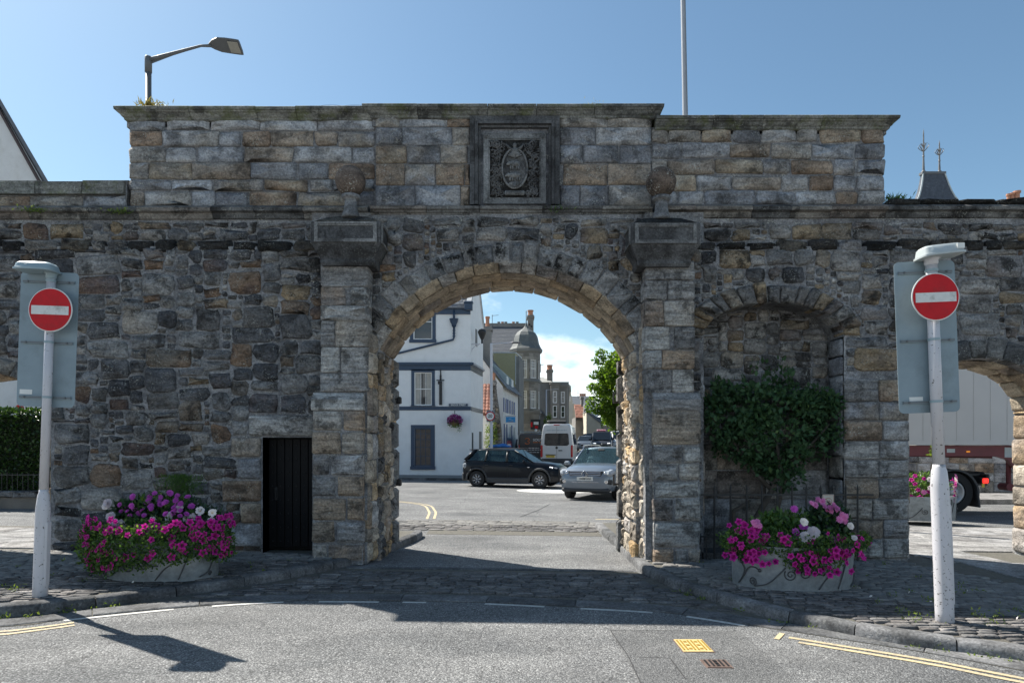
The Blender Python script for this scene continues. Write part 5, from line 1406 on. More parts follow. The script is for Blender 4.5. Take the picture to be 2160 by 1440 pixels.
fe = plant('feathery_plant', 'bright green feathery leaved plant rising at the back of the left planter', 'plant', (cL[0] + .1, cL[1] + .25, zL + .6))
Pd = np.column_stack([nr.normal(cL[0] + .10, .13, 1500), nr.normal(cL[1] + .28, .08, 1500), zL + .92 + .24 * nr.random(1500) ** .8]); Pd = Pd[np.abs(Pd[:, 0] - cL[0] - .1) < .28]
leaves('foliage', Pd, .05, ML_FEATH, fe, up=1.6, aspect=.10, kind='stuff')
# right planter
cR = (3.34, 8.15); TRp, zR = planter('round metal flower planter with iron scrolls on the right pavement, below the shrub', cR, .715, .42, .47, 'metal flower planters')
pet = plant('petunia', 'magenta petunias trailing over the rim of the right planter', 'flowers', (cR[0], cR[1], zR + .47))
P1, N1 = hang(1500, cR, .80, .50, zR + .40, zR + .62, math.pi, 2 * math.pi)
Pa, _ = shell_pts(900, (cR[0] + .05, cR[1] - .46, zR + .34), (.34, .07, .16), .2, .2, 4)
Pb, _ = shell_pts(1200, (cR[0] - .68, cR[1] - .20, zR + .50), (.22, .2, .20), .2, .2, 5)
P2, N2 = dome(2600, cR, .74, .46, lambda r_: zR + .66 - .14 * r_ * r_, .0)
leaves('foliage', np.concatenate([np.array(P1), Pa, Pb, np.array(P2) + nr.normal(size=(len(P2), 3)) * .035]), .042, ML_PET, pet, up=.4, aspect=.5, kind='stuff')
for (n, c, rx, ry, rz) in ((36, (cR[0] + .10, cR[1] - .50, zR + .34), .36, .05, .15), (38, (cR[0] - .66, cR[1] - .30, zR + .54), .20, .14, .22), (13, (cR[0] - .2, cR[1] - .42, zR + .60), .5, .1, .05), (14, (cR[0] + .50, cR[1] - .42, zR + .50), .16, .08, .13), (8, (cR[0] - .45, cR[1] - .45, zR + .38), .2, .05, .1)):
    for i in range(n):
        p = (c[0] + R(-1, 1) * rx, c[1] + R(-1, 1) * ry, c[2] + R(-1, 1) * rz); o = inst('petunia_flower', ME_PET, p, sc=(R(.62, 1.15),) * 3); face(o, ((p[0] - cR[0]) * .8 + R(-.4, .4), -1, R(-.2, .7))); setp(o, pet, True)
o = inst('petunia_flower', ME_PET, at(1833, 1144, 7.95)); face(o, (.4, -1, .2)); setp(o, pet, True)
MB().tube([at(1800, 1140, 8.1), at(1815, 1137, 8.0), at(1831, 1143, 7.97)], .004, 4).build('stem', M_STEM, pet, world=True)
dp = plant('dahlia', 'pale pink dahlias standing tall at the right of the right planter', 'flowers', (cR[0] + .42, cR[1] + .05, zR + .5))
Pd, _ = shell_pts(800, (cR[0] + .42, cR[1] + .02, zR + .70), (.30, .22, .24), .3, .25, 6); leaves('foliage', Pd, .09, ML_DAH, dp, up=.5, aspect=.5, kind='stuff')
for (px, py) in ((1712, 1061), (1725, 1053), (1735, 1058), (1719, 1064), (1740, 1067), (1752, 1070), (1758, 1066), (1765, 1072), (1754, 1077), (1768, 1075), (1776, 1085), (1781, 1091), (1770, 1095), (1777, 1098), (1784, 1088), (1783, 1100), (1743, 1074)):
    a = at(px + R(-1, 1), py + R(-1, 1), 7.95 + R(-.03, .1)); o = inst('dahlia_flower', ME_PNK, a, sc=(R(.75, 1.05),) * 3); face(o, (R(-.4, .7), -1 + R(-.3, .4), R(0, .8))); setp(o, dp, True)
dq = plant('dahlia', 'purple dahlias among dark leaves in the middle of the right planter', 'flowers', (cR[0], cR[1] + .05, zR + .5))
Pd, _ = shell_pts(1000, (cR[0] - .12, cR[1] + .06, zR + .66), (.36, .24, .19), .3, .25, 16); leaves('foliage', Pd, .075, ML_PET, dq, up=.7, aspect=.45, kind='stuff')
for (px, py, s) in ((1675, 1073, 1.0), (1692, 1110, .9), (1678, 1121, 1.0), (1757, 1138, 1.0), (1699, 1111, .8)):
    o = inst('dahlia_flower', ME_DAH, at(px, py, 7.85), sc=(s,) * 3); face(o, (R(-.3, .3), -1, R(.2, .6))); setp(o, dq, True)
MB().tube([at(1675, 1075, 7.86), at(1677, 1110, 7.95)], .003, 4).build('stem', M_STEM, dq, world=True)
for (px, py, s) in ((1594, 1105, .9), (1601, 1108, .8), (1590, 1101, .8), (1597, 1100, .8)):
    o = inst('dahlia_flower', ME_PNK, at(px, py, 7.75), sc=(s,) * 3); face(o, (R(-.3, .3), -1, R(.2, .6))); setp(o, dq, True)
bw = plant('begonia', 'large white begonias low in the middle of the right planter', 'flowers', (cR[0] + .2, cR[1] - .2, zR + .55))
Pd, _ = shell_pts(140, (cR[0] + .2, cR[1] - .2, zR + .60), (.2, .15, .08), .3, .2, 8); leaves('foliage', Pd, .08, ML_DAH, bw, up=.4, aspect=.75, kind='stuff')
for (px, py, s) in ((1716, 1122, 1.2), (1698, 1132, 1.15), (1696, 1100, .8), (1794, 1109, .7), (1802, 1134, .6)):
    o = inst('begonia_flower', ME_WHD, at(px, py, 7.68), sc=(s,) * 3); face(o, (R(-.3, .3), -1, R(.2, .6))); setp(o, bw, True)
# far planter behind the right arch
cF = (9.55, 15.9); TF, zF = planter('stone coloured flower planter with scrolls seen through the right arch', cF, .75, .45, .52, 'metal flower planters')
pf = plant('petunia', 'pink and white flowers in the planter seen through the right arch', 'flowers', (cF[0], cF[1], zF + .5))
Pd, _ = shell_pts(1600, (cF[0], cF[1], zF + .72), (.72, .4, .36), .3, .2, 21); leaves('foliage', Pd, .07, ML_PET, pf, up=.4, kind='stuff')
for i in range(46):
    q = R(math.pi, 2 * math.pi); p = (cF[0] + .74 * math.cos(q), cF[1] + .42 * math.sin(q), zF + R(.42, 1.02)); o = inst('petunia_flower', rnd.choice([ME_PET, ME_PET, ME_PNK, ME_WHT]), p, sc=(R(1.0, 1.5),) * 3); face(o, (math.cos(q), math.sin(q), .3)); setp(o, pf, True)
Pd, _ = shell_pts(160, (cF[0] + .32, cF[1], zF + 1.55), (.16, .14, .15), .2, .2, 22); leaves('foliage', Pd, .07, ML_WEED, pf, up=.4, kind='stuff')
MB().tube([(cF[0] + .3, cF[1], zF + .7), (cF[0] + .3, cF[1], zF + 1.5)], .02, 6).build('stem', M_STEM, pf, world=True)

# ---------------------------------------------------------------- niche shrub, railing, notice
SH = thing('shrub', 'dark green broad leaved shrub filling the blind arch in the wall', 'shrub', (3.7, 10.25, .12))
trunk = MB()
for pts, r_ in (([(3.52, 10.30, .12), (3.62, 10.25, .5), (3.85, 10.2, .95), (4.0, 10.15, 1.3), (3.9, 10.15, 1.9)], [.05, .05, .045, .035, .015]), ([(3.85, 10.25, .12), (3.95, 10.22, .6), (4.05, 10.2, 1.1), (4.3, 10.15, 1.7)], [.04, .035, .03, .015]), ([(3.9, 10.2, 1.0), (3.5, 10.2, 1.4), (3.2, 10.15, 1.9)], [.035, .03, .012]), ([(4.0, 10.2, 1.2), (4.5, 10.15, 1.75), (4.7, 10.1, 2.0)], [.03, .02, .01]), ([(3.3, 10.3, .2), (3.35, 10.3, .7), (3.6, 10.3, .85)], [.03, .03, .02])):
    trunk.tube(pts, r_, 7)
trunk.build('trunk', M_BARK, SH, True, world=True)
C_, D_ = [], []
nclump = 0
while nclump < 88:                      # loose clumps inside an uneven outline, deeper ones behind
    x, z = R(2.86, 4.84), R(1.0, 2.72)
    e = ((x - 3.82) / 1.05) ** 2 + ((z - 2.02) / .60) ** 2
    tail = z < 2.0 and abs(x - (4.05 - .25 * (z - 1.0))) < .62 * (z - .95)
    if not (e < 1 or tail): continue
    r_ = R(.09, .21); n = int(r_ * 430); y = R(9.90, 10.32) if e < .7 else R(10.0, 10.3)
    p, dd = shell_pts(n, (x, y, z), (r_ * 1.25, r_, r_ * .85), .15, .6, nclump); C_.append(p); D_.append(dd); nclump += 1
for k in range(26):                      # upright shoots
    x = R(2.9, 4.8); h = R(.15, .75) * (1 - .35 * abs(x - 3.75)); m = 18
    C_.append(np.column_stack([x + nr.normal(size=m) * .03, 10.1 + nr.normal(size=m) * .04, 2.4 + h * nr.random(m) - .25 * abs(x - 3.75)]))
    D_.append(np.column_stack([nr.normal(size=m) * .5, nr.normal(size=m) * .5, np.ones(m)]))
C_ = np.concatenate(C_); D_ = np.concatenate(D_); k = (C_[:, 0] > 2.84) & (C_[:, 0] < 4.86) & (C_[:, 1] < 10.44)
leaves('crown', C_[k], .082, ML_SHRUB, SH, outward=D_[k], aspect=.58, up=.35, jit=.45, lv=.55 - .9 * (C_[k][:, 1] - 9.95))  # leaf colour darkens towards the back, painted shade inside the shrub
RL = thing('railing', 'black iron railing with spear heads across the foot of the blind arch', 'railing', (3.8, 9.86, gz(3.8, 9.9) + PV))
zr = gz(3.8, 9.9) + PV; yr = 9.86
pxs = [1507, 1541, 1575, 1607, 1640, 1671, 1701, 1731, 1758, 1784, 1809]
for i, px in enumerate(pxs):
    x = (px - 1080) * yr / F; zt = at(0, 1030, yr)[2]
    b = MB(); b.tube([(x, yr, zr - .02), (x, yr, zt)], .015, 6); bar = b.build('bar', M_BLACK, RL, world=True)
    s = MB(); s.lathe([(.011, zt - .02), (.018, zt), (.006, zt + .045), (.0, zt + .07)], (x, yr, 0), 6)
    if i % 2 == 0:
        for sg in (-1, 1): s.tube([(x, yr, zt - .01), (x + sg * .03, yr, zt - .015), (x + sg * .038, yr, zt + .015), (x + sg * .025, yr, zt + .022)], .006, 5)
    s.build('spear_head', M_BLACK, bar, True, world=True)
for i in range(12):
    x = (1490 + i * 30) * 1.0; x = (x - 1080) * yr / F
    if not 2.78 < x < 5.1: continue
    MB().tube([(x, yr, zr), (x, yr, zr + .36), (x, yr, zr + .42)], [.009, .009, .001], 5).build('dog_bar', M_BLACK, RL, world=True)
for zz in (at(0, 1043, yr)[2], at(0, 1131, yr)[2]):
    MB().box(2.70, 5.22, yr - .006, yr + .006, zz - .013, zz + .013).build('rail', M_BLACK, RL, world=True)
NS = thing('notice', 'small cream no cycling notice with red border fixed to the railing', 'notice', at(1747, 1062, 9.82))
MB().cbox(0, 0, 0, .165, .006, .27, .002).build('plate', M('cream notice plate', (.55, .50, .42), .5, var=.05), NS)
M_REDN = M('notice red print', (.42, .10, .08), .6, var=.05); M_BLKN = M('notice black print', (.04, .04, .04), .6)
mb = MB()
for (a, b, c, e) in ((-.078, .078, .122, .126), (-.078, .078, -.126, -.122), (-.078, -.074, -.122, .122), (.074, .078, -.122, .122)): mb.box(a, b, -.005, -.0032, c, e)
mb.tube([(.05 * math.cos(q), -.0042, .035 + .05 * math.sin(q)) for q in (2 * math.pi * k / 20 for k in range(21))], .003, 4); mb.tube([(-.036, -.0042, .07), (.036, -.0042, 0)], .003, 4)
mb.build('red_ring', M_REDN, NS)
mb = MB()
for x in (-.02, .022): mb.tube([(x + .014 * math.cos(q), -.0035, .022 + .014 * math.sin(q)) for q in (2 * math.pi * k / 12 for k in range(13))], .0018, 4)
mb.tube([(-.02, -.0035, .022), (-.008, -.0035, .046), (.014, -.0035, .046), (.022, -.0035, .022)], .0018, 4); mb.tube([(-.008, -.0035, .046), (.002, -.0035, .022), (.014, -.0035, .046)], .0018, 4); mb.tube([(.014, -.0035, .046), (.012, -.0035, .055), (.02, -.0035, .056)], .0018, 4)
mb.build('bicycle_print', M_BLKN, NS)

# ---------------------------------------------------------------- hedge with railing on a low wall (left)
HG = thing('hedge', 'clipped dark green hedge behind the left arch', 'hedge', (-13.0, 17.6, gz(-13, 17.6)))
z0 = gz(-13, 17.6)
MB().box(-15.2, -10.6, 17.25, 18.0, z0 + .35, z0 + 2.30).build('shade_core', M('hedge shade', (.012, .02, .008), .95), HG, world=True)  # near-black box standing in for the shade inside the hedge
n = 9000
fx = np.column_stack([nr.uniform(-15.3, -10.5, n), 17.15 + nr.random(n) * .16 + .05 * np.sin(nr.uniform(0, 20, n)), z0 + nr.uniform(.35, 2.42, n)])
tp = np.column_stack([nr.uniform(-15.3, -10.5, 2500), nr.uniform(17.15, 18.1, 2500), z0 + 2.34 + nr.random(2500) * .12])
sd = np.column_stack([-10.5 - nr.random(1200) * .12, nr.uniform(17.15, 18.1, 1200), z0 + nr.uniform(.35, 2.42, 1200)])
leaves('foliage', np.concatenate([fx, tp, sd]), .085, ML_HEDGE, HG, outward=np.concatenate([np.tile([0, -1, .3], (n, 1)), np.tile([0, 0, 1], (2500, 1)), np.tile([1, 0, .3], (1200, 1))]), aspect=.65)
LW = thing('garden_wall', 'low stone garden wall below the hedge behind the left arch', 'wall', (-13, 16.8, z0))
cw = MB(); cw.box(-15.4, -10.4, 16.7, 17.0, z0 - .1, z0 + .26); cw.build('wall_body', M_SAND, LW, world=True)
for r in rows(-15.4, -10.4, [z0 + .262, z0 + .42], .6, 1.1):
    stone('coping_stone', rquad(rq(r, .004, .008), .1, .006), front(16.66), .02, M_VOUS, LW, back=-.38)
HR = thing('railing', 'thin black iron railing on the garden wall under the hedge', 'railing', (-13, 16.88, z0 + .42))
for i in range(36):
    x = -15.2 + i * .13; MB().tube([(x, 16.86, z0 + .40), (x, 16.86, z0 + .86)], .008, 5).build('bar', M_BLACK, HR, world=True)
MB().box(-15.3, -10.5, 16.85, 16.87, z0 + .80, z0 + .82).build('rail', M_BLACK, HR, world=True)

# ---------------------------------------------------------------- weeds and litter
def tufts(name, pts, size, mat, n, label_up=1.0):
    C_ = []
    for (x, y, r_) in pts:
        m = int(n * r_ / .06); C_.append(np.column_stack([x + nr.normal(size=m) * r_, y + nr.normal(size=m) * r_ * .6, [gz(x, y)] * m + np.abs(nr.normal(size=m)) * r_ * .5]))
    return C_
wl = [(*offset(KL, SLt, s, -.03 - R(0, .05)), R(.02, .06)) for s in [R(2.2, 5.8) for _ in range(34)]]
wl += [(*offset(KR, SRt, s, .03 + R(0, .05)), R(.015, .045)) for s in [R(3.2, 9) for _ in range(26)]]
C1 = tufts('weeds', wl, .03, ML_WEED, 26)
wp = [(4.6 + R(-.9, .9), 7.0 + R(-.5, .8), R(.03, .07)) for _ in range(14)] + [(R(-6.5, -3), R(7.0, 9.6), R(.015, .04)) for _ in range(24)] + [(R(2.5, 6), R(7.4, 9.6), R(.015, .04)) for _ in range(22)] + [(3.85, 6.5, .07), (4.5, 6.4, .06), (-5.3, 7.3, .06)]
wp = [p for p in wp if pip(p[0], p[1], polyL) or pip(p[0], p[1], polyR)]
C2_ = tufts('weeds', wp, .03, ML_WEED, 22)
for c in C2_: c[:, 2] += PV
tag(leaves('weeds', np.concatenate(C1 + C2_), .032, ML_WEED, up=.8, aspect=.4), kind='stuff')
dl = [(*offset(KL, SLt, s, -.06 - abs(R(-.05, .05))), 1) for s in [R(2.6, 4.6) for _ in range(26)]] + [(*offset(KR, SRt, s, .08 + R(-.03, .16)), 1) for s in [R(2.6, 5.2) for _ in range(60)]]
DLp = np.array([(x, y, gz(x, y) + .012) for x, y, _ in dl]); tag(leaves('dry_leaves', DLp, .055, ML_DRY, up=0.1, aspect=.7, fold=.5), kind='stuff')
wt = [(R(-6, 6), R(6.2, 9.7)) for _ in range(60)]; wt = [p for p in wt if pip(*p, polyL) or pip(*p, polyR)]
m_pet = leaf_mat('fallen petal', [(0, (.7, .68, .66)), (1, (.8, .7, .72))], .2)
tag(leaves('fallen_petals', np.array([(x, y, gz(x, y) + PV + .014) for x, y in wt]), .035, m_pet, up=.1, aspect=.7), kind='stuff')
def tuft_on(name, label, c, n, s, mat, up=1.2, asp=.15):
    t = thing(name, label, 'plant', c); P_ = np.asarray(c) + nr.normal(size=(n, 3)) * np.array([.10, .05, .02]); P_[:, 2] = c[2] + np.abs(P_[:, 2] - c[2]); leaves('foliage', P_, s, mat, t, up=up, aspect=asp, kind='stuff')
ML_DRYG = leaf_mat('dry grass', [(0, (.16, .14, .05)), (1, (.32, .27, .12))], .3)
tuft_on('grass_tuft', 'tuft of dry grass on the left end of the cornice below the street lamp', at(318, 227, 10.1), 160, .09, ML_DRYG)
tuft_on('grass_tuft', 'small green tuft on the string course under the carved panel', at(1179, 446, 9.98), 60, .06, ML_PET)
tuft_on('grass_tuft', 'small tuft on top of the middle of the tower cornice', at(1252, 224, 10.0), 40, .04, ML_DRYG)
tuft_on('grass_tuft', 'green weeds on the wall top right of the tower', at(1890, 425, 10.2), 90, .10, ML_PET)
tuft_on('moss_patch', 'moss on the string course at the far left of the wall', at(72, 446, 9.95), 240, .03, ML_WEED, .6, .5)
tuft_on('moss_patch', 'moss on the string course below the left end of the tower', at(254, 449, 9.95), 200, .03, ML_WEED, .6, .5)
# ---------------------------------------------------------------- buildings
def wall_panel(mb, x0, x1, z0, z1, ops, fn, t=0.18, mi=0):
    xs = sorted({x0, x1, *[o[0] for o in ops], *[o[1] for o in ops]}); zs = sorted({z0, z1, *[o[2] for o in ops], *[o[3] for o in ops]})
    xs = [x for x in xs if x0 <= x <= x1]; zs = [z for z in zs if z0 <= z <= z1]
    for a, b in zip(xs, xs[1:]):
        for c, e in zip(zs, zs[1:]):
            mx, mz = (a + b) / 2, (c + e) / 2
            if any(o[0] < mx < o[1] and o[2] < mz < o[3] for o in ops): continue
            mb.quad(fn(a, c, 0), fn(b, c, 0), fn(b, e, 0), fn(a, e, 0), mi)
    for a, b, c, e in ops:
        mb.quad(fn(a, c, 0), fn(a, e, 0), fn(a, e, -t), fn(a, c, -t), mi); mb.quad(fn(b, c, 0), fn(b, c, -t), fn(b, e, -t), fn(b, e, 0), mi)
        mb.quad(fn(a, c, 0), fn(a, c, -t), fn(b, c, -t), fn(b, c, 0), mi); mb.quad(fn(a, e, 0), fn(b, e, 0), fn(b, e, -t), fn(a, e, -t), mi)
        mb.quad(fn(a, c, -t - .001), fn(b, c, -t - .001), fn(b, e, -t - .001), fn(a, e, -t - .001), mi)
def fbox(mb, fn, a, b, c, e, d0, d1, mi=0):
    v = [fn(a, c, d0), fn(b, c, d0), fn(b, e, d0), fn(a, e, d0), fn(a, c, d1), fn(b, c, d1), fn(b, e, d1), fn(a, e, d1)]
    return mb.add(v, [(0, 3, 2, 1), (4, 5, 6, 7), (0, 1, 5, 4), (1, 2, 6, 5), (2, 3, 7, 6), (3, 0, 4, 7)], mi)
def window(parent, fn, a, b, c, e, mat=None, nx=2, nz=2, t=.12, fw=.05, curtain=None, glass=None, sub=None, meet=True):
    """sash window in opening (a,b,c,e); fn plane mapping with d outward"""
    mat = mat or M_WOODW; m = MB()
    for (p, q, r, s) in ((a, a + fw, c, e), (b - fw, b, c, e), (a + fw, b - fw, c, c + fw * 1.2), (a + fw, b - fw, e - fw, e)): fbox(m, fn, p, q, r, s, -t, -t + .06)
    Wd = m.build('window', mat, parent, world=True)
    mid = (c + e) / 2
    g = MB(); fbox(g, fn, a + fw, b - fw, c + fw, e - fw, -t + .012, -t + .018); g.build('pane', glass or M_GLASS, Wd, world=True)
    if curtain:
        q = MB()
        for (p, r) in ((a + fw, a + fw + (b - a) * .24), (b - fw - (b - a) * .24, b - fw)): fbox(q, fn, p, r, c + fw, e - fw, -t + .0185, -t + .0205)
        q.build('curtain', curtain, Wd, world=True)
    s = MB(); bw = .014 if (b - a) < 1.3 else .02
    if meet: fbox(s, fn, a + fw, b - fw, mid - .022, mid + .022, -t + .021, -t + .05)
    for k in range(1, nx): x = a + fw + (b - a - 2 * fw) * k / nx; fbox(s, fn, x - bw, x + bw, c + fw, e - fw, -t + .022, -t + .036)
    lv_ = nz if isinstance(nz, (list, tuple)) else [k / nz for k in range(1, nz)]
    for f_ in lv_: z = c + fw + (e - c - 2 * fw) * f_; fbox(s, fn, a + fw, b - fw, z - bw, z + bw, -t + .0225, -t + .0355)
    s.build('glazing_bar', mat, Wd, world=True)
    return Wd
def slate_rows(parent, fn, u0, u1, v0, v1, nu, nv, mat, name='slate', th=.02, cap_n=280, lap=1.35):
    """slates laid in courses on a roof plane; fn(u,v,d)"""
    rest = MB(); cnt = 0; du, dv = (u1 - u0) / nu, (v1 - v0) / nv; meshes = {}
    for j in range(nv):
        off = .5 * du if j % 2 else 0
        for i in range(-1, nu + 1):
            a = max(u0, u0 + i * du + off); b = min(u1, u0 + (i + 1) * du + off)
            if b - a < du * .2: continue
            c = v0 + j * dv; e = min(v1 + dv * .1, c + dv * lap); g = du * .03; t0, t1 = th * R(1.3, 1.9), th * .3
            V = [fn(a + g, c, 0), fn(b - g, c, 0), fn(b - g, e, 0), fn(a + g, e, 0), fn(a + g, c, t0), fn(b - g, c, t0), fn(b - g, e, t1), fn(a + g, e, t1)]
            Fc = [(4, 5, 6, 7), (0, 1, 5, 4), (1, 2, 6, 5), (3, 0, 4, 7)]
            if cnt < cap_n:
                o_ = V[0]; m = MB().add([(v[0] - o_[0], v[1] - o_[1], v[2] - o_[2]) for v in V], Fc); o = m.build(name, mat); o.location = o_; setp(o, parent, True); cnt += 1
            else: rest.add(V, Fc)
    if rest.v: rest.build(name + '_courses', mat, parent, world=True, kind='stuff')

# --- white corner building with navy trim
KB = 34 / F
def bx(px): return (px - 1080) * KB
def bz(py): return CAM_H + (935 - py) * KB
WB = thing('corner_building', 'white rendered corner building with navy window surrounds and bands, seen through the main arch', 'building', (-6, 34, gz(-6, 34)))
fw_ = lambda u, v, d: (u, 34 - d, v)
Xc = bx(993); sdir = (0.139, 1.0)
def fs_(u, v, d): # side wall: u metres from the corner, outward +x
    return (Xc + sdir[0] * u + d, 34 + u - d * .139, v)
zb, ze, zt1 = 0.0, bz(655), 8.3
xl = -14.0
gw = (bx(874), bx(910), bz(983), bz(903)); w1 = (bx(874), bx(911), bz(855), bz(785)); w2 = (bx(872), bx(912), bz(716), bz(640))
more = [(bx(700), bx(738), bz(855), bz(785)), (bx(700), bx(738), bz(983), bz(903))]
mb = MB(); wall_panel(mb, xl, Xc, zb, bz(650), [gw, w1, w2] + more, fw_, .16)
SL_ = 3.35; rz_, rx_ = bz(560), 1.55
side = [(0, zb), (SL_, zb), (SL_, 8.05), (rx_, 10.6), (0, ze)]
mb.add([fs_(u, v, 0) for u, v in side], [(0, 1, 2, 3, 4)])
mb.quad(fs_(SL_, zb, 0), (xl, 34 + SL_, zb), (xl, 34 + SL_, 8.05), fs_(SL_, 8.05, 0)); mb.quad((xl, 34, zb), (xl, 34, 8.3), (xl, 34 + SL_, 8.05), (xl, 34 + SL_, zb))
mb.build('wall', M_RENDER, WB, world=True)
# roof planes
rf = MB(); y1 = 34 + rx_
rf.slab((xl, 33.78, ze + .06), (Xc + .02, 33.78, ze + .06), (Xc + .139 * rx_ + .02, y1, 10.62), (xl, y1, 10.62), .05)
rf.slab((Xc + .139 * rx_ + .02, y1, 10.62), (Xc + .5, 34 + SL_ + .1, 8.03), (xl, 34 + SL_ + .1, 8.03), (xl, y1, 10.62), .05)
RF = rf.build('roof', M_SLATE, WB, world=True)
fr_roof = lambda u, v, d: (u, 33.76 + v * (y1 - 33.76), ze + .115 + v * (10.62 - ze - .06) + d)
slate_rows(RF, fr_roof, bx(870), Xc - .22, 0, .85, 12, 12, M_SLATE)
sk = MB(); sk.prism([(33.74, ze - .02), (y1, 10.62), (y1, 10.80), (33.74, ze + .20)], lambda p, q, d: (Xc - .20 + d + .139 * (p - 34), p, q), 0, .24); sk.prism([(y1, 10.62), (34 + SL_ + .12, 8.0), (34 + SL_ + .12, 8.18), (y1, 10.80)], lambda p, q, d: (Xc - .20 + d + .139 * (p - 34), p, q), 0, .24); sk.build('gable_skew', M_RENDER2, WB, world=True)
sk = MB(); sk.prism([(y1, 10.81), (34 + SL_ + .12, 8.19), (34 + SL_ + .12, 8.25), (y1, 10.87)], lambda p, q, d: (Xc - .21 + d + .139 * (p - 34), p, q), 0, .27); sk.build('skew_flashing', M_NAVY, WB, world=True)
sk = MB(); sk.cbox(Xc - .10, 33.83, bz(648), .40, .36, .36, .03); sk.cbox(Xc - .10, 33.80, bz(640), .46, .42, .10, .03); sk.build('skew_putt', M_NAVY, WB, world=True)
tr = MB(); fbox(tr, fw_, xl, Xc - .02, bz(663), bz(651), .0, .10); fbox(tr, fw_, bx(918), Xc - .30, bz(652), bz(645), .0, .18); tr.build('eaves_band', M_NAVY, WB, world=True)
tr = MB(); fbox(tr, fw_, xl, Xc, bz(781), bz(769), .0, .03); fbox(tr, fw_, xl, Xc + .06, bz(769), bz(764.5), .0, .14); fbox(tr, fw_, xl, Xc + .03, bz(771), bz(769), .0, .08)
for (o, za, zz) in ((.14, 769, 764.5), (.08, 771, 769)): fbox(tr, fs_, 0.0, SL_ - .2, bz(za), bz(zz), 0, o)
tr.build('string_course', M_NAVY, WB, world=True)
tr = MB(); fbox(tr, fs_, 0.02, SL_ - .25, bz(781), bz(771.2), 0, .035); tr.build('string_course', M_HARL, WB, world=True)
tr = MB(); fbox(tr, fw_, xl, Xc, bz(865), bz(857), .0, .035); tr.build('sill_band', M_NAVY, WB, world=True)
tr = MB(); fbox(tr, fs_, 0.02, SL_ - .2, bz(866), bz(857.5), 0, .035); tr.build('sill_band', M_STEELG, WB, world=True)
tr = MB(); fbox(tr, fw_, xl, Xc, -.05, bz(1002), .0, .05); fbox(tr, fs_, 0.02, SL_, -.05, bz(1002), 0, .05); tr.build('plinth', M_NAVY, WB, world=True)
def surround(o, wd, sill=.10, fn=fw_, mat=M_NAVY, pr=.03):
    a, b, c, e = o; s = MB()
    fbox(s, fn, a - wd, a, c, e + wd, 0, pr); fbox(s, fn, b, b + wd, c, e + wd, 0, pr); fbox(s, fn, a, b, e, e + wd, 0, pr); fbox(s, fn, a - wd - .03, b + wd + .03, c - sill * 1.6, c - .001, 0, pr + .05)
    return s.build('window_surround', mat, WB, world=True)
surround(gw, .17); surround(w1, .15, .02); surround(w2, .17)
M_WARMWIN = M('warm room behind glass', (.085, .065, .055), .3, var=.6, scale=6)
window(WB, fw_, *gw, mat=M_NAVY, nx=3, nz=[.25, .5, .72, .88], t=.12, curtain=None, glass=M_WARMWIN, meet=False)
window(WB, fw_, *w1, nx=3, nz=2, t=.12, curtain=M_CURT); window(WB, fw_, *w2, nx=1, nz=2, t=.12)
for q in more: surround(q, .15); window(WB, fw_, *q, nx=2, nz=2)
dp_ = MB(); hx = bx(958)
dp_.tube([(hx, 33.90, bz(655)), (hx, 33.90, bz(676))], .055, 8)
dp_.lathe([(.10, bz(690)), (.13, bz(684)), (.19, bz(680)), (.21, bz(675)), (.23, bz(674.5)), (.23, bz(673))], (hx, 33.86, 0), 14, sy=.7)
dp_.tube([(hx, 33.90, bz(689)), (hx, 33.90, bz(712)), (hx - .05, 33.90, bz(717)), (hx - .25, 33.90, bz(719)), (bx(850), 33.90, bz(743)), (bx(830), 33.9, bz(748))], .05, 8)
for py in (697, 703, 709): dp_.tube([(hx, 33.90, bz(py)), (hx, 33.90, bz(py + 1.2))], .075, 8)
dp_.build('downpipe', M_NAVY, WB, True, world=True)
dd = MB(); fbox(dd, fs_, .28, .52, bz(1003), bz(912), 0, .03); dd.build('side_door', M('dark green door paint', (.01, .025, .03), .4), WB, world=True)
dd = MB(); fbox(dd, fs_, 2.2, 2.9, bz(1003), bz(908), -.001, .012); dd.build('side_recess', M_HARL, WB, world=True)
dd = MB(); fbox(dd, fs_, 1.2, 1.55, bz(722), bz(685), 0, .04); fbox(dd, fs_, 1.24, 1.51, bz(720), bz(687), .04, .05); dd.build('side_vent', M_STEELG, WB, world=True)
# things hanging on it
SN = thing('street_sign', 'dark blue street name sign reading BRIDGE STREET on the white corner building', 'street sign', (bx(967), 33.96, bz(854)))
MB().cbox(0, -.02, 0, .96, .025, .15, .006).build('plate', M_NAVY, SN)
text_mb('BRIDGE STREET', .125, .002, .003, None, lambda u, v, d: (u, -.0335 - d, v), sx=.86).build('lettering', M_WHITE, SN)
fr_ = MB()
for (a, b, c, e) in ((-.47, .47, .060, .068), (-.47, .47, -.068, -.060), (-.47, -.462, -.06, .06), (.462, .47, -.06, .06)): fr_.box(a, b, -.036, -.033, c, e)
fr_.build('white_border', M_WHITE, SN)
PS = thing('hanging_sign', 'tall black sword shaped sign hung upright on the white corner building', 'sign', (bx(930), 33.88, bz(820)))
q = MB(); q.cbox(0, 0, -.28, .15, .05, 1.05, .02); q.build('blade', M_BLACK, PS); q = MB(); q.cbox(-.01, 0, .42, .40, .05, .05, .015); q.build('cross_guard', M_BLACK, PS)
q = MB(); q.cbox(0, 0, .56, .10, .05, .24, .02); q.tube([(0, 0, .66), (0, 0, .86), (0, 0, 1.0)], [.035, .03, .012], 8); q.cbox(-.03, 0, .30, .22, .04, .16, .02); q.build('hilt', M_BLACK, PS)
q = MB(); q.tube([(0, .0, .1), (0, .12, .1)], .015, 6); q.tube([(0, .0, -.6), (0, .12, -.6)], .015, 6); q.build('bracket', M_BLACK, PS)
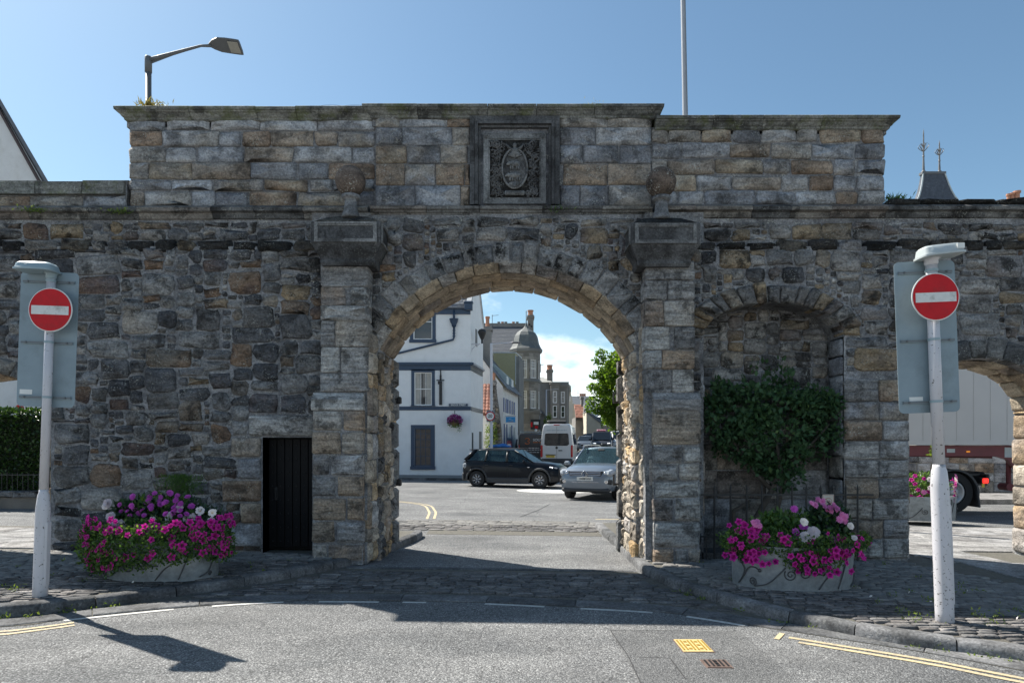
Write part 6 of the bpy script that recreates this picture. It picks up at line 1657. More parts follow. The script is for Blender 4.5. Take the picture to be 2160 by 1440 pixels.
HB = thing('hanging_basket', 'hanging basket of purple flowers on the white corner building', 'hanging basket', (bx(960), 33.65, bz(893)))
q = MB(); q.ball((0, 0, .02), .22, .22, .17, 14, 8); q.build('basket', M('coir basket', (.20, .14, .06), .95, var=.4, scale=30), HB, True)
q = MB(); q.tube([(0, .35, .62), (0, .0, .62), (0, 0, .55)], .013, 5); q.tube([(0, .35, .3), (0, .1, .62)], .01, 5)
for a in (0, 2.1, 4.2): q.tube([(0, 0, .56), (.20 * math.cos(a), .2 * math.sin(a), .08)], .005, 4)
q.build('chain_and_bracket', M_BLACK, HB)
c_ = np.array([bx(960), 33.65, bz(893)])
pp, dd = shell_pts(700, c_ + [0, 0, .16], (.36, .3, .24), .5, .3, 31); leaves('flowers', pp, .075, leaf_mat('purple basket flower', [(0, (.10, .01, .09)), (.6, (.30, .03, .22)), (1, (.45, .08, .35))], .2), HB, outward=dd, aspect=.8, kind='stuff')
pp, dd = shell_pts(300, c_ + [0, 0, .0], (.34, .3, .2), .6, .3, 32); leaves('foliage', pp, .07, ML_PET, HB, outward=dd, droop=.6, kind='stuff')
pp = np.column_stack([nr.normal(c_[0] + .23, .04, 60), nr.normal(c_[1], .05, 60), c_[2] - .42 * nr.random(60)]); leaves('trailing_stem', pp, .06, ML_WEED, HB, up=-.5, kind='stuff')
WL = thing('wall_lantern', 'black wall lantern on a curved bracket at the corner of the white building', 'lantern', (*fs_(.25, 0, 0)[:2], bz(740)))
ox, oy, oz = fs_(.25, bz(740), 0)
def wq(px, py): return ((px - 1000) * KB * 1.0, -.05, bz(py) - oz)
q = MB(); q.tube([wq(998, 724), wq(1018, 724)], .03, 6); q.tube([wq(998, 745), wq(1001, 735), wq(1008, 728), wq(1015, 726)], .022, 6); q.tube([wq(998, 722), wq(998, 758)], .025, 6); q.build('bracket', M_POLE, WL)
q = MB(); a = wq(1022, 0)[0]; q.lathe([(.05, wq(0, 723)[2]), (.05, wq(0, 715)[2]), (.09, wq(0, 713)[2]), (.20, wq(0, 702)[2]), (.22, wq(0, 698)[2]), (.16, wq(0, 694)[2]), (.05, wq(0, 692)[2])], (a, -.05, 0), 10); q.build('lantern_body', M_BLACK, WL)

# generic house pieces
def block(name, label, cat, mat, foot, z0, z1):
    """prism block; foot list of (x,y)"""
    cx = sum(p[0] for p in foot) / len(foot); cy = sum(p[1] for p in foot) / len(foot)
    t = thing(name, label, cat, (cx, cy, gz(cx, cy)))
    mb = MB(); mb.prism(foot, lambda u, v, d: (u, v, d), z0, z1); mb.build('wall', mat, t, world=True); return t
def chimney(parent, x0, x1, y0, y1, z0, z1, pots, mat=M_SAND, name='chimney', pr=.12, ph=.45):
    m = MB(); m.box(x0, x1, y0, y1, z0, z1 - .25); m.box(x0 - .08, x1 + .08, y0 - .08, y1 + .08, z1 - .25, z1 - .1); m.box(x0 - .03, x1 + .03, y0 - .03, y1 + .03, z1 - .099, z1)
    c = m.build(name, mat, parent, world=True)
    for k in range(pots):
        f = (k + .5) / pots; p = MB(); cx, cy = x0 + (x1 - x0) * f, y0 + (y1 - y0) * .5
        p.lathe([(pr * 1.1, z1), (pr * .9, z1 + ph * .3), (pr * .88, z1 + ph * .8), (pr * 1.1, z1 + ph * .82), (pr * 1.1, z1 + ph)], (cx, cy, 0), 10); p.build('chimney_pot', M_TERRA, c, world=True)
    return c
def sx(px, d): return (px - 1080) * d / F
def sz(py, d): return CAM_H + (935 - py) * d / F
# --- white cottage row (gable end towards us, blue shutters on the street side)
d0 = 44
Wc = thing('cottage', 'white cottage with blue shutters whose slate roof slopes down to the street', 'cottage', (-3, 47, gz(-3, 47)))
X1 = sx(1061, d0); ez = sz(815, d0); slope = (sz(757, d0) - ez) / (X1 - sx(1018, d0)); rxg = X1 - 2.6; rzg = ez + slope * 2.6
fg = lambda u, v, d: (u, d0 - d, v); fst = lambda u, v, d: (X1 + .139 * u + d, d0 + u - d * .139, v)
m = MB(); m.add([fg(u, v, 0) for u, v in ((-8, 0), (X1, 0), (X1, ez), (rxg, rzg), (-8, ez))], [(0, 1, 2, 3, 4)])
so = [(.55, 1.1, sz(868, d0), sz(838, d0)), (2.3, 2.9, sz(868, d0), sz(838, d0)), (4.4, 5.0, sz(868, d0), sz(838, d0)), (.7, 1.3, gz(0, 44) + .1, sz(900, d0)), (3.0, 3.7, gz(0, 44) + 1.0, sz(895, d0)), (5.0, 5.7, gz(0, 44) + 1.0, sz(895, d0))]
wall_panel(m, 0, 7.4, 0, ez, so, fst, .12); m.quad((-8, d0, 0), (-8, d0, ez), (-7, d0 + 7.4, ez), (-7, d0 + 7.4, 0)); m.quad(fst(7.4, 0, 0), (-7, d0 + 7.4, 0), (-7, d0 + 7.4, ez), fst(7.4, ez, 0))
m.build('wall', M_RENDER2, Wc, world=True)
for q in so: window(Wc, fst, *q, nx=2, nz=2, t=.08)
for q in so[:3]:
    for (a, b) in ((q[0] - .42, q[0] - .04), (q[1] + .04, q[1] + .42)):
        s = MB(); fbox(s, fst, a, b, q[2], q[3], .0, .05); s.build('shutter', M_BLUESH, Wc, world=True)
s = MB(); fbox(s, fst, 1.45, 1.7, gz(0, 44) + .1, sz(893, d0), .0, .05); fbox(s, fst, 3.85, 4.1, gz(0, 44) + .1, sz(893, d0), .0, .05); fbox(s, fst, .3, .55, gz(0, 44) + .1, sz(893, d0), .0, .05); s.build('door_frame', M_BLUESH, Wc, world=True)
rfn = lambda u, v, d: (X1 + .25 - v * (X1 + .25 - rxg) + .139 * u, d0 - .12 + u, ez - .10 + v * (rzg + .12 - ez) + d)
m = MB(); m.slab(rfn(0, 0, -.06), rfn(7.6, 0, -.06), rfn(7.6, 1, -.06), rfn(0, 1, -.06), .05); m.slab(rfn(0, 1, -.06), rfn(7.6, 1, -.06), (-8.3 + 1, d0 + 7.6, ez), (-8.3, d0 - .1, ez), .05)
RFc = m.build('roof', M_SLATE, Wc, world=True); slate_rows(RFc, rfn, 0, 7.6, 0, 1, 16, 12, M_SLATE, cap_n=190)
dm = MB()
for k in range(2):
    u0 = 2.2 + k * 2.4; p = [rfn(u0, .12, .0), rfn(u0, .62, .0)]
    a, b = p; dm.add([(a[0], a[1], a[2]), (a[0], a[1], a[2] + .55), (b[0], b[1], b[2] + .0), (a[0] + .14, a[1] + 1.2, a[2]), (a[0] + .14, a[1] + 1.2, a[2] + .55), (b[0] + .14, b[1] + 1.2, b[2])], [(0, 1, 2), (3, 5, 4), (0, 3, 4, 1), (1, 4, 5, 2)])
dm.build('dormer', M_LAMPGREY, Wc, world=True)
chimney(Wc, sx(1019, d0), sx(1036, d0), d0 + .4, d0 + 1.1, sz(770, d0), sz(686, d0), 1, M_HARL, ph=.7, pr=.14)
q = MB(); ax_ = sx(1037.5, d0); q.tube([(ax_, d0 + .8, sz(700, d0)), (ax_, d0 + .8, sz(659, d0))], .02, 5); q.tube([(ax_ - .02, d0 + .8, sz(661, d0)), (ax_ + .42, d0 + .8, sz(659.5, d0))], .012, 4); q.tube([(ax_ - 1.2, d0 + .8, sz(685.5, d0)), (ax_ + .2, d0 + .8, sz(683, d0))], .025, 4)
for k in range(5): q.tube([(ax_ + .05 + k * .07, d0 + .68, sz(660, d0)), (ax_ + .05 + k * .07, d0 + .92, sz(660, d0))], .006, 3)
q.build('aerial', M_STEELG, Wc, world=True)
SS = thing('shop_sign', 'bright blue hanging shop sign on the white cottage', 'sign', (sx(1077, 45), 44.6, sz(885, 45)))
MB().cbox(0, 0, 0, .62, .05, .36, .01).build('board', M_CYAN, SS); m = text_mb('co', .16, .0, .003, None, lambda u, v, d: (u - .04, -.027 - d, v + .05)); text_mb('CORT', .075, 0, .003, m, lambda u, v, d: (u + .10, -.027 - d, v - .06)); m.build('lettering', M_WHITE, SS)
word_marks(.36, .05, lambda u, v, d: (u, -.027 - d, v - .14)).build('small_lettering', M_TERRA, SS); MB().tube([(-.35, 0, .22), (.35, 0, .22)], .012, 5).build('bracket', M_BLACK, SS)
BX = thing('collection_box', 'red box fixed to the white cottage wall below the blue sign', 'box', (sx(1074, 43.4), 43.6, sz(940, 43.5)))
MB().cbox(0, 0, .05, .30, .25, .55, .04).build('body', M('dull red box', (.22, .05, .07), .5), BX); MB().cbox(0, 0, .42, .34, .28, .16, .04).build('hood', M_NAVY, BX); MB().cbox(0, -.13, .02, .2, .01, .2, .003).build('notice_panel', M_WHITE, BX)
# pantile roofed outhouse and ruined stone pier in front of the cottage
d1 = 40
OH = thing('outhouse', 'small outhouse with red pantile roof next to the white corner building', 'outhouse', (-2.6, 41, gz(-2.6, 41)))
m = MB(); m.prism([(-6, 40.2), (sx(1033, d1), 40.2), (sx(1036, d1), 42.5), (-6, 42.5)], lambda u, v, d: (u, v, d), 0, sz(868, d1)); m.build('wall', M_RENDER2, OH, world=True)
pf_ = lambda u, v, d: (-4.5 + u, 40.0 + v * 2.2, sz(874, d1) + v * 1.9 + d)
m = MB(); m.slab(pf_(0, 0, -.05), pf_(3.35, 0, -.05), pf_(3.35, 1, -.05), pf_(0, 1, -.05), .04); PRf = m.build('roof', M_PANT, OH, world=True)
def pantiles(parent, fn, u0, u1, nu, nv):
    for j in range(nv):
        for i in range(nu):
            a = u0 + (u1 - u0) * i / nu; w = (u1 - u0) / nu; m = MB(); n = 5
            r0 = [fn(a + w * k / (n - 1) * 1.08, j / nv, .05 + .05 * math.sin(math.pi * k / (n - 1) * 1.0) * (1 if k < n else 0) + R(0, .01)) for k in range(n)]; r1 = [fn(a + w * k / (n - 1) * 1.08, (j + 1.2) / nv, .02 + .05 * math.sin(math.pi * k / (n - 1))) for k in range(n)]
            m.loft([r0, r1], cap=False, closed=False); o = m.build('pantile', M_PANT, parent, True, world=True)
pantiles(PRf, pf_, 1.9, 3.35, 7, 9)
d2 = 38.5
GPi = thing('stone_pier', 'tapering ruined rubble stone pier with a terracotta pot on top behind the speed limit sign', 'stone pier', (sx(1047, d2), d2, gz(-.9, d2)))
prof = [(1036, 1061, 962), (1036.5, 1058, 905), (1037, 1053, 862), (1036, 1048, 830), (1035, 1046, 812), (1033, 1048, 806), (1035, 1046, 801)]
m = MB(); m.loft([[(sx(a, d2), d2, sz(z, d2)), (sx(b, d2), d2, sz(z, d2)), (sx(b, d2), d2 + .5, sz(z, d2)), (sx(a, d2), d2 + .5, sz(z, d2))] for a, b, z in prof]); m.build('pier_core', M_SAND, GPi, world=True)
zz = 945
while zz > 812:
    z2 = zz - R(6, 11); f_ = (962 - zz) / 150; a, b = 1036, 1061 - 14 * f_
    for (p, q) in ((a, a + (b - a) * R(.4, .6)), None) if False else [(a, (a + b) / 2 + R(-2, 2))]:
        for (u0, u1) in ((p, q), (q, b)): stone('rubble_stone', rquad([(sx(u0 + .3, d2), sz(zz, d2)), (sx(u1 - .3, d2), sz(zz, d2)), (sx(u1 - .3, d2), sz(z2 + .5, d2)), (sx(u0 + .3, d2), sz(z2 + .5, d2))], .25, .012), front(d2), .05, M_RUBW, GPi)
    zz = z2
MB().lathe([(.11, 0), (.10, .3), (.12, .4)], (sx(1041, d2), d2 + .25, sz(801, d2)), 10).build('terracotta_pot', M_TERRA, GPi, world=True)
pp, dd = shell_pts(500, (sx(1038, d2) - .02, d2 - .3, sz(918, d2)), (.33, .25, .9), .3, .3, 41)
GB = thing('bush', 'small sunlit green bush at the foot of the speed limit sign', 'bush', (sx(1038, d2), d2 - .3, gz(-1, 38))); leaves('foliage', pp, .12, ML_WEED, GB, outward=dd, kind='stuff'); MB().tube([(sx(1038, d2), d2 - .3, 0.1), (sx(1038, d2), d2 - .3, 1.6)], .03, 5).build('stem', M_BARK, GB, world=True)
# 20 limit sign on a lamp column
d3 = 33.0
LP = thing('lamp_column', 'tall white lamp column with a long arm beside the white corner building', 'street lamp', (sx(1036.5, d3), d3, gz(-1, d3)))
xc = sx(1036.5, d3)
MB().lathe([(.10, 0), (.10, 1.3), (.075, 1.4), (.065, sz(727, d3)), (.06, sz(724, d3))], (xc, d3, 0), 12).build('column', M_POLE, LP, True, world=True)
MB().tube([(xc, d3, sz(726, d3)), (sx(1080, d3), d3, sz(722.5, d3))], .03, 8).build('arm', M_POLE, LP, world=True)
m = MB(); m.cbox(sx(1089, d3), d3, sz(722.3, d3), .42, .24, .07, .03); m.build('lamp_head', M_STEELG, LP, world=True)
S20 = thing('speed_sign', 'round 20 speed limit sign with red border on the white lamp column', 'road sign', (sx(1034, d3), d3 - .12, sz(877.5, d3)))
MB().lathe([(.225, 0), (.225, .006)], (0, 0, 0), 36, axis='y').build('disc', M_RED, S20)
MB().lathe([(.183, 0), (.183, .003)], (0, -.0065, 0), 36, axis='y').build('white_field', M_WHITE, S20); text_mb('20', .225, .004, .003, None, lambda u, v, d: (u, -.0115 - d, v), sx=.95).build('numerals', M_BLACK, S20)
MB().cbox(.02, .06, .0, .40, .01, .56, .003).build('back_board', M_RAIL, S20)
# --- big slate roofed house behind, with tall chimney
d4 = 60
BH = thing('tall_house', 'tall house with a big dark slate roof and a high stone chimney behind the cottages', 'house', (-1, 63, gz(-1, 63)))
m = MB(); m.box(-6, sx(1119, d4), d4, d4 + 7, 0, sz(742, d4)); m.add([(sx(1119, d4), d4, sz(742, d4)), (sx(1119, d4), d4 + 7, sz(742, d4)), (sx(1119, d4), d4 + 3.5, sz(682, d4 + 3.5))], [(0, 1, 2)]); m.build('wall', M_SAND, BH, world=True)
hf = lambda u, v, d: (-6 + u, d4 - .2 + v * 3.7, sz(745, d4) + v * (sz(685, d4 + 3.5) - sz(745, d4)) + d)
wd_ = sx(1119, d4) + 6
m = MB(); m.slab(hf(0, 0, -.06), hf(wd_, 0, -.06), hf(wd_, 1, -.06), hf(0, 1, -.06), .05); m.slab(hf(wd_, 1, -.06), (-6 + wd_, d4 + 7, sz(742, d4)), (-6, d4 + 7, sz(742, d4)), hf(0, 1, -.06), .05); RB = m.build('roof', M_SLATE, BH, world=True); slate_rows(RB, hf, 2.2, wd_, 0, 1, 22, 20, M_SLATE, cap_n=0)
zr_ = sz(686, d4 + 3.5); m = MB(); m.box(-6, sx(1114, d4), d4 + 3.2, d4 + 3.9, zr_ - .2, zr_ + .15); m.build('ridge', M_HARL, BH, world=True)
for px in (1052, 1060, 1067, 1083, 1091): MB().lathe([(.15, zr_), (.13, zr_ + .4), (.15, zr_ + .5)], (sx(px, d4 + 4.5), d4 + 4.5, 0), 8).build('ridge_pot', M_TERRA if px in (1060, 1083) else M_HARL, BH, world=True)
TC = chimney(BH, sx(1114.5, d4), sx(1127, d4), d4 + 2, d4 + 3.4, sz(760, d4), sz(664, d4 + 2), 1, M_SAND, pr=.26, ph=.55)
for j in range(5):
    for i in range(2): m = MB(); m.cbox(sx(1118 + i * 4.5, d4), d4 + 1.99, sz(676 + j * 12 + i * 4, d4), .16, .02, .22, .005); m.build('dark_stone', M_BLACK, TC, world=True)
chimney(BH, sx(1126, d4), sx(1132, d4), d4 + 4.0, d4 + 4.8, sz(750, d4), sz(705, d4), 0)
# --- sage green clad extension
d5 = 52
GC = thing('clad_extension', 'sage green metal clad box shaped extension above the cottage roof', 'extension', (-.5, 53, gz(-.5, 53)))
xa, xb = sx(1041, d5), sx(1087, d5)
m = MB(); m.prism([(xa, d5), (xb, d5), (xb + .5, d5 + 3.2), (xa, d5 + 3.2)], lambda u, v, d: (u, v, d), 3, sz(745, d5)); m.build('cladding', M_GREENC, GC, world=True)
for k in range(1, 5): x = xa + (xb - xa) * k / 5; m = MB(); m.box(x - .018, x + .018, d5 - .03, d5 - .001, 4, sz(745.5, d5)); m.build('standing_seam', M_GREENC, GC, world=True)
m = MB(); m.prism([(xa - .05, d5 - .05), (xb + .05, d5 - .05), (xb + .56, d5 + 3.25), (xa - .05, d5 + 3.25)], lambda u, v, d: (u, v, d), sz(744.8, d5), sz(742.5, d5)); m.build('roof_edge', M_LAMPPALE, GC, world=True)
m = MB(); m.tube([(xb + .02, d5 - .04, sz(750, d5)), (xb + .02, d5 - .04, sz(810, d5))], .04, 6); m.build('downpipe', M_LAMPPALE, GC, world=True)
m = MB(); m.prism([(xb + .001, d5), (xb + .30, d5 + .02), (xb + .7, d5 + 3.1), (xb + .51, d5 + 3.1)], lambda u, v, d: (u, v, d), .5, sz(751, d5)); m.build('side_wall', M_HARL, GC, world=True)
# --- turret house
d6 = 57
TX, TY = sx(1110, d6 + 1.2), d6 + 1.2; tr_ = 1.13 / math.cos(math.pi / 8)
TU = thing('turret_house', 'grey sandstone corner house with a domed octagonal turret and white sash windows', 'house', (TX, TY, gz(TX, TY)))
fac = [math.radians(-90 - 13 + 45 * k) for k in range(8)]       # outward directions
def tfn(k):
    a = fac[k]; n = (math.cos(a), math.sin(a)); t_ = (-n[1], n[0]); r_ = 1.13
    return lambda u, v, d: (TX + n[0] * (r_ + d) + t_[0] * u, TY + n[1] * (r_ + d) + t_[1] * u, v)
hw = 1.13 * math.tan(math.pi / 8); zg, zE = 1.0, sz(739, d6)
wz = [(sz(797, d6), sz(757, d6)), (sz(861, d6), sz(823, d6))]
m = MB()
for k in range(8):
    ops = [(-.30, .30, a, b) for a, b in wz] if k in (0, 1, 2) else []
    wall_panel(m, -hw, hw, zg, zE, ops, tfn(k), .14)
m.build('turret_wall', M_SAND, TU, world=True)
for k in (0, 1, 2):
    for a, b in wz: window(TU, tfn(k), -.30, .30, a, b, nx=3, nz=[.55, .70, .85], t=.10, fw=.06, curtain=M_CURT)
cnt = 0
for k in (0, 1, 7):
    for j in range(34):
        z = zg + .2 + j * .26
        if z + .25 > zE: break
        for (a, b) in ((-hw + .01, -.34), (.34, hw - .01)) if any(c - .1 < z + .12 < e + .1 for c, e in wz) and k != 7 else ((-hw + .01, -.02 + .1 * (j % 2)), (.0 + .1 * (j % 2), hw - .01)):
            m = MB(); fbox(m, tfn(k), a, b, z, z + .245, .001, .012 + R(0, .01)); m.build('ashlar_block', M_SANDB, TU, world=True)
def octo(r_, z): return [(TX + r_ * math.cos(math.radians(-103 + 22.5 + 45 * k)), TY + r_ * math.sin(math.radians(-103 + 22.5 + 45 * k)), z) for k in range(8)]
for zz in (806, 899 - 27):
    m = MB(); m.loft([octo(tr_ + .02, sz(zz, d6)), octo(tr_ + .12, sz(zz - 2, d6)), octo(tr_ + .12, sz(zz - 5, d6)), octo(tr_ + .02, sz(zz - 7, d6))]); m.build('string_course', M_HARL, TU, world=True)
m = MB(); m.loft([octo(tr_ + .02, sz(742, d6)), octo(tr_ + .16, sz(739, d6)), octo(tr_ + .2, sz(734, d6)), octo(tr_ + .1, sz(732, d6))]); m.build('eaves_cornice', M_HARL, TU, world=True)
m = MB(); m.loft([octo(r_, sz(py, d6)) for r_, py in ((tr_ + .22, 734), (tr_ + .05, 728), (tr_ - .10, 720), (tr_ - .16, 712), (tr_ - .25, 704), (tr_ - .42, 697), (tr_ - .68, 692), (tr_ - .92, 688), (.16, 684), (.09, 678))]); DM = m.build('dome', M_SLATEP, TU, world=True)
m = MB(); m.lathe([(.10, sz(680, d6)), (.05, sz(676, d6)), (.03, sz(668, d6)), (.03, sz(652, d6)), (.05, sz(651, d6)), (.0, sz(649, d6))], (TX, TY, 0), 8); m.build('finial', M_STEELG, TU, world=True)
m = MB(); m.box(sx(1086, d6), sx(1137, d6), d6 - .2, d6 + 6, .5, sz(872, d6)); m.box(sx(1084, d6), sx(1139, d6), d6 - .25, d6 + 6, sz(872, d6), sz(866, d6)); m.build('ground_floor_wall', M_SAND, TU, world=True)
for r in rows(sx(1086.3, d6), sx(1136.7, d6), [sz(z, d6) for z in (938, 929, 920, 911, 902, 893, 884, 873)], .5, .9):
    m = MB(); m.box(r[0] + .01, r[1] - .01, d6 - .225, d6 - .2, r[2] + .01, r[3] - .01); m.build('ground_floor_block', M_SANDB, TU, world=True)
m = MB(); m.box(-1.2, TX, d6 + 1.4, d6 + 6, 0, sz(745, d6)); m.box(TX, TX + 1.1, d6 + 1.5, d6 + 6, 0, sz(745, d6)); m.build('rear_wall', M_SAND, TU, world=True)
m = MB(); m.tube([(TX + 1.2, d6 + .8, sz(783, d6)), (TX + 1.2, d6 + .8, sz(765, d6))], .03, 5); m.tube([(TX + 1.2, d6 + .8, sz(768, d6)), (TX + 1.5, d6 + .8, sz(766, d6))], .02, 4); m.build('wall_aerial', M_STEELG, TU, world=True)
NB = thing('notice_board', 'dark notice board with red and white panels at the side of the turret house', 'notice board', (sx(1131, 56), 56.2, gz(2, 56)))
z_ = gz(2, 56); m = MB(); m.box(-.45, .35, 0, .06, sz(905, 56) - z_, sz(884, 56) - z_); m.build('board', M_BLACK, NB); m = MB(); m.box(-.2, .2, -.03, -.001, sz(895, 56) - z_, sz(889, 56) - z_); m.build('white_panel', M_WHITE, NB); m = MB(); m.box(-.44, -.3, -.03, -.001, sz(900, 56) - z_, sz(890, 56) - z_); m.box(-.1, .15, -.03, -.001, sz(903, 56) - z_, sz(898, 56) - z_); m.build('red_panel', M_RED, NB); m = MB(); m.box(-.4, -.3, 0, .05, 0, 2); m.box(.2, .3, 0, .05, 0, 2); m.build('post', M_BLACK, NB)
# --- house with two bays
d7 = 74
BB = thing('bay_house', 'grey stone house with two storey bay windows and a tall chimney up the street', 'house', (4, 76, gz(4, 76)))
m = MB(); m.box(sx(1130, d7), sx(1200, d7), d7, d7 + 7, 1, sz(805, d7)); m.build('wall', M_HARL, BB, world=True)
m = MB(); m.add([(sx(1133, d7), d7 - .2, sz(806, d7)), (sx(1166, d7), d7 - .2, sz(806, d7)), (sx(1150, d7), d7 + 3.5, sz(789, d7)), (sx(1128, d7), d7 + 3.5, sz(789, d7)), (sx(1133, d7), d7 + 7, sz(806, d7)), (sx(1166, d7), d7 + 7, sz(806, d7))], [(0, 1, 2, 3), (3, 2, 5, 4), (1, 5, 2)]); m.build('roof', M('pale lichened slate', (.27, .27, .25), .8, var=.3, scale=3), BB, world=True)
chimney(BB, sx(1155, d7), sx(1167, d7), d7 + 1, d7 + 2, sz(812, d7), sz(777, d7), 1, M_SAND, pr=.32, ph=.55)
for i, (a, b, tp) in enumerate(((1162, 1179, 812), (1180, 1196.5, 816))):
    X0, X1_ = sx(a, d7 - 1), sx(b, d7 - 1); yb = d7 - 1 + i * .6
    fb = lambda u, v, d, yb=yb: (u, yb - d, v); q = [(X0 + .22, X0 + .62, sz(zz + 25, d7), sz(zz, d7)) for zz in (826, 856)]
    q = [(X0 + (X1_ - X0) * .24, X0 + (X1_ - X0) * .76, c, e) for _, _, c, e in q]
    m = MB(); wall_panel(m, X0, X1_, 1.2, sz(tp, d7), q, fb, .12); m.quad((X0, yb, 1.2), (X0, d7, 1.2), (X0, d7, sz(tp, d7)), (X0, yb, sz(tp, d7))); m.quad((X1_, yb, 1.2), (X1_ + .2, d7, 1.2), (X1_ + .2, d7, sz(tp, d7)), (X1_, yb, sz(tp, d7))); m.build('bay', M_SAND, BB, world=True)
    for o in q: window(BB, fb, *o, nx=1, nz=2, t=.08, fw=.08)
    m = MB(); m.box(X0 - .1, X1_ + .12, yb - .12, d7, sz(tp, d7), sz(tp - 4, d7)); m.build('bay_cornice', M_SAND, BB, world=True)
d7b = 66
LT = thing('lean_to', 'stone lean to with a sloping dark roof between the turret house and the bay house', 'outhouse', (sx(1143, d7b), d7b, gz(3, 66)))
m = MB(); m.prism([(sx(1136, d7b), 1), (sx(1151, d7b), 1), (sx(1151, d7b), sz(877, d7b)), (sx(1136, d7b), sz(862, d7b))], lambda u, v, d: (u, d, v), d7b, d7b + 3); m.build('wall', M_SAND, LT, world=True); m = MB(); m.slab((sx(1135, d7b), d7b - .15, sz(862, d7b)), (sx(1152, d7b), d7b - .15, sz(879, d7b)), (sx(1152, d7b), d7b + 3, sz(879, d7b)), (sx(1135, d7b), d7b + 3, sz(862, d7b)), .15); m.build('roof', M_SLATE, LT, world=True)
LP2 = thing('lamp_column', 'slender white lamp column further up the street in front of the bay house', 'street lamp', (sx(1152, 64), 64, gz(3, 64)))
MB().lathe([(.09, gz(3, 64)), (.07, sz(822, 64))], (sx(1152, 64), 64, 0), 8).build('column', M_POLE, LP2, True, world=True); MB().tube([(sx(1152, 64), 64, sz(822, 64)), (sx(1178, 64), 64, sz(820, 64))], .03, 6).build('arm', M_POLE, LP2, world=True)
pp, dd = shell_pts(260, (sx(1156, 63), 63, sz(895, 63)), (.45, .4, 1.0), .3, .3, 44); GB2 = thing('bush', 'green bush at the foot of the far lamp column', 'bush', (sx(1156, 63), 63, gz(3, 63))); leaves('foliage', pp, .2, ML_WEED, GB2, outward=dd, kind='stuff'); MB().tube([(sx(1156, 63), 63, gz(3, 63)), (sx(1156, 63), 63, sz(895, 63))], .04, 5).build('stem', M_BARK, GB2, world=True)
# --- far cottages
d8 = 92
CG = thing('gabled_cottage', 'cream cottage with a tall narrow gable and skew beyond the bay house', 'cottage', (sx(1205, d8), d8, gz(8, d8)))
m = MB(); m.add([(sx(p, d8), d8, sz(z, d8)) for p, z in ((1189, 892), (1208, 892), (1208, 850), (1199, 850), (1189, 850))], [(0, 1, 2, 3, 4)]); m.add([(sx(p, d8), d8 + 1, sz(z, d8)) for p, z in ((1197, 895), (1209, 895), (1209, 845), (1203, 813), (1197, 842))], [(0, 1, 2, 3, 4)]); m.box(sx(1190, d8), sx(1214, d8), d8 + 1.1, d8 + 6, 2, sz(850, d8)); m.build('wall', M_CREAM, CG, world=True)
m = MB(); m.slab((sx(1187, d8), d8 + .7, sz(845, d8)), (sx(1199, d8), d8 + .7, sz(845, d8)), (sx(1200, d8), d8 + 4, sz(814, d8)), (sx(1187, d8), d8 + 4, sz(814, d8)), .1); m.build('roof', M('mossy grey slate', (.24, .235, .20), .85, var=.3, scale=3), CG, world=True)
m = MB(); m.prism([(sx(1198, d8), sz(846, d8)), (sx(1201.5, d8), sz(812, d8)), (sx(1205, d8), sz(812, d8)), (sx(1206, d8), sz(826, d8)), (sx(1203, d8), sz(822, d8))], lambda u, v, d: (u, d, v), d8 + .7, d8 + .99); m.box(sx(1199.5, d8), sx(1203.5, d8), d8 + 1.2, d8 + 2, sz(818, d8), sz(809, d8)); m.build('gable_skew', M_SAND, CG, world=True)
for (a, z0_, z1_) in ((1192, 878, 858), (1202.5, 880, 862), (1202.2, 845, 834)):
    m = MB(); m.box(sx(a, d8), sx(a + 2.6, d8), d8 - .03 if a < 1195 else d8 + .97, d8 - .001 if a < 1195 else d8 + .999, sz(z0_, d8), sz(z1_, d8)); m.build('window', M_WOODW, CG, world=True)
d9 = 84
PH = thing('pantiled_house', 'low stone house with a red pantile roof up the street', 'house', (sx(1223, d9), d9 + 2, gz(8, d9)))
m = MB(); m.box(sx(1214, d9), sx(1236, d9), d9, d9 + 5, 1.5, sz(880, d9)); m.build('wall', M_SAND, PH, world=True)
pf2 = lambda u, v, d: (sx(1214.5, d9) + u, d9 - .15 + v * 2.5, sz(881, d9) + v * (sz(852, d9) - sz(881, d9)) + d)
m = MB(); m.slab(pf2(0, 0, -.05), pf2(1.25, 0, -.05), pf2(1.25, 1, -.05), pf2(0, 1, -.05), .05); PR2 = m.build('roof', M_PANT, PH, world=True); pantiles(PR2, pf2, 0, 1.08, 7, 8)
m = MB(); m.box(sx(1215, d9), sx(1233, d9), d9 - .25, d9 - .01, sz(886, d9), sz(881.5, d9)); m.build('gutter', M_BLACK, PH, world=True); m = MB(); m.box(sx(1233, d9), sx(1237, d9), d9 - .3, d9 + 2.6, sz(905, d9), sz(852, d9)); m.build('gable_skew', M_SAND, PH, world=True)
chimney(PH, sx(1229.5, d9), sx(1234.5, d9), d9 + 2, d9 + 3, sz(860, d9), sz(834, d9), 0)
d10 = 112
FH = thing('far_house', 'far slate roofed houses with chimneys at the end of the street', 'house', (sx(1225, d10), d10 + 3, gz(11, d10)))
m = MB(); m.box(sx(1203, d10), sx(1256, d10), d10 + 1, d10 + 6, 2.5, sz(855, d10)); m.build('wall', M_SAND, FH, world=True); m = MB(); m.slab((sx(1203, d10), d10, sz(856, d10)), (sx(1258, d10), d10, sz(856, d10)), (sx(1258, d10), d10 + 4, sz(834, d10)), (sx(1203, d10), d10 + 4, sz(834, d10)), .2); m.build('roof', M_SLATE, FH, world=True)
chimney(FH, sx(1228, d10), sx(1242, d10), d10 + 4, d10 + 5, sz(850, d10), sz(832, d10), 3, M_SAND, pr=.2, ph=.5)
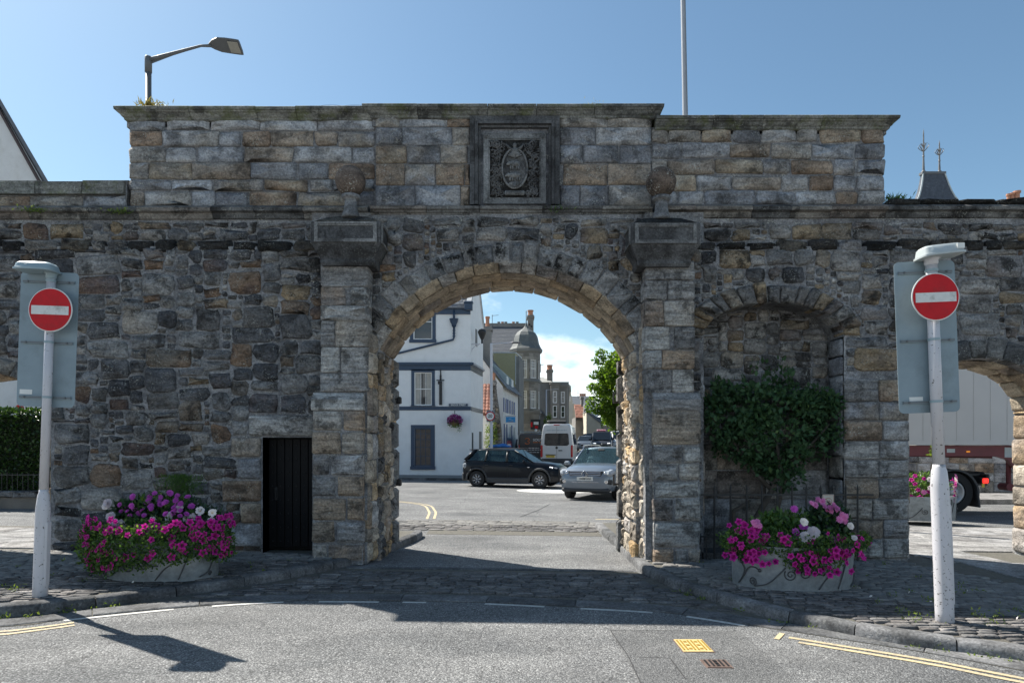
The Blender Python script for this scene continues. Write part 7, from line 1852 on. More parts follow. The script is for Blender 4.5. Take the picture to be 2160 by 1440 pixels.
m = MB(); m.tube([(sx(1223, d10), d10 + 3, sz(840, d10)), (sx(1223, d10), d10 + 3, sz(820, d10))], .04, 4); m.tube([(sx(1214, d10), d10 + 3, sz(821, d10)), (sx(1231, d10), d10 + 3, sz(820, d10))], .03, 4); m.tube([(sx(1219, d10), d10 + 3, sz(825, d10)), (sx(1227, d10), d10 + 3, sz(825, d10))], .03, 4); m.build('aerial', M_STEELG, FH, world=True)
m = MB(); m.box(sx(1200, d10 - 10), sx(1215, d10 - 10), d10 - 10, d10 - 8, 2.5, sz(852, d10 - 10)); m.build('side_wing', M_CREAM, FH, world=True)
d11 = 80
WG = thing('dormer_cottage', 'white gabled cottage with slate roof and dormer on the right up the street', 'cottage', (sx(1252, d11), d11 + 2, gz(9, d11)))
m = MB(); m.prism([(sx(1237, d11), 1), (sx(1273, d11), 1), (sx(1273, d11), sz(896, d11)), (sx(1265, d11), sz(890, d11)), (sx(1237, d11), sz(867, d11))], lambda u, v, d: (u, d, v), d11, d11 + 4); m.build('wall', M_CREAM, WG, world=True)
m = MB(); m.slab((sx(1235, d11), d11 - .1, sz(868, d11)), (sx(1267, d11), d11 - .1, sz(893, d11)), (sx(1268, d11), d11 + 5, sz(893, d11)), (sx(1237, d11), d11 + 5, sz(868, d11)), .3); m.slab((sx(1240, d11), d11 + 2, sz(868, d11)), (sx(1276, d11), d11 + 2, sz(875, d11)), (sx(1272, d11), d11 + 5, sz(850, d11)), (sx(1240, d11), d11 + 5, sz(848, d11)), .2); m.build('roof', M_SLATE, WG, world=True)
m = MB(); m.box(sx(1243, d11), sx(1266, d11), d11 + 1.8, d11 + 4, sz(877, d11), sz(866, d11)); m.build('dormer', M_RENDER, WG, world=True); m = MB(); m.box(sx(1248, d11), sx(1274, d11), d11 + 2.5, d11 + 5, sz(895, d11), sz(877.5, d11)); m.build('lower_wall', M_NAVY, WG, world=True)
chimney(WG, sx(1237, d11), sx(1242, d11), d11 + 2, d11 + 3, sz(875, d11), sz(860, d11), 0)
pp, dd = shell_pts(2600, (sx(1288, 76), 77, sz(893, 76)), (.95, .9, 1.15), .5, .25, 51); RBs = thing('bush', 'round dark green bush at the right end of the street', 'bush', (sx(1288, 76), 77, gz(10, 77))); leaves('foliage', pp, .16, ML_HEDGE, RBs, outward=dd, kind='stuff'); MB().tube([(sx(1288, 76), 77, gz(10, 77)), (sx(1288, 76), 77, sz(895, 76))], .08, 6).build('stem', M_BARK, RBs, world=True)
GWl = thing('garden_wall', 'low brown garden wall in front of the round bush', 'wall', (sx(1290, 72), 72, gz(10, 72))); m = MB(); m.box(sx(1272, 72), sx(1330, 72), 72, 72.4, 1, sz(900, 72)); m.build('wall_body', M_SAND, GWl, world=True); m = MB(); m.box(sx(1271, 72), sx(1331, 72), 71.95, 72.45, sz(900, 72) + .001, sz(899, 72) + .05); m.build('coping', M_SAND, GWl, world=True)

# --- street tree
d12 = 43
TR = thing('lime_tree', 'yellowing green street tree on the right beyond the arch', 'tree', (sx(1318, d12), d12, gz(7, d12)))
tx, ty = sx(1318, d12), d12; zb_ = gz(7, d12)
tk = MB(); tk.tube([(tx, ty, zb_ - .1), (tx + .05, ty, zb_ + 1.5), (tx, ty + .1, zb_ + 3), (tx + .1, ty, zb_ + 6)], [.26, .2, .16, .05], 9)
for k in range(12):
    a = R(0, 6.28); z = zb_ + R(2, 5); tk.tube([(tx, ty, z), (tx + math.cos(a) * .9, ty + math.sin(a) * .9, z + .7), (tx + math.cos(a) * 1.7, ty + math.sin(a) * 1.7, z + 1.1)], [.07, .05, .02], 6)
tk.build('trunk', M_BARK, TR, True, world=True)
C_, D_ = [], []
for k in range(80):
    a = R(0, 6.28); u = R(-1, 1); rr_ = math.sqrt(1 - u * u); wid = 1.75 * (1.0 if u < .2 else 1.15 - .75 * u)
    c = (tx + math.cos(a) * rr_ * wid * R(.7, 1.0), ty + math.sin(a) * rr_ * wid, sz(820, d12) + u * 2.3)
    p, dd = shell_pts(300, c, (R(.4, .85), R(.4, .8), R(.3, .6)), .1, .6, k); C_.append(p); D_.append(dd)
for (px, py) in ((1250, 845), (1247, 862), (1250, 815), (1256, 790), (1262, 760), (1270, 745), (1268, 868), (1300, 880), (1304, 900), (1290, 860), (1298, 840)):
    c = at(px, py, d12 - .6); p, dd = shell_pts(110, c, (.36, .4, .22), .2, .4, px); C_.append(p); D_.append(dd)
C_ = np.concatenate(C_); D_ = np.concatenate(D_)
leaves('crown', C_, .17, ML_TREE, TR, outward=D_, aspect=.75, droop=.5, lv=.35 + .3 * np.clip((C_[:, 0] - tx + .6), -1, 1))  # sunlit right side put into the leaf colour: lighter and yellower there

# --- roofs beyond the wall: right pavilion roof and chimney; left gabled house
d13 = 36
PVH = thing('pavilion_house', 'house with a bellcast slate roof and two iron finials behind the wall', 'house', (sx(1975, d13), d13 + 1, 0))
def pr_(pxl, pxr, py): 
    a, b = sx(pxl, d13), sx(pxr, d13); w = (b - a) / 2; return [(a, d13, sz(py, d13)), (b, d13, sz(py, d13)), (b, d13 + 2 * w * .9, sz(py, d13)), (a, d13 + 2 * w * .9, sz(py, d13))]
def prc(pxl, pxr, py):
    a, b = sx(pxl, d13), sx(pxr, d13); h = (b - a) / 2 * .22; cy = d13; return [(a, cy - h, sz(py, d13)), (b, cy - h, sz(py, d13)), (b, cy + h, sz(py, d13)), (a, cy + h, sz(py, d13))]
prs = [(1905, 2045, 460), (1918, 2030, 442), (1928, 2017, 428), (1934, 2009, 417), (1938, 2003, 405), (1941, 1998, 392), (1943, 1994, 380), (1944.5, 1990, 368)]
m = MB(); m.loft([prc(*q) for q in prs]); PRf_ = m.build('roof', M('weathered pavilion slate', (.055, .066, .085), .7, var=.4, scale=7, dirt=.4, dirt_rgb=(.22, .24, .25)), PVH, world=True)
for i in range(len(prs) - 1):
    (a0, b0, z0_), (a1, b1, z1_) = prs[i], prs[i + 1]
    for sI, sJ in ((a0, a1), (b0, b1)):
        h0, h1 = prc(a0, b0, z0_), prc(a1, b1, z1_); k = 0 if sI == a0 else 1
        MB().tube([h0[k], h1[k]], .045, 5).build('hip_roll', M_LAMPPALE, PRf_, world=True)
m = MB(); m.box(sx(1942, d13), sx(1992, d13), d13 - .16, d13 + .16, sz(369, d13), sz(364, d13)); m.build('ridge_cresting', M_STEELG, PRf_, world=True)
m = MB(); m.box(sx(1900, d13), sx(2160, d13), d13 - 1.4, d13 + 5, -.3, sz(455, d13)); m.build('wall', M_SAND, PVH, world=True)
for (px, pt, sc_) in ((1948, 272, 1.0), (1981.5, 296, .8)):
    m = MB(); x = sx(px, d13); y = d13; zt_ = sz(pt, d13); zb2 = sz(366, d13); Hh = zt_ - zb2
    m.tube([(x, y, zb2), (x, y, zb2 + Hh * .3), (x, y, zb2 + Hh * .9), (x, y, zt_)], [.07, .045, .03, .004], 8)
    m.ball((x, y, zb2 + .05), .12, seg=8, rows=6); m.ball((x, y, zb2 + Hh * .38), .06, seg=8, rows=6)
    zc_ = zb2 + Hh * (.58 if sc_ == 1 else .64)
    for k in range(6):
        a = k * math.pi / 3 + .3; ca, sa = math.cos(a), math.sin(a)
        m.tube([(x, y, zc_ - .22 * sc_), (x + .16 * ca * sc_, y + .16 * sa * sc_, zc_ - .08 * sc_), (x + .26 * ca * sc_, y + .26 * sa * sc_, zc_ + .06), (x + .22 * ca * sc_, y + .22 * sa * sc_, zc_ + .14)], [.02, .02, .018, .008], 5)
        m.tube([(x, y, zc_), (x + .12 * ca * sc_, y + .12 * sa * sc_, zc_ + .2 * sc_), (x + .2 * ca * sc_, y + .2 * sa * sc_, zc_ + .18 * sc_)], [.02, .018, .008], 5)
    m.build('finial', M_STEELG, PRf_, world=True)
CHH = thing('chimney_house', 'house whose orange chimney pots show above the far right of the wall', 'house', (sx(2150, 34), 36, 0))
m = MB(); m.box(sx(2085, 34), sx(2400, 34), 34, 38, -.3, sz(440, 34)); m.build('wall', M_SAND, CHH, world=True); m = MB(); m.slab((sx(2085, 34), 33.8, sz(441, 34)), (sx(2400, 34), 33.8, sz(441, 34)), (sx(2400, 34), 36, sz(428, 34)), (sx(2085, 34), 36, sz(428, 34)), .1); m.build('roof', M_SLATE, CHH, world=True)
m = MB(); m.box(sx(2118, 34.4), sx(2175, 34.4), 34.4, 35.2, sz(445, 34), sz(421, 34)); CS = m.build('chimney', M_SAND, CHH, world=True)
for (px, pt, r_) in ((2127, 397, .09), (2135, 395, .10), (2145, 391, .15)):
    z1_ = sz(421, 34); zt_ = sz(pt, 34); m = MB(); m.lathe([(r_ * 1.15, z1_), (r_ * .9, z1_ + .1), (r_ * .85, zt_ - .12), (r_ * 1.2, zt_ - .1), (r_ * 1.2, zt_)], (sx(px, 34.8), 34.8, 0), 12); m.build('chimney_pot', M_TERRA, CS, world=True)
d14 = 26
WH = thing('white_house', 'white house with a steep gable rising behind the left end of the wall', 'house', (-17.5, d14 + 3, gz(-14, d14)))
x1 = sx(112, d14); m = MB(); pts = [(-28, -.2), (x1, -.2), (x1, sz(422, d14)), (sx(0, d14) - .9, sz(140, d14)), (-28, sz(422, d14))]
m.prism(pts, lambda u, v, d: (u - .8 * (d - d14), d, v), d14, d14 + 8); m.build('wall', M_RENDER2, WH, world=True)
a = (sx(0, d14) - .9, sz(140, d14)); b = (x1 + .1, sz(428, d14)); m = MB(); m.prism([(a[0], a[1] + .02), (b[0], b[1] + .02), (b[0] + .08, b[1] + .12), (a[0] + .02, a[1] + .22)], lambda u, v, d: (u - .8 * (d - d14), d, v), d14 - .12, d14 + 8.1); m.build('roof', M_SLATE, WH, world=True)
m = MB(); m.prism([(a[0], a[1] - .12), (b[0] - .15, b[1] - .08), (b[0] - .1, b[1]), (a[0] + .02, a[1] + .01)], lambda u, v, d: (u, d, v), d14 - .10, d14 - .001); m.build('barge_board', M('dark brown paint', (.06, .035, .03), .5), WH, world=True)
fh = lambda u, v, d: (u, d14 - d, v); m = MB(); fbox(m, fh, sx(-5, d14), sx(20, d14), sz(878, d14), sz(866, d14), .0, .10); m.build('window_sill', M_HARL, WH, world=True)
RDS = thing('round_sign', 'small red and white sign just showing above the hedge at the left', 'sign', (sx(45, 20), 20, gz(-14, 20))); MB().lathe([(.05, 0), (.05, sz(868, 20))], (0, 0, 0), 8).build('post', M_POLE, RDS); MB().lathe([(.13, 0), (.13, .01)], (0, -.06, sz(872, 20)), 20, axis='y').build('disc', M_RED, RDS); MB().box(-.09, .09, -.08, -.072, sz(873.5, 20), sz(870.5, 20)).build('white_bar', M_WHITE, RDS)
# street wall opposite, behind the lorry
SWl = thing('roadside_wall', 'low grey stone wall behind the red lorry chassis', 'wall', (16, 25.5, 0))
m = MB(); m.box(9.5, 30, 25.2, 25.6, -.3, 1.55); m.build('wall_body', M_HARL, SWl, world=True)
for r in rows(9.6, 19.5, [-.1, .28, .62, .98, 1.3, 1.54], .5, 1.0): stone('wall_stone', rquad(rq(r, .012, .02), .12, .015), front(25.2), .03, M_ASH, SWl)
# ---------------------------------------------------------------- vehicles
M_TYRE = M('tyre rubber', (.012, .012, .012), .8, var=.2)
M_RIM = M('alloy rim', (.45, .45, .46), .3, metal=.8, var=.05)
M_RIMD = M('dark rim', (.03, .03, .032), .4, metal=.3)
M_CHROME = M('chrome trim', (.65, .65, .67), .15, metal=1.0, var=.02)
M_PLAST = M('grey plastic cladding', (.035, .037, .04), .6, var=.15)
M_INT = M('car interior', (.03, .032, .035), .8)
M_BLKCAR = M('black car paint', (.006, .008, .012), .3, var=.05, coat=.2, spec=.12)
M_SILV = M('silver blue car paint', (.17, .20, .235), .32, metal=.45, var=.03, coat=.8)
M_SILVV = M('silver van paint', (.52, .53, .54), .35, metal=.35, var=.04, coat=.6)
M_VANDK = M('dark grey van wrap', (.035, .036, .04), .35, var=.08, coat=.5)
M_VANWH = M('white van paint', (.68, .69, .70), .35, var=.03, coat=.5)
M_MAROON = M('maroon strip', (.16, .02, .03), .4)
M_LAMPCL = glass_mat('headlamp lens', (.30, .32, .34), .0, .08)
M_TAIL = M('red tail lamp', (.38, .012, .015), .2, coat=.6)
M_AMBER = M('amber lamp', (.75, .25, .02), .3, emit=.25)
M_TAILON = M('lit red tail lamp', (.8, .03, .02), .3, emit=.6)
M_DRL = M('daytime lamp', (.85, .88, .9), .2, emit=1.0)
M_PLW = M('white number plate', (.66, .66, .62), .4, var=.02); M_PLY = M('yellow number plate', (.66, .46, .05), .4, var=.02)
M_SKIN = M('skin', (.48, .29, .22), .6, var=.06); M_HAIRB = M('brown hair', (.06, .04, .025), .7, var=.3, scale=30); M_HAIRG = M('grey hair', (.40, .39, .37), .7, var=.2, scale=30)
M_SHIRTW = M('white shirt', (.62, .61, .60), .85); M_SHIRTD = M('dark jumper', (.03, .04, .06), .9); M_SHIRTK = M('dusky top', (.12, .09, .10), .9)
M_ORNG = M('orange lettering', (.60, .17, .05), .5)

def wheel(root, x, y, r, w, side, rim='spoke', n=9, steel=None, tread=.62):
    t = MB(); prof = [(r * .60, -w / 2), (r * .93, -w / 2), (r, -w * .32), (r, w * .32), (r * .93, w / 2), (r * .60, w / 2), (r * .58, 0)]
    rings = []
    for (a, b) in prof + [prof[0]]:
        rings.append([(x + a * math.cos(q), y + b, r + a * math.sin(q)) for q in (2 * math.pi * k / 28 for k in range(28))])
    W_ = t.loft(rings, cap=False).build('wheel', M_TYRE, root, True)
    smooth_by_angle(W_, 50)
    yo = y + side * w * .38
    d = MB(); d.lathe([(r * .62, -.01), (r * .62, .01)], (0, 0, 0), 24, axis='y'); d.v = [(v[0] + x, v[1] + y + side * w * .18, v[2] + r) for v in d.v]; d.build('rim_well', M_RIMD, W_)
    m = MB()
    if rim == 'spoke':
        for k in range(n):
            for dlt in (-.10, .10):
                a = 2 * math.pi * k / n; c0, c1 = a + dlt * .6, a + dlt * 1.2
                m.tube([(x + r * .14 * math.cos(a), yo - side * .005, r + r * .14 * math.sin(a)), (x + r * .58 * math.cos(c1), yo, r + r * .58 * math.sin(c1))], [r * .045, r * .055], 5)
        m.tube([(x + r * .60 * math.cos(q), yo, r + r * .60 * math.sin(q)) for q in (2 * math.pi * k / 28 for k in range(29))], r * .03, 5)
        m.ball((x, yo, r), r * .13, .03, r * .13, 10, 6)
    else:
        m.lathe([(r * .56, 0), (r * .56, .02), (r * .48, .03), (r * .44, -.0), (r * .34, -.03), (r * .26, -.01), (r * .24, .05), (r * .05, .06)], (0, 0, 0), 28, axis='y')
        m.v = [(v[0] + x, yo + side * -(v[1]) if True else 0, v[2] + r) for v in m.v]
        for k in range(10): a = 2 * math.pi * k / 10; m.ball((x + r * .31 * math.cos(a), yo + side * .01, r + r * .31 * math.sin(a)), r * .04, seg=6, rows=4)
    m.build('rim', steel or M_RIM, W_, True)
    return W_
def eval_mesh(o):
    bpy.context.view_layer.update()
    dg = bpy.context.evaluated_depsgraph_get(); me = bpy.data.meshes.new_from_object(o.evaluated_get(dg)); return me
def cut(o, cutters):
    for c in cutters:
        md = o.modifiers.new('b', 'BOOLEAN'); md.operation = 'DIFFERENCE'; md.solver = 'EXACT'; md.object = c
    me = eval_mesh(o); old = o.data; o.modifiers.clear(); o.data = me; bpy.data.meshes.remove(old)
    for c in cutters: bpy.data.objects.remove(c)
def body_loft(stations, n=8):
    """stations: (x, zb, zt, hw, crown, tuck)"""
    rings = []
    for (x, zb, zt, hw, crown, tk) in stations:
        h = zt - zb
        half = [(hw * .70, zb), (hw * .93, zb + h * .05), (hw * .985, zb + h * .25), (hw, zb + h * .50), (hw * .985, zb + h * .70), (hw * (1 - tk * .35), zt - h * .10), (hw * (1 - tk), zt), (hw * (1 - tk) * .5, zt + crown * .8)]
        ring = [(x, y, z) for y, z in half] + [(x, 0, zt + crown)] + [(x, -y, z) for y, z in half[::-1]] + [(x, 0, zb)]
        rings.append(ring)
    return MB().loft(rings)
def person(label, root_car, loc, shirt, hair, hairlen, facing=0.0, scale=1.0, arms=True):
    """seated driver / passenger: one skinned body, hair as a child; local +x is forward"""
    bm = bmesh.new(); lay_ = None
    J = {'pel': (0, 0, 0), 'sp': (-.06, 0, .22), 'ch': (-.09, 0, .42), 'nk': (-.08, 0, .56), 'hd0': (-.06, 0, .63), 'hd': (-.05, 0, .72), 'top': (-.055, 0, .80),
         'sl': (-.08, .17, .47), 'el': (.08, .22, .24), 'hl': (.34, .13, .30), 'sr': (-.08, -.17, .47), 'er': (.08, -.22, .24), 'hr': (.34, -.13, .30), 'kl': (.38, .10, .06), 'kr': (.38, -.10, .06), 'fl': (.55, .10, -.28), 'fr': (.55, -.10, -.28), 'nose': (.062, 0, .70)}
    Rr = {'pel': .15, 'sp': .13, 'ch': .15, 'nk': .055, 'hd0': .07, 'hd': .098, 'top': .07, 'sl': .075, 'el': .05, 'hl': .035, 'sr': .075, 'er': .05, 'hr': .035, 'kl': .075, 'kr': .075, 'fl': .05, 'fr': .05, 'nose': .014}
    E = [('pel', 'sp'), ('sp', 'ch'), ('ch', 'nk'), ('nk', 'hd0'), ('hd0', 'hd'), ('hd', 'top'), ('ch', 'sl'), ('sl', 'el'), ('el', 'hl'), ('ch', 'sr'), ('sr', 'er'), ('er', 'hr'), ('pel', 'kl'), ('pel', 'kr'), ('kl', 'fl'), ('kr', 'fr'), ('hd', 'nose')]
    keys = list(J); me = bpy.data.meshes.new('person'); me.from_pydata([J[k] for k in keys], [(keys.index(a), keys.index(b)) for a, b in E], [])
    o = bpy.data.objects.new('person', me); COL.objects.link(o)
    sk = o.modifiers.new('s', 'SKIN'); sb = o.modifiers.new('u', 'SUBSURF'); sb.levels = 2; sb.render_levels = 2
    for i, k in enumerate(keys): me.skin_vertices[0].data[i].radius = (Rr[k] * (1.0 if k not in ('ch', 'sp', 'pel') else .85), Rr[k])
    me.skin_vertices[0].data[0].use_root = True
    me2 = eval_mesh(o); o.modifiers.clear(); o.data = me2; bpy.data.meshes.remove(me)
    me2.materials.clear(); me2.materials.append(shirt); me2.materials.append(M_SKIN); me2.materials.append(M_SHIRTD)
    for p in me2.polygons:
        c = p.center; p.use_smooth = True
        p.material_index = 1 if (c.z > .55 or (c.x > .27 and c.z > .2)) else (2 if c.z < .08 else 0)
    h = MB(); h.ball((-.075, 0, .755), .108, .105, .098, 14, 9); 
    if hairlen: h.ball((-.10, 0, .66), .085, .115, .13, 12, 8)
    H_ = h.build('hair', hair, o, True)
    f = MB()
    for s in (-1, 1): f.ball((.036, s * .034, .725), .012, seg=8, rows=6)
    f.build('eye', M_WHITE, o, True); f = MB()
    for s in (-1, 1): f.ball((.046, s * .034, .725), .006, seg=6, rows=4)
    f.tube([(.038, -.024, .665), (.043, 0, .663), (.038, .024, .665)], .006, 5); f.build('mouth_and_pupils', M_SHIRTK, o, True)
    for s in (-1, 1): MB().ball((-.055, s * .098, .71), .02, .012, .032, 8, 6).build('ear', M_SKIN, o, True)
    tag(o, label, 'person'); o.location = wm(root_car) @ Vector(loc); o.rotation_euler = (0, 0, root_car.rotation_euler[2] + facing); o.scale = (scale,) * 3
    return o
def greenhouse(root, paint, A0, A1, B, C, D1, D0, wb, wr, zb, zr, crown=.05, pil=.03, dark=False, glass=M_CARGL, front_w=None, hl=1):
    """A0/A1 windscreen base/top x, B/C pillar x, D1/D0 rear top/base x; zb list belt z (front, rear)"""
    fw_b = wb * .93; zb_f, zb_r = zb
    belt = lambda x: zb_f + (zb_r - zb_f) * (A0 - x) / (A0 - D0)
    def wbx(x): return wb if D0 + .3 < x < A0 - .35 else wb * .93
    m = MB(); rg = []
    for f in np.linspace(0, 1, 9):
        x = A1 + (D1 - A1) * f; e = .06 * (abs(f - .5) * 2) ** 3; zz = zr - e * .6
        w = wr * (1 - .06 * (abs(f - .45) * 2) ** 2)
        rg.append([(x, -w, zz - .035), (x, -w * .93, zz + .005), (x, -w * .6, zz + crown * .7), (x, 0, zz + crown), (x, w * .6, zz + crown * .7), (x, w * .93, zz + .005), (x, w, zz - .035), (x, w * .8, zz - .05), (x, -w * .8, zz - .05)])
    m.loft(rg).build('roof', paint, root, True)
    zt = zr - .03
    for s in (-1, 1):
        def P(x, top): return (x, s * (wr if top else wbx(x)), zt if top else belt(x))
        pm = MB()
        for (xb, xt, wd, mt) in ((A0, A1, .035, 0), (B, B - .02, .05, 1), (C, C + .04, .045, 1), (D0, D1, .07, 0)):
            a, b = Vector(P(xb, False)), Vector(P(xt, True)); a.y *= .985; pm.tube([a, a.lerp(b, .5) + Vector((0, s * .015, 0)), b], wd, 6, mt)
        pm.build('pillar', [paint, M_BLACK], root, True)
        for (b0, b1, t0, t1) in ((A0 - .1, B + .03, A1 - .04, B + .02), (B - .03, C + .03, B - .05, C + .07), (C - .03, D0 + .16, C + .0, D1 + .10)):
            q = [Vector(P(b0, False)), Vector(P(b1, False)), Vector(P(t1, True)), Vector(P(t0, True))]
            for v in q: v.y *= .985
            MB().slab(*q, .004 * s).build('side_window', glass, root)
    yA, yAt = wb * .90, wr * .93
    MB().slab((A0, -yA, zb_f + .0), (A0, yA, zb_f), (A1, yAt, zt + .02), (A1, -yAt, zt + .02), .004).build('windscreen', glass, root)
    MB().slab((D0, yA, zb_r), (D0, -yA, zb_r), (D1, -yAt, zt + .02), (D1, yAt, zt + .02), .004).build('rear_window', M_DKGL, root)
    return belt
def seats(root, xs, z):
    for x in xs:
        for y in (-.36, .36):
            m = MB(); m.cbox(x, y, z, .5, .48, .16, .05); m.cbox(x - .27, y, z + .35, .14, .46, .62, .05); m.cbox(x - .30, y, z + .74, .09, .24, .16, .03); m.build('seat', M_INT, root)
def mirror(root, x, y, z, mat, s):
    m = MB(); m.cbox(x, y + s * .12, z, .12, .20, .14, .045); m.tube([(x, y, z - .04), (x, y + s * .06, z - .03)], .025, 6); m.build('wing_mirror', mat, root)
def plate_text(root, x, z, txt, w, back=False, yellow=False, s=.085):
    m = MB(); sgn = -1 if back else 1
    m.cbox(x, 0, z, .012, .52, .11, .003); PL_ = m.build('number_plate', M_PLY if yellow else M_PLW, root)
    text_mb(txt, s, .002, .002, None, lambda u, v, d: (x + sgn * (.0075 + d), sgn * (u + .015), z + v), sx=.92).build('registration', M_BLACK, PL_)
    return PL_
def car_root(name, label, cat, x, y, heading, grp=None):
    o = thing(name, label, cat, (x, y, gz(x, y)), math.atan2(heading[1], heading[0]), grp); return o

# ---- black hatchback
BC = car_root('hatchback', 'glossy black hatchback crossing the road behind the arch', 'car', .10, 27.68, (.951, -.309))
r = .335; xr, xf = -1.30, 1.30
st = [(2.10, .32, .62, .60, .02, .2), (2.02, .24, .80, .76, .03, .22), (1.80, .20, .92, .86, .03, .2), (1.3, .19, .99, .90, .03, .16), (.95, .19, 1.02, .90, .02, .10), (.2, .19, 1.0, .905, .0, .05), (-.8, .19, 1.03, .905, .0, .05), (-1.5, .20, 1.06, .90, .0, .06), (-1.78, .24, 1.08, .85, .0, .10), (-1.93, .34, 1.02, .78, .0, .15)]
bo = body_loft(st).build('body', M_BLKCAR, BC); 
cts = []
for x in (xr, xf):
    for s in (-1, 1):
        c = MB(); c.lathe([(r + .07, 0), (r + .07, .42)], (0, 0, 0), 28, axis='y'); c.v = [(v[0] + x, v[1] + s * .95 + (.21 if s < 0 else -.0) + (.0), v[2] + r) for v in c.v]; co = c.build('c', M_BLKCAR, BC); cts.append(co)
for co in cts:                                   # centre each cutter on the flank
    ys = [v.co.y for v in co.data.vertices]; mid = (min(ys) + max(ys)) / 2; s = 1 if mid > 0 else -1
    for v in co.data.vertices: v.co.y += s * .80 - mid
cut(bo, cts); smooth_by_angle(bo, 35)
for x in (xr, xf):
    for s in (-1, 1):
        wheel(BC, x, s * .79, r, .21, s, n=7); m = MB(); m.tube([(x + (r + .09) * math.cos(q), s * .885, r + (r + .09) * math.sin(q)) for q in (math.radians(-8 + 196 * k / 16) for k in range(17))], .042, 6); m.build('arch_cladding', M_PLAST, BC, True)
for s in (-1, 1):
    m = MB(); m.cbox(0, s * .895, .30, 1.74, .06, .22, .03); m.build('sill_cladding', M_PLAST, BC)
    m = MB(); m.cbox(0, s * .912, .66, .006, .006, .66, .001); m.cbox(-1.0, s * .912, .74, .006, .006, .5, .001); m.build('door_gap', M_BLACK, BC)
    for x in (.14, -.86): m = MB(); m.cbox(x, s * .918, .88, .17, .035, .035, .012); m.build('door_handle', M_BLKCAR, BC)
    m = MB(); m.cbox(1.80, s * .70, .80, .34, .20, .085, .035, M=Matrix.Rotation(-s * .42, 3, 'Z') @ Matrix.Rotation(.16, 3, 'Y')); HL = m.build('headlight', M_LAMPCL, BC); m = MB(); m.tube([(1.70, s * .865, .84), (1.82, s * .83, .825), (1.80, s * .84, .79)], .012, 5); m.build('daytime_lamp', M_DRL, HL)
    m = MB(); m.cbox(1.28 - .42, s * .91, .82, .10, .01, .03, .004); m.build('side_badge', M_CHROME, BC)
    m = MB(); m.cbox(-1.83, s * .74, .86, .18, .24, .22, .05); m.build('tail_light', M_LAMPCL, BC); mirror(BC, .72, s * .90, 1.04, M_BLKCAR, s)
    m = MB(); m.tube([(.6, s * .66, 1.535), (.2, s * .67, 1.55), (-1.0, s * .66, 1.54)], .016, 5); m.build('roof_rail', M_BLACK, BC)
m = MB(); m.cbox(-1.91, 0, .42, .12, 1.62, .34, .05); m.build('rear_bumper', M_PLAST, BC); m = MB(); m.cbox(2.06, 0, .36, .12, 1.3, .26, .05); m.build('front_bumper', M_PLAST, BC)
m = MB(); m.cbox(2.085, 0, .66, .05, .9, .14, .02); m.build('grille', M_BLACK, BC)
greenhouse(BC, M_BLKCAR, 1.02, .22, -.05, -.95, -1.45, -1.84, .86, .63, (1.0, 1.08), 1.50)
m = MB(); m.cbox(-1.58, 0, 1.50, .34, 1.10, .04, .015); m.build('spoiler', M_BLKCAR, BC)
m = MB(); m.box(-1.9, 1.0, -.78, .78, .45, .62); m.cbox(.72, 0, .92, .5, 1.4, .2, .06); m.build('interior', M_INT, BC); seats(BC, (.05, -.85), .62)
m = MB(); m.tube([(.50 + .02 * math.sin(q), -.36 + .17 * math.cos(q), .98 + .17 * math.sin(q)) for q in (2 * math.pi * k / 20 for k in range(21))], .014, 5); m.build('steering_wheel', M_BLACK, BC)
person('driver in the black hatchback, short dark hair and dark jumper, looking ahead', BC, (.06, -.36, .70), M_SHIRTD, M_HAIRB, False, scale=.93)

# ---- silver SUV
SV = car_root('suv', 'silver blue SUV driving towards the arch on the right', 'car', 3.16, 23.15, (-.41, -.912))
r = .355; xr, xf = -1.30, 1.30
st = [(2.20, .42, .70, .62, .02, .12), (2.14, .32, .86, .80, .03, .16), (1.96, .28, .98, .87, .035, .20), (1.45, .27, 1.06, .90, .045, .18), (1.0, .27, 1.12, .905, .04, .12), (.3, .27, 1.10, .905, .0, .05), (-.9, .27, 1.12, .905, .0, .05), (-1.6, .28, 1.14, .90, .0, .06), (-2.05, .32, 1.14, .87, .0, .08), (-2.18, .40, 1.08, .82, .0, .12)]
bo = body_loft(st).build('body', M_SILV, SV); cts = []
for x in (xr, xf):
    for s in (-1, 1):
        c = MB(); c.lathe([(r + .07, -.21), (r + .07, .21)], (0, 0, 0), 28, axis='y'); c.v = [(v[0] + x, v[1] + s * .80, v[2] + r) for v in c.v]; cts.append(c.build('c', M_SILV, SV))
cut(bo, cts); smooth_by_angle(bo, 35)
for x in (xr, xf):
    for s in (-1, 1):
        wheel(SV, x, s * .79, r, .22, s, n=7); m = MB(); m.tube([(x + (r + .085) * math.cos(q), s * .89, r + (r + .085) * math.sin(q)) for q in (math.radians(-8 + 196 * k / 16) for k in range(17))], .03, 6); m.build('arch_cladding', M_PLAST, SV, True)
m = MB(); m.cbox(2.10, 0, .345, .22, 1.56, .14, .05); m.build('lower_bumper', M_PLAST, SV)
m = MB(); m.cbox(2.175, 0, .60, .04, .90, .15, .02); m.build('lower_grille', M_BLACK, SV); m = MB(); m.cbox(2.20, 0, .585, .02, .88, .018, .004); m.build('lower_slat', M_CHROME, SV)
m = MB(); m.prism([(-.50, .76), (.50, .76), (.56, .93), (-.56, .93)], lambda u, v, d: (d - (abs(u) ** 2) * .10, u, v), 2.06, 2.20); GRl = m.build('grille', M_BLACK, SV)
for z in (.815, .865, .915): m = MB(); m.tube([(2.215 - .10 * y * y, y, z) for y in np.linspace(-.5, .5, 9)], .010, 5); m.build('chrome_slat', M_CHROME, GRl)
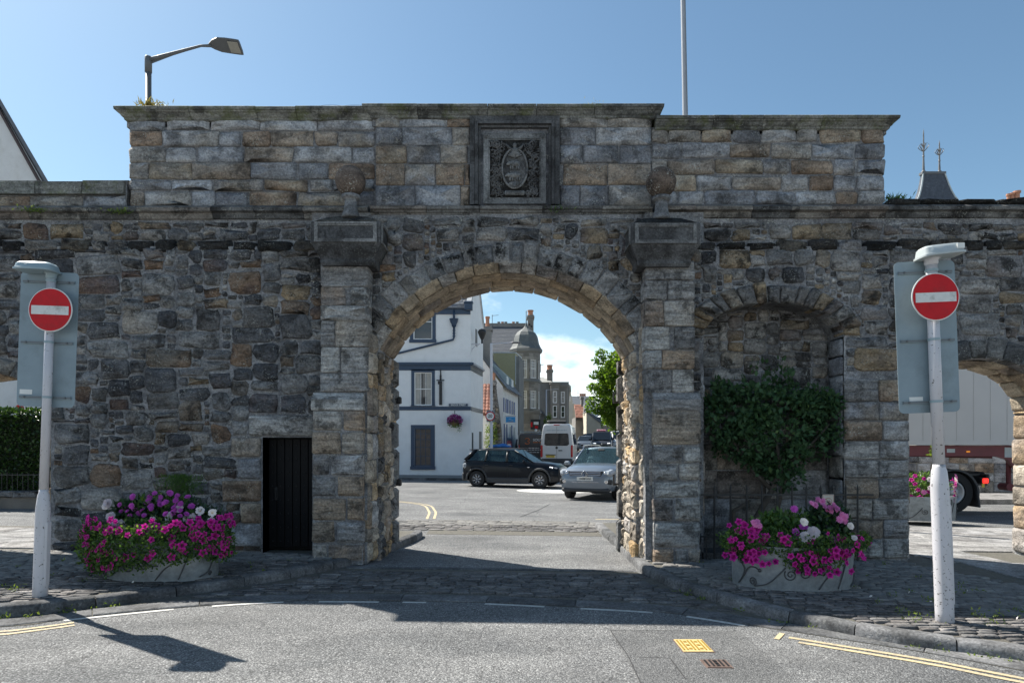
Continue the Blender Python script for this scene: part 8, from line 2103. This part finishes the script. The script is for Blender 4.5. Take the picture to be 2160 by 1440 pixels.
m = MB(); m.lathe([(.095, 0), (.095, .03), (.088, .034), (.080, .026), (.080, .0)], (0, 0, 0), 28, axis='y', M=Matrix.Rotation(math.pi / 2, 3, 'Z')); m.v = [(v[0] + 2.22, v[1], v[2] + .85) for v in m.v]
EM = m.build('emblem', M_CHROME, SV, True)
m = MB(); m.lathe([(.079, 0), (.079, .012)], (0, 0, 0), 24, axis='y', M=Matrix.Rotation(math.pi / 2, 3, 'Z')); m.v = [(v[0] + 2.222, v[1], v[2] + .85) for v in m.v]; m.build('emblem_field', M_NAVY, EM)
m = MB(); xx = 2.242
m.tube([(xx, -.034, .915), (xx, 0, .862), (xx, .034, .915)], .0085, 5); m.tube([(xx, -.062, .895), (xx, -.030, .795), (xx, 0, .850), (xx, .030, .795), (xx, .062, .895)], .0085, 5); m.build('emblem_letters', M_CHROME, EM)
for s in (-1, 1):
    m = MB(); m.cbox(1.98, s * .70, .86, .34, .36, .20, .07, M=Matrix.Rotation(-s * .38, 3, 'Z') @ Matrix.Rotation(.30, 3, 'Y')); HL = m.build('headlight', M_LAMPCL, SV)
    for (yy, rr_) in ((.62, .06), (.76, .055)): m = MB(); m.ball((2.13 - (yy - .6) * .35, s * yy, .865), .03, rr_, rr_, 12, 8); m.build('reflector', M_CHROME, HL, True)
    m = MB(); m.cbox(2.10, s * .70, .60, .14, .30, .15, .03, M=Matrix.Rotation(-s * .3, 3, 'Z')); FG = m.build('fog_lamp_recess', M_BLACK, SV); m = MB(); m.lathe([(.055, 0), (.055, .02), (.045, .022)], (0, 0, 0), 18, axis='y', M=Matrix.Rotation(math.pi / 2, 3, 'Z')); m.v = [(v[0] + 2.18, v[1] + s * .68, v[2] + .605) for v in m.v]; m.build('fog_lamp', M_CHROME, FG)
    mirror(SV, .95, s * .90, 1.14, M_SILV, s)
    m = MB(); m.tube([(.55, s * .60, 1.64), (.45, s * .60, 1.72), (-.2, s * .61, 1.735), (-1.3, s * .60, 1.72), (-1.45, s * .59, 1.66)], .02, 6); m.build('roof_rail', M_CHROME, SV)
    for x in (.1, -.95): m = MB(); m.cbox(x, s * .92, .95, .18, .035, .04, .012); m.build('door_handle', M_SILV, SV)
    m = MB(); m.cbox(-.05, s * .908, .72, .006, .006, .7, .001); m.build('door_gap', M_BLACK, SV); m = MB(); m.cbox(0, s * .895, .38, 1.74, .05, .16, .03); m.build('sill_cladding', M_PLAST, SV)
plate_text(SV, 2.205, .69, 'DG08 UOF', .52)
m = MB(); m.box(2.212, 2.2135, -.258, -.215, .645, .735); 
greenhouse(SV, M_SILV, 1.02, .35, -.1, -1.0, -1.75, -2.12, .85, .64, (1.10, 1.14), 1.64, .045)
m = MB(); m.box(-2.0, 1.0, -.78, .78, .55, .72); m.cbox(.75, 0, 1.02, .5, 1.4, .2, .06); m.build('interior', M_INT, SV); seats(SV, (.05, -.85), .72)
m = MB(); m.tube([(.50 + .02 * math.sin(q), -.36 + .18 * math.cos(q), 1.10 + .18 * math.sin(q)) for q in (2 * math.pi * k / 20 for k in range(21))], .014, 5); m.build('steering_wheel', M_BLACK, SV)
m = MB(); m.cbox(.45, 0, 1.56, .04, .24, .07, .02); m.build('rear_view_mirror', M_BLACK, SV)
for s in (-.35, .25): m = MB(); m.tube([(1.03, s, 1.115), (.98, s + .5, 1.14)], .010, 4); m.build('wiper', M_BLACK, SV)
person('driver of the silver SUV, short hair and pale shirt', SV, (.10, -.36, .84), M_SHIRTW, M_HAIRG, False, scale=.95)
person('passenger in the silver SUV with pale shoulder length hair', SV, (.10, .36, .80), M_SHIRTK, M_HAIRG, True, scale=.93)

# ---- vans
def van_body(root, paint, L, hw, zr, zb, nose=0.0, tuck=.12, hood=None):
    """rounded box body; +x is the front"""
    def ring(x, w, z0, z1, k=1.0): 
        rr_ = .12
        half = [(w * .9, z0), (w, z0 + .12), (w, z0 + .45), (w * .99, z0 + (z1 - z0) * .5), (w * (1 - tuck * .6), z0 + (z1 - z0) * .8), (w * (1 - tuck), z1 - rr_), (w * (1 - tuck) - .05, z1 - .03), (w * (1 - tuck) - .16, z1)]
        return [(x, y, z) for y, z in half] + [(x, 0, z1 + .02)] + [(x, -y, z) for y, z in half[::-1]] + [(x, 0, z0)]
    R_ = [ring(-L / 2, hw * .94, zb + .06, zr - .10), ring(-L / 2 + .05, hw * .985, zb, zr - .03), ring(-L / 2 + .25, hw, zb, zr)]
    if hood is None: R_ += [ring(L / 2 - .3, hw, zb, zr), ring(L / 2 - .04, hw * .97, zb, zr - .06), ring(L / 2, hw * .9, zb + .06, zr - .2)]
    else:
        xw, xh, zh = hood                    # windscreen top x, base x, hood height
        R_ += [ring(xw, hw, zb, zr), ring((xw + xh) / 2, hw * .99, zb, (zr + zh) / 2 + .04), ring(xh, hw * .985, zb, zh + .02), ring(L / 2 - .25, hw * .95, zb, zh - .18), ring(L / 2 - .04, hw * .86, zb + .05, zh - .40), ring(L / 2, hw * .7, zb + .12, zh - .6)]
    o = MB().loft(R_).build('body', paint, root, True); smooth_by_angle(o, 32); return o
sdir_a = math.atan2(1.0, .139)
MV = thing('minibus', 'silver high roofed minibus driving away up the street', 'minibus', (sx(1181, 43.5), 43.5, gz(2, 43.5)), sdir_a)
L = 5.6; van_body(MV, M_SILVV, L, .98, 2.66, .36, tuck=.16); xb_ = -L / 2
m = MB(); m.prism([(-.74, 1.42), (-.62, 1.34), (.62, 1.34), (.74, 1.42), (.70, 2.02), (.64, 2.08), (-.64, 2.08), (-.70, 2.02)], lambda u, v, d: (xb_ - d - .0, u, v), -.12, .012); m.build('rear_window', M_DKGL, MV)
m = MB(); m.cbox(xb_ - .01, 0, 1.45, .02, .012, 2.1, .003); m.build('door_gap', M_BLACK, MV)
m = MB(); m.cbox(xb_ - .015, -.0, .45, .12, 1.86, .26, .05); m.build('rear_bumper', M_PLAST, MV)
for s in (-1, 1): m = MB(); m.cbox(xb_ + .02, s * .90, 1.02, .14, .13, .74, .04); m.build('tail_light', M_TAIL, MV)
m = MB(); m.cbox(xb_ - .02, 0, 2.58, .06, .35, .05, .01); m.build('brake_light', M_TAIL, MV)
m = MB(); m.lathe([(.075, 0), (.075, .03)], (0, 0, 0), 18, axis='y', M=Matrix.Rotation(-math.pi / 2, 3, 'Z')); m.v = [(v[0] + xb_ - .005, v[1], v[2] + 1.22) for v in m.v]; m.build('round_badge', M_BLACK, MV)
m = MB(); m.cbox(xb_ - .03, -.22, 1.06, .06, .24, .05, .015); m.build('door_handle', M_BLACK, MV)
m = MB(); m.cbox(xb_ + .7, 0, 2.79, 1.1, 1.2, .16, .07); m.build('air_conditioning_unit', M_PLAST, MV)
pt = MB(); pt.cbox(xb_ - .022, .38, .70, .012, .52, .13, .003); PL_ = pt.build('number_plate', M_PLY, MV); text_mb('WK70 OZZ', .10, .002, .002, None, lambda u, v, d: (xb_ - .03 - d, .38 - u, .70 + v), sx=.85).build('registration', M_BLACK, PL_)
m = MB(); m.cbox(xb_ - .02, .36, .80, .03, .62, .05, .015); m.build('plate_lamp_bar', M_BLACK, MV)
word_marks(1.2, .08, lambda u, v, d: (xb_ - .004 - d, -u, 2.26 + v), sd=6).build('faint_lettering', M_LAMPGREY, MV)
m = MB()
for s in (-1, 1): m.slab((-2.2, s * .965, 1.40), (2.0, s * .965, 1.40), (2.0, s * .885, 2.12), (-2.2, s * .885, 2.12), s * -.02)
m.build('side_window', M_DKGL, MV)
for x in (-1.5, 1.75):
    for s in (-1, 1): wheel(MV, x, s * .86, .34, .22, s, 'steel')
MV2 = thing('van', 'dark grey van with orange and white SOUTAR lettering, left of the minibus', 'van', (sx(1128, 47.3), 47.8, gz(1, 47.5)), sdir_a + .05)
L = 5.0; van_body(MV2, M_VANDK, L, .97, 1.98, .32, tuck=.10); xb_ = -L / 2
text_mb('SOUTAR', .24, .008, .003, None, lambda u, v, d: (xb_ - .014 - d, -u - .03, 1.55 + v), align='LEFT', sx=1.05).build('lettering', M_WHITE, MV2)
word_marks(.85, .10, lambda u, v, d: (xb_ - .014 - d, -u - .46, 1.40 + v), sd=2).build('orange_lettering', M_ORNG, MV2)
word_marks(.7, .08, lambda u, v, d: (xb_ - .014 - d, -u - .1, 1.02 + v), sd=3).build('small_lettering', M_WHITE, MV2); word_marks(1.0, .08, lambda u, v, d: (xb_ - .014 - d, -u - .1, .90 + v), sd=4).build('small_lettering', M_WHITE, MV2); word_marks(.7, .08, lambda u, v, d: (xb_ - .014 - d, -u - .1, .74 + v), sd=5).build('small_lettering', M_WHITE, MV2)
m = MB()
for (dz, sg) in ((.10, 1), (-.10, -1)): m.tube([(xb_ - .02, .35 + .14 * math.cos(q) * 1.0, 1.48 + dz + sg * .09 * math.sin(q)) for q in np.linspace(.2, 4.6, 14)], .035, 6)
m.build('swirl_logo', M_ORNG, MV2, True)
for s in (-1, 1): m = MB(); m.cbox(xb_ + .03, s * .90, .95, .12, .10, .6, .03); m.build('tail_light', M_TAIL, MV2)
m = MB(); m.cbox(xb_ - .01, 0, .40, .12, 1.8, .2, .04); m.build('rear_bumper', M_PLAST, MV2)
m = MB(); m.cbox(xb_ - .02, .96, 1.45, .02, .04, .9, .005); m.build('pale_edge', M_VANWH, MV2)
m = MB()
for x in (-2.2, -.8, .6): m.tube([(x, -.86, 2.10), (x, .86, 2.10)], .025, 6); m.tube([(x, -.8, 1.98), (x, -.8, 2.1)], .02, 5); m.tube([(x, .8, 1.98), (x, .8, 2.1)], .02, 5)
for s in (-1, 1): m.tube([(-2.3, s * .84, 2.12), (.8, s * .84, 2.12)], .02, 6)
m.build('roof_rack', M_LAMPPALE, MV2); MB().ball((-2.0, -.2, 2.2), .09, seg=10, rows=7).build('beacon', M_WHITE, MV2, True)
for x in (-1.5, 1.5):
    for s in (-1, 1): wheel(MV2, x, s * .85, .33, .21, s, 'steel')
# dark people carrier taxi facing us
TXa = thing('taxi', 'dark grey people carrier taxi with a pink roof sign facing the camera', 'taxi', (sx(1273, 62), 63.5, gz(9, 63)), sdir_a + math.pi + .02)
L = 5.0; van_body(TXa, M_VANDK, L, .96, 1.95, .32, tuck=.14, hood=(1.15, 1.75, 1.15))
m = MB(); m.slab((1.86, -.80, 1.20), (1.86, .80, 1.20), (1.25, .70, 1.88), (1.25, -.70, 1.88), .02); m.build('windscreen', M_CARGL if False else M_DKGL, TXa)
for s in (-1, 1):
    m = MB(); m.cbox(2.34, s * .66, .86, .22, .34, .16, .05, M=Matrix.Rotation(-s * .5, 3, 'Z')); HL = m.build('headlight', M_LAMPCL, TXa); m = MB(); m.cbox(2.44, s * .62, .90, .06, .26, .04, .01, M=Matrix.Rotation(-s * .5, 3, 'Z')); m.build('daytime_lamp', M_DRL, HL); mirror(TXa, 1.55, s * .94, 1.25, M_BLACK, s)
    m = MB(); m.slab((1.5, s * .975, 1.2), (-2.0, s * .975, 1.2), (-2.0, s * .90, 1.75), (1.1, s * .90, 1.75), s * -.02); m.build('side_window', M_DKGL, TXa)
    for x in (-1.5, 1.5): wheel(TXa, x, s * .85, .33, .21, s, 'steel')
m = MB(); m.cbox(2.46, 0, .80, .08, .9, .12, .03); m.build('grille', M_BLACK, TXa); m = MB(); m.prism([(-.07, 0), (0, -.11), (.07, 0), (0, .11)], lambda u, v, d: (2.52 + d, u, .84 + v), 0, .02); m.build('diamond_emblem', M_CHROME, TXa)
m = MB(); m.cbox(2.47, 0, .55, .06, .52, .11, .01); m.build('number_plate', M_PLW, TXa); m = MB(); m.cbox(.9, 0, 2.06, .25, .85, .20, .05); RS = m.build('roof_sign', M('pink taxi sign', (.70, .36, .42), .4), TXa); word_marks(.7, .10, lambda u, v, d: (1.028 + d, u, 2.06 + v), sd=7).build('lettering', M_RED, RS)
VW2 = thing('van', 'white van behind the taxi at the right of the street', 'van', (sx(1311, 66), 67, gz(10, 67)), sdir_a + math.pi + .05)
van_body(VW2, M_VANWH, 5.0, .96, 1.95, .32, tuck=.14, hood=(1.15, 1.75, 1.15)); m = MB(); m.slab((1.86, -.80, 1.20), (1.86, .80, 1.20), (1.25, .70, 1.88), (1.25, -.70, 1.88), .02); m.build('windscreen', M_DKGL, VW2)
for s in (-1, 1):
    m = MB(); m.slab((1.5, s * .975, 1.2), (-1.0, s * .975, 1.2), (-1.0, s * .90, 1.80), (1.1, s * .90, 1.80), s * -.02); m.build('side_window', M_DKGL, VW2); m = MB(); m.cbox(2.34, s * .66, .86, .22, .34, .16, .05, M=Matrix.Rotation(-s * .5, 3, 'Z')); m.build('headlight', M_LAMPCL, VW2)
    for x in (-1.5, 1.5): wheel(VW2, x, s * .85, .33, .21, s, 'steel')
def small_car(label, x, y, head, paint):
    t = thing('parked_car', label, 'car', (x, y, gz(x, y)), head, 'cars queueing up the street')
    st = [(2.1, .3, .62, .62, .02, .2), (1.9, .22, .82, .80, .03, .2), (1.2, .2, .95, .86, .03, .16), (.9, .2, .98, .87, .02, .1), (-1.6, .2, 1.0, .87, 0, .08), (-2.1, .3, .95, .78, 0, .12)]
    b = body_loft(st).build('body', paint, t); smooth_by_angle(b, 35)
    greenhouse(t, paint, 1.0, .3, -.1, -.95, -1.5, -2.0, .82, .62, (.97, 1.0), 1.46, glass=M_DKGL)
    for xx in (-1.3, 1.3):
        for s in (-1, 1): wheel(t, xx, s * .80, .32, .2, s, n=6)
    for s in (-1, 1): m = MB(); m.cbox(1.90, s * .62, .76, .25, .3, .13, .04); m.build('headlight', M_LAMPCL, t)
    m = MB(); m.cbox(2.08, 0, .6, .06, .8, .14, .02); m.build('grille', M_BLACK, t); m = MB(); m.cbox(2.12, 0, .48, .02, .52, .11, .005); m.build('number_plate', M_PLW, t)
small_car('silver car behind the minibus, facing the camera', sx(1236, 66), 66, sdir_a + math.pi, M_SILV)
small_car('dark blue car furthest up the street behind the silver car', sx(1243, 78), 78, sdir_a + math.pi, M_BLKCAR)
small_car('dark car partly hidden behind the SOUTAR van', sx(1086, 52), 52, sdir_a, M_BLKCAR)
TP = thing('tarpaulin', 'bright blue tarpaulin bundle on the pavement beside the speed limit sign', 'tarpaulin', (sx(1050, 35), 35.2, gz(0, 35) + PV))
m = MB(); z_ = 1.45
for (a, b, h) in ((0, 0, .10), (.25, .05, .13), (-.25, .03, .09), (.45, 0, .07)): m.ball((a, b, z_ + h * .5), .26, .2, h, 9, 6)
m.build('folded_sheet', M('blue tarpaulin', (.02, .14, .42), .5, var=.3, scale=12), TP, True); m = MB(); m.cbox(.1, 0, .72, .95, .5, 1.42, .04); m.build('covered_stack', M_PLAST, TP)

# ---- articulated lorry in the right arch
LX, LY = sx(2003, 18.08), 18.6; z0 = gz(12, 18.6) + .06
LR = thing('lorry', 'articulated lorry with pale trailer and dark red chassis passing behind the right arch', 'lorry', (LX, LY, z0))
# local frame: x along picture right (rear of tractor), y away
def lx(px): return sx(px, 18.0) - LX
def lz(py): return sz(py, 18.0) - z0
m = MB(); xt0, xt1 = -2.6, 9.5; zt0 = lz(938)
m.loft([[(x, -.85, zt0 + dz), (x, -.85, zt0 + 2.75), (x, 1.7, zt0 + 2.75), (x, 1.7, zt0 + dz)] for x, dz in ((xt0, 0), (lx(2112), 0), (lx(2135), -.05), (lx(2172), -.22), (xt1, -.22))]); TRL = m.build('trailer_box', M('pale trailer panel', (.56, .53, .50), .55, var=.05, scale=1.5), LR)
for i in range(13):
    x = lx(1935) + i * (lx(2071) - lx(2036)); m = MB(); m.cbox(x, -.854, zt0 + 1.42, .012, .008, 2.60, .003); m.build('panel_rib', M('trailer rib', (.50, .475, .445), .6), TRL) if i == 0 else m.build('panel_rib', bpy.data.materials['trailer rib'], TRL)
m = MB(); m.box(xt0, lx(2112), -.872, -.851, zt0, zt0 + .12); m.build('bottom_rail', M_WHITED if False else bpy.data.materials['pale trailer panel'], TRL)
M_CH = M('dark red chassis paint', (.15, .022, .028), .5, var=.2, dirt=.3, dirt_rgb=(.05, .03, .03))
m = MB(); m.prism([(xt0, zt0 - .02), (lx(2200), zt0 - .02), (lx(2230), zt0 - .45), (lx(2230), zt0 - .80), (lx(2148), zt0 - .80), (lx(2118), zt0 - .38), (lx(2095), zt0 - .30), (xt0, zt0 - .28)], lambda u, v, d: (u, d, v), -.72, -.60); CHS = m.build('chassis_beam', M_CH, LR)
m = MB(); m.prism([(xt0, zt0 - .02), (lx(2200), zt0 - .02), (lx(2200), zt0 - .4), (xt0, zt0 - .28)], lambda u, v, d: (u, d, v), 1.3, 1.4); m.build('far_beam', M_CH, CHS)
m = MB(); m.box(lx(1991), lx(2008), -.726, -.721, lz(954), lz(946)); m.box(lx(2112), lx(2130), -.726, -.721, lz(964), lz(943)); m.build('data_plate', M_LAMPPALE, CHS)
m = MB(); m.cbox(lx(2035), -.735, lz(952), .10, .03, .04, .01); m.build('side_marker', M_AMBER, CHS)
m = MB(); m.cbox(lx(2153), -.55, lz(998), .20, .22, 1.10, .04); m.cbox(lx(2136), -.45, lz(990), .10, .12, .9, .03); m.tube([(lx(2153), -.66, lz(1030)), (lx(2153), -.4, lz(1030))], .12, 14); m.tube([(lx(2134), -.55, lz(1027)), (lx(2134), -.2, lz(1027))], .10, 12); m.build('landing_leg', M_CH, LR)
# tractor rear end
m = MB(); m.box(-1.9, 1.05, -.45, .95, .72, .92); m.cbox(.55, .1, 1.0, 1.1, .9, .16, .05); m.cbox(.98, .1, .9, .1, 1.4, .25, .03); m.build('tractor_frame', M_BLACK, LR)
W1 = wheel(LR, 0, -.52, .55, .32, -1, 'steel', steel=M('pale steel rim', (.42, .43, .44), .4, metal=.5)); wheel(LR, 0, 1.35, .505, .32, 1, 'steel')
m = MB(); rings = []
for k in range(17):
    q = math.radians(-4 + 196 * k / 16); rr_ = .60
    rings.append([(rr_ * math.cos(q), -.74, .52 + rr_ * math.sin(q)), ((rr_ + .05) * math.cos(q), -.74, .52 + (rr_ + .05) * math.sin(q)), ((rr_ + .05) * math.cos(q), -.26, .52 + (rr_ + .05) * math.sin(q)), (rr_ * math.cos(q), -.26, .52 + rr_ * math.sin(q))])
m.loft(rings).build('mudguard', M_PLAST, LR)
m = MB(); m.cbox(.64, -.5, .38, .05, .46, .44, .01, M=Matrix.Rotation(-.12, 3, 'Y')); m.build('mud_flap', M_PLAST, LR); m = MB(); m.cbox(.95, .6, .46, .05, .4, .44, .01, M=Matrix.Rotation(-.1, 3, 'Y')); m.build('mud_flap', M_PLAST, LR)
m = MB(); m.cbox(.78, -.52, .86, .14, .42, .16, .02); m.build('lamp_bracket', M_BLACK, LR); m = MB(); m.cbox(.80, -.74, .86, .16, .05, .14, .02); m.build('tail_light', M_TAILON, LR); m = MB(); m.cbox(.74, -.735, .74, .07, .02, .10, .004); m.build('yellow_plate', M_PLY, LR)
m = MB(); m.prism([(-2.6, .5), (-.75, .5), (-.75, 1.0), (-2.6, 1.1)], lambda u, v, d: (u, d, v), -.6, 1.4); m.build('tank_and_cab_rear', M_BLACK, LR)
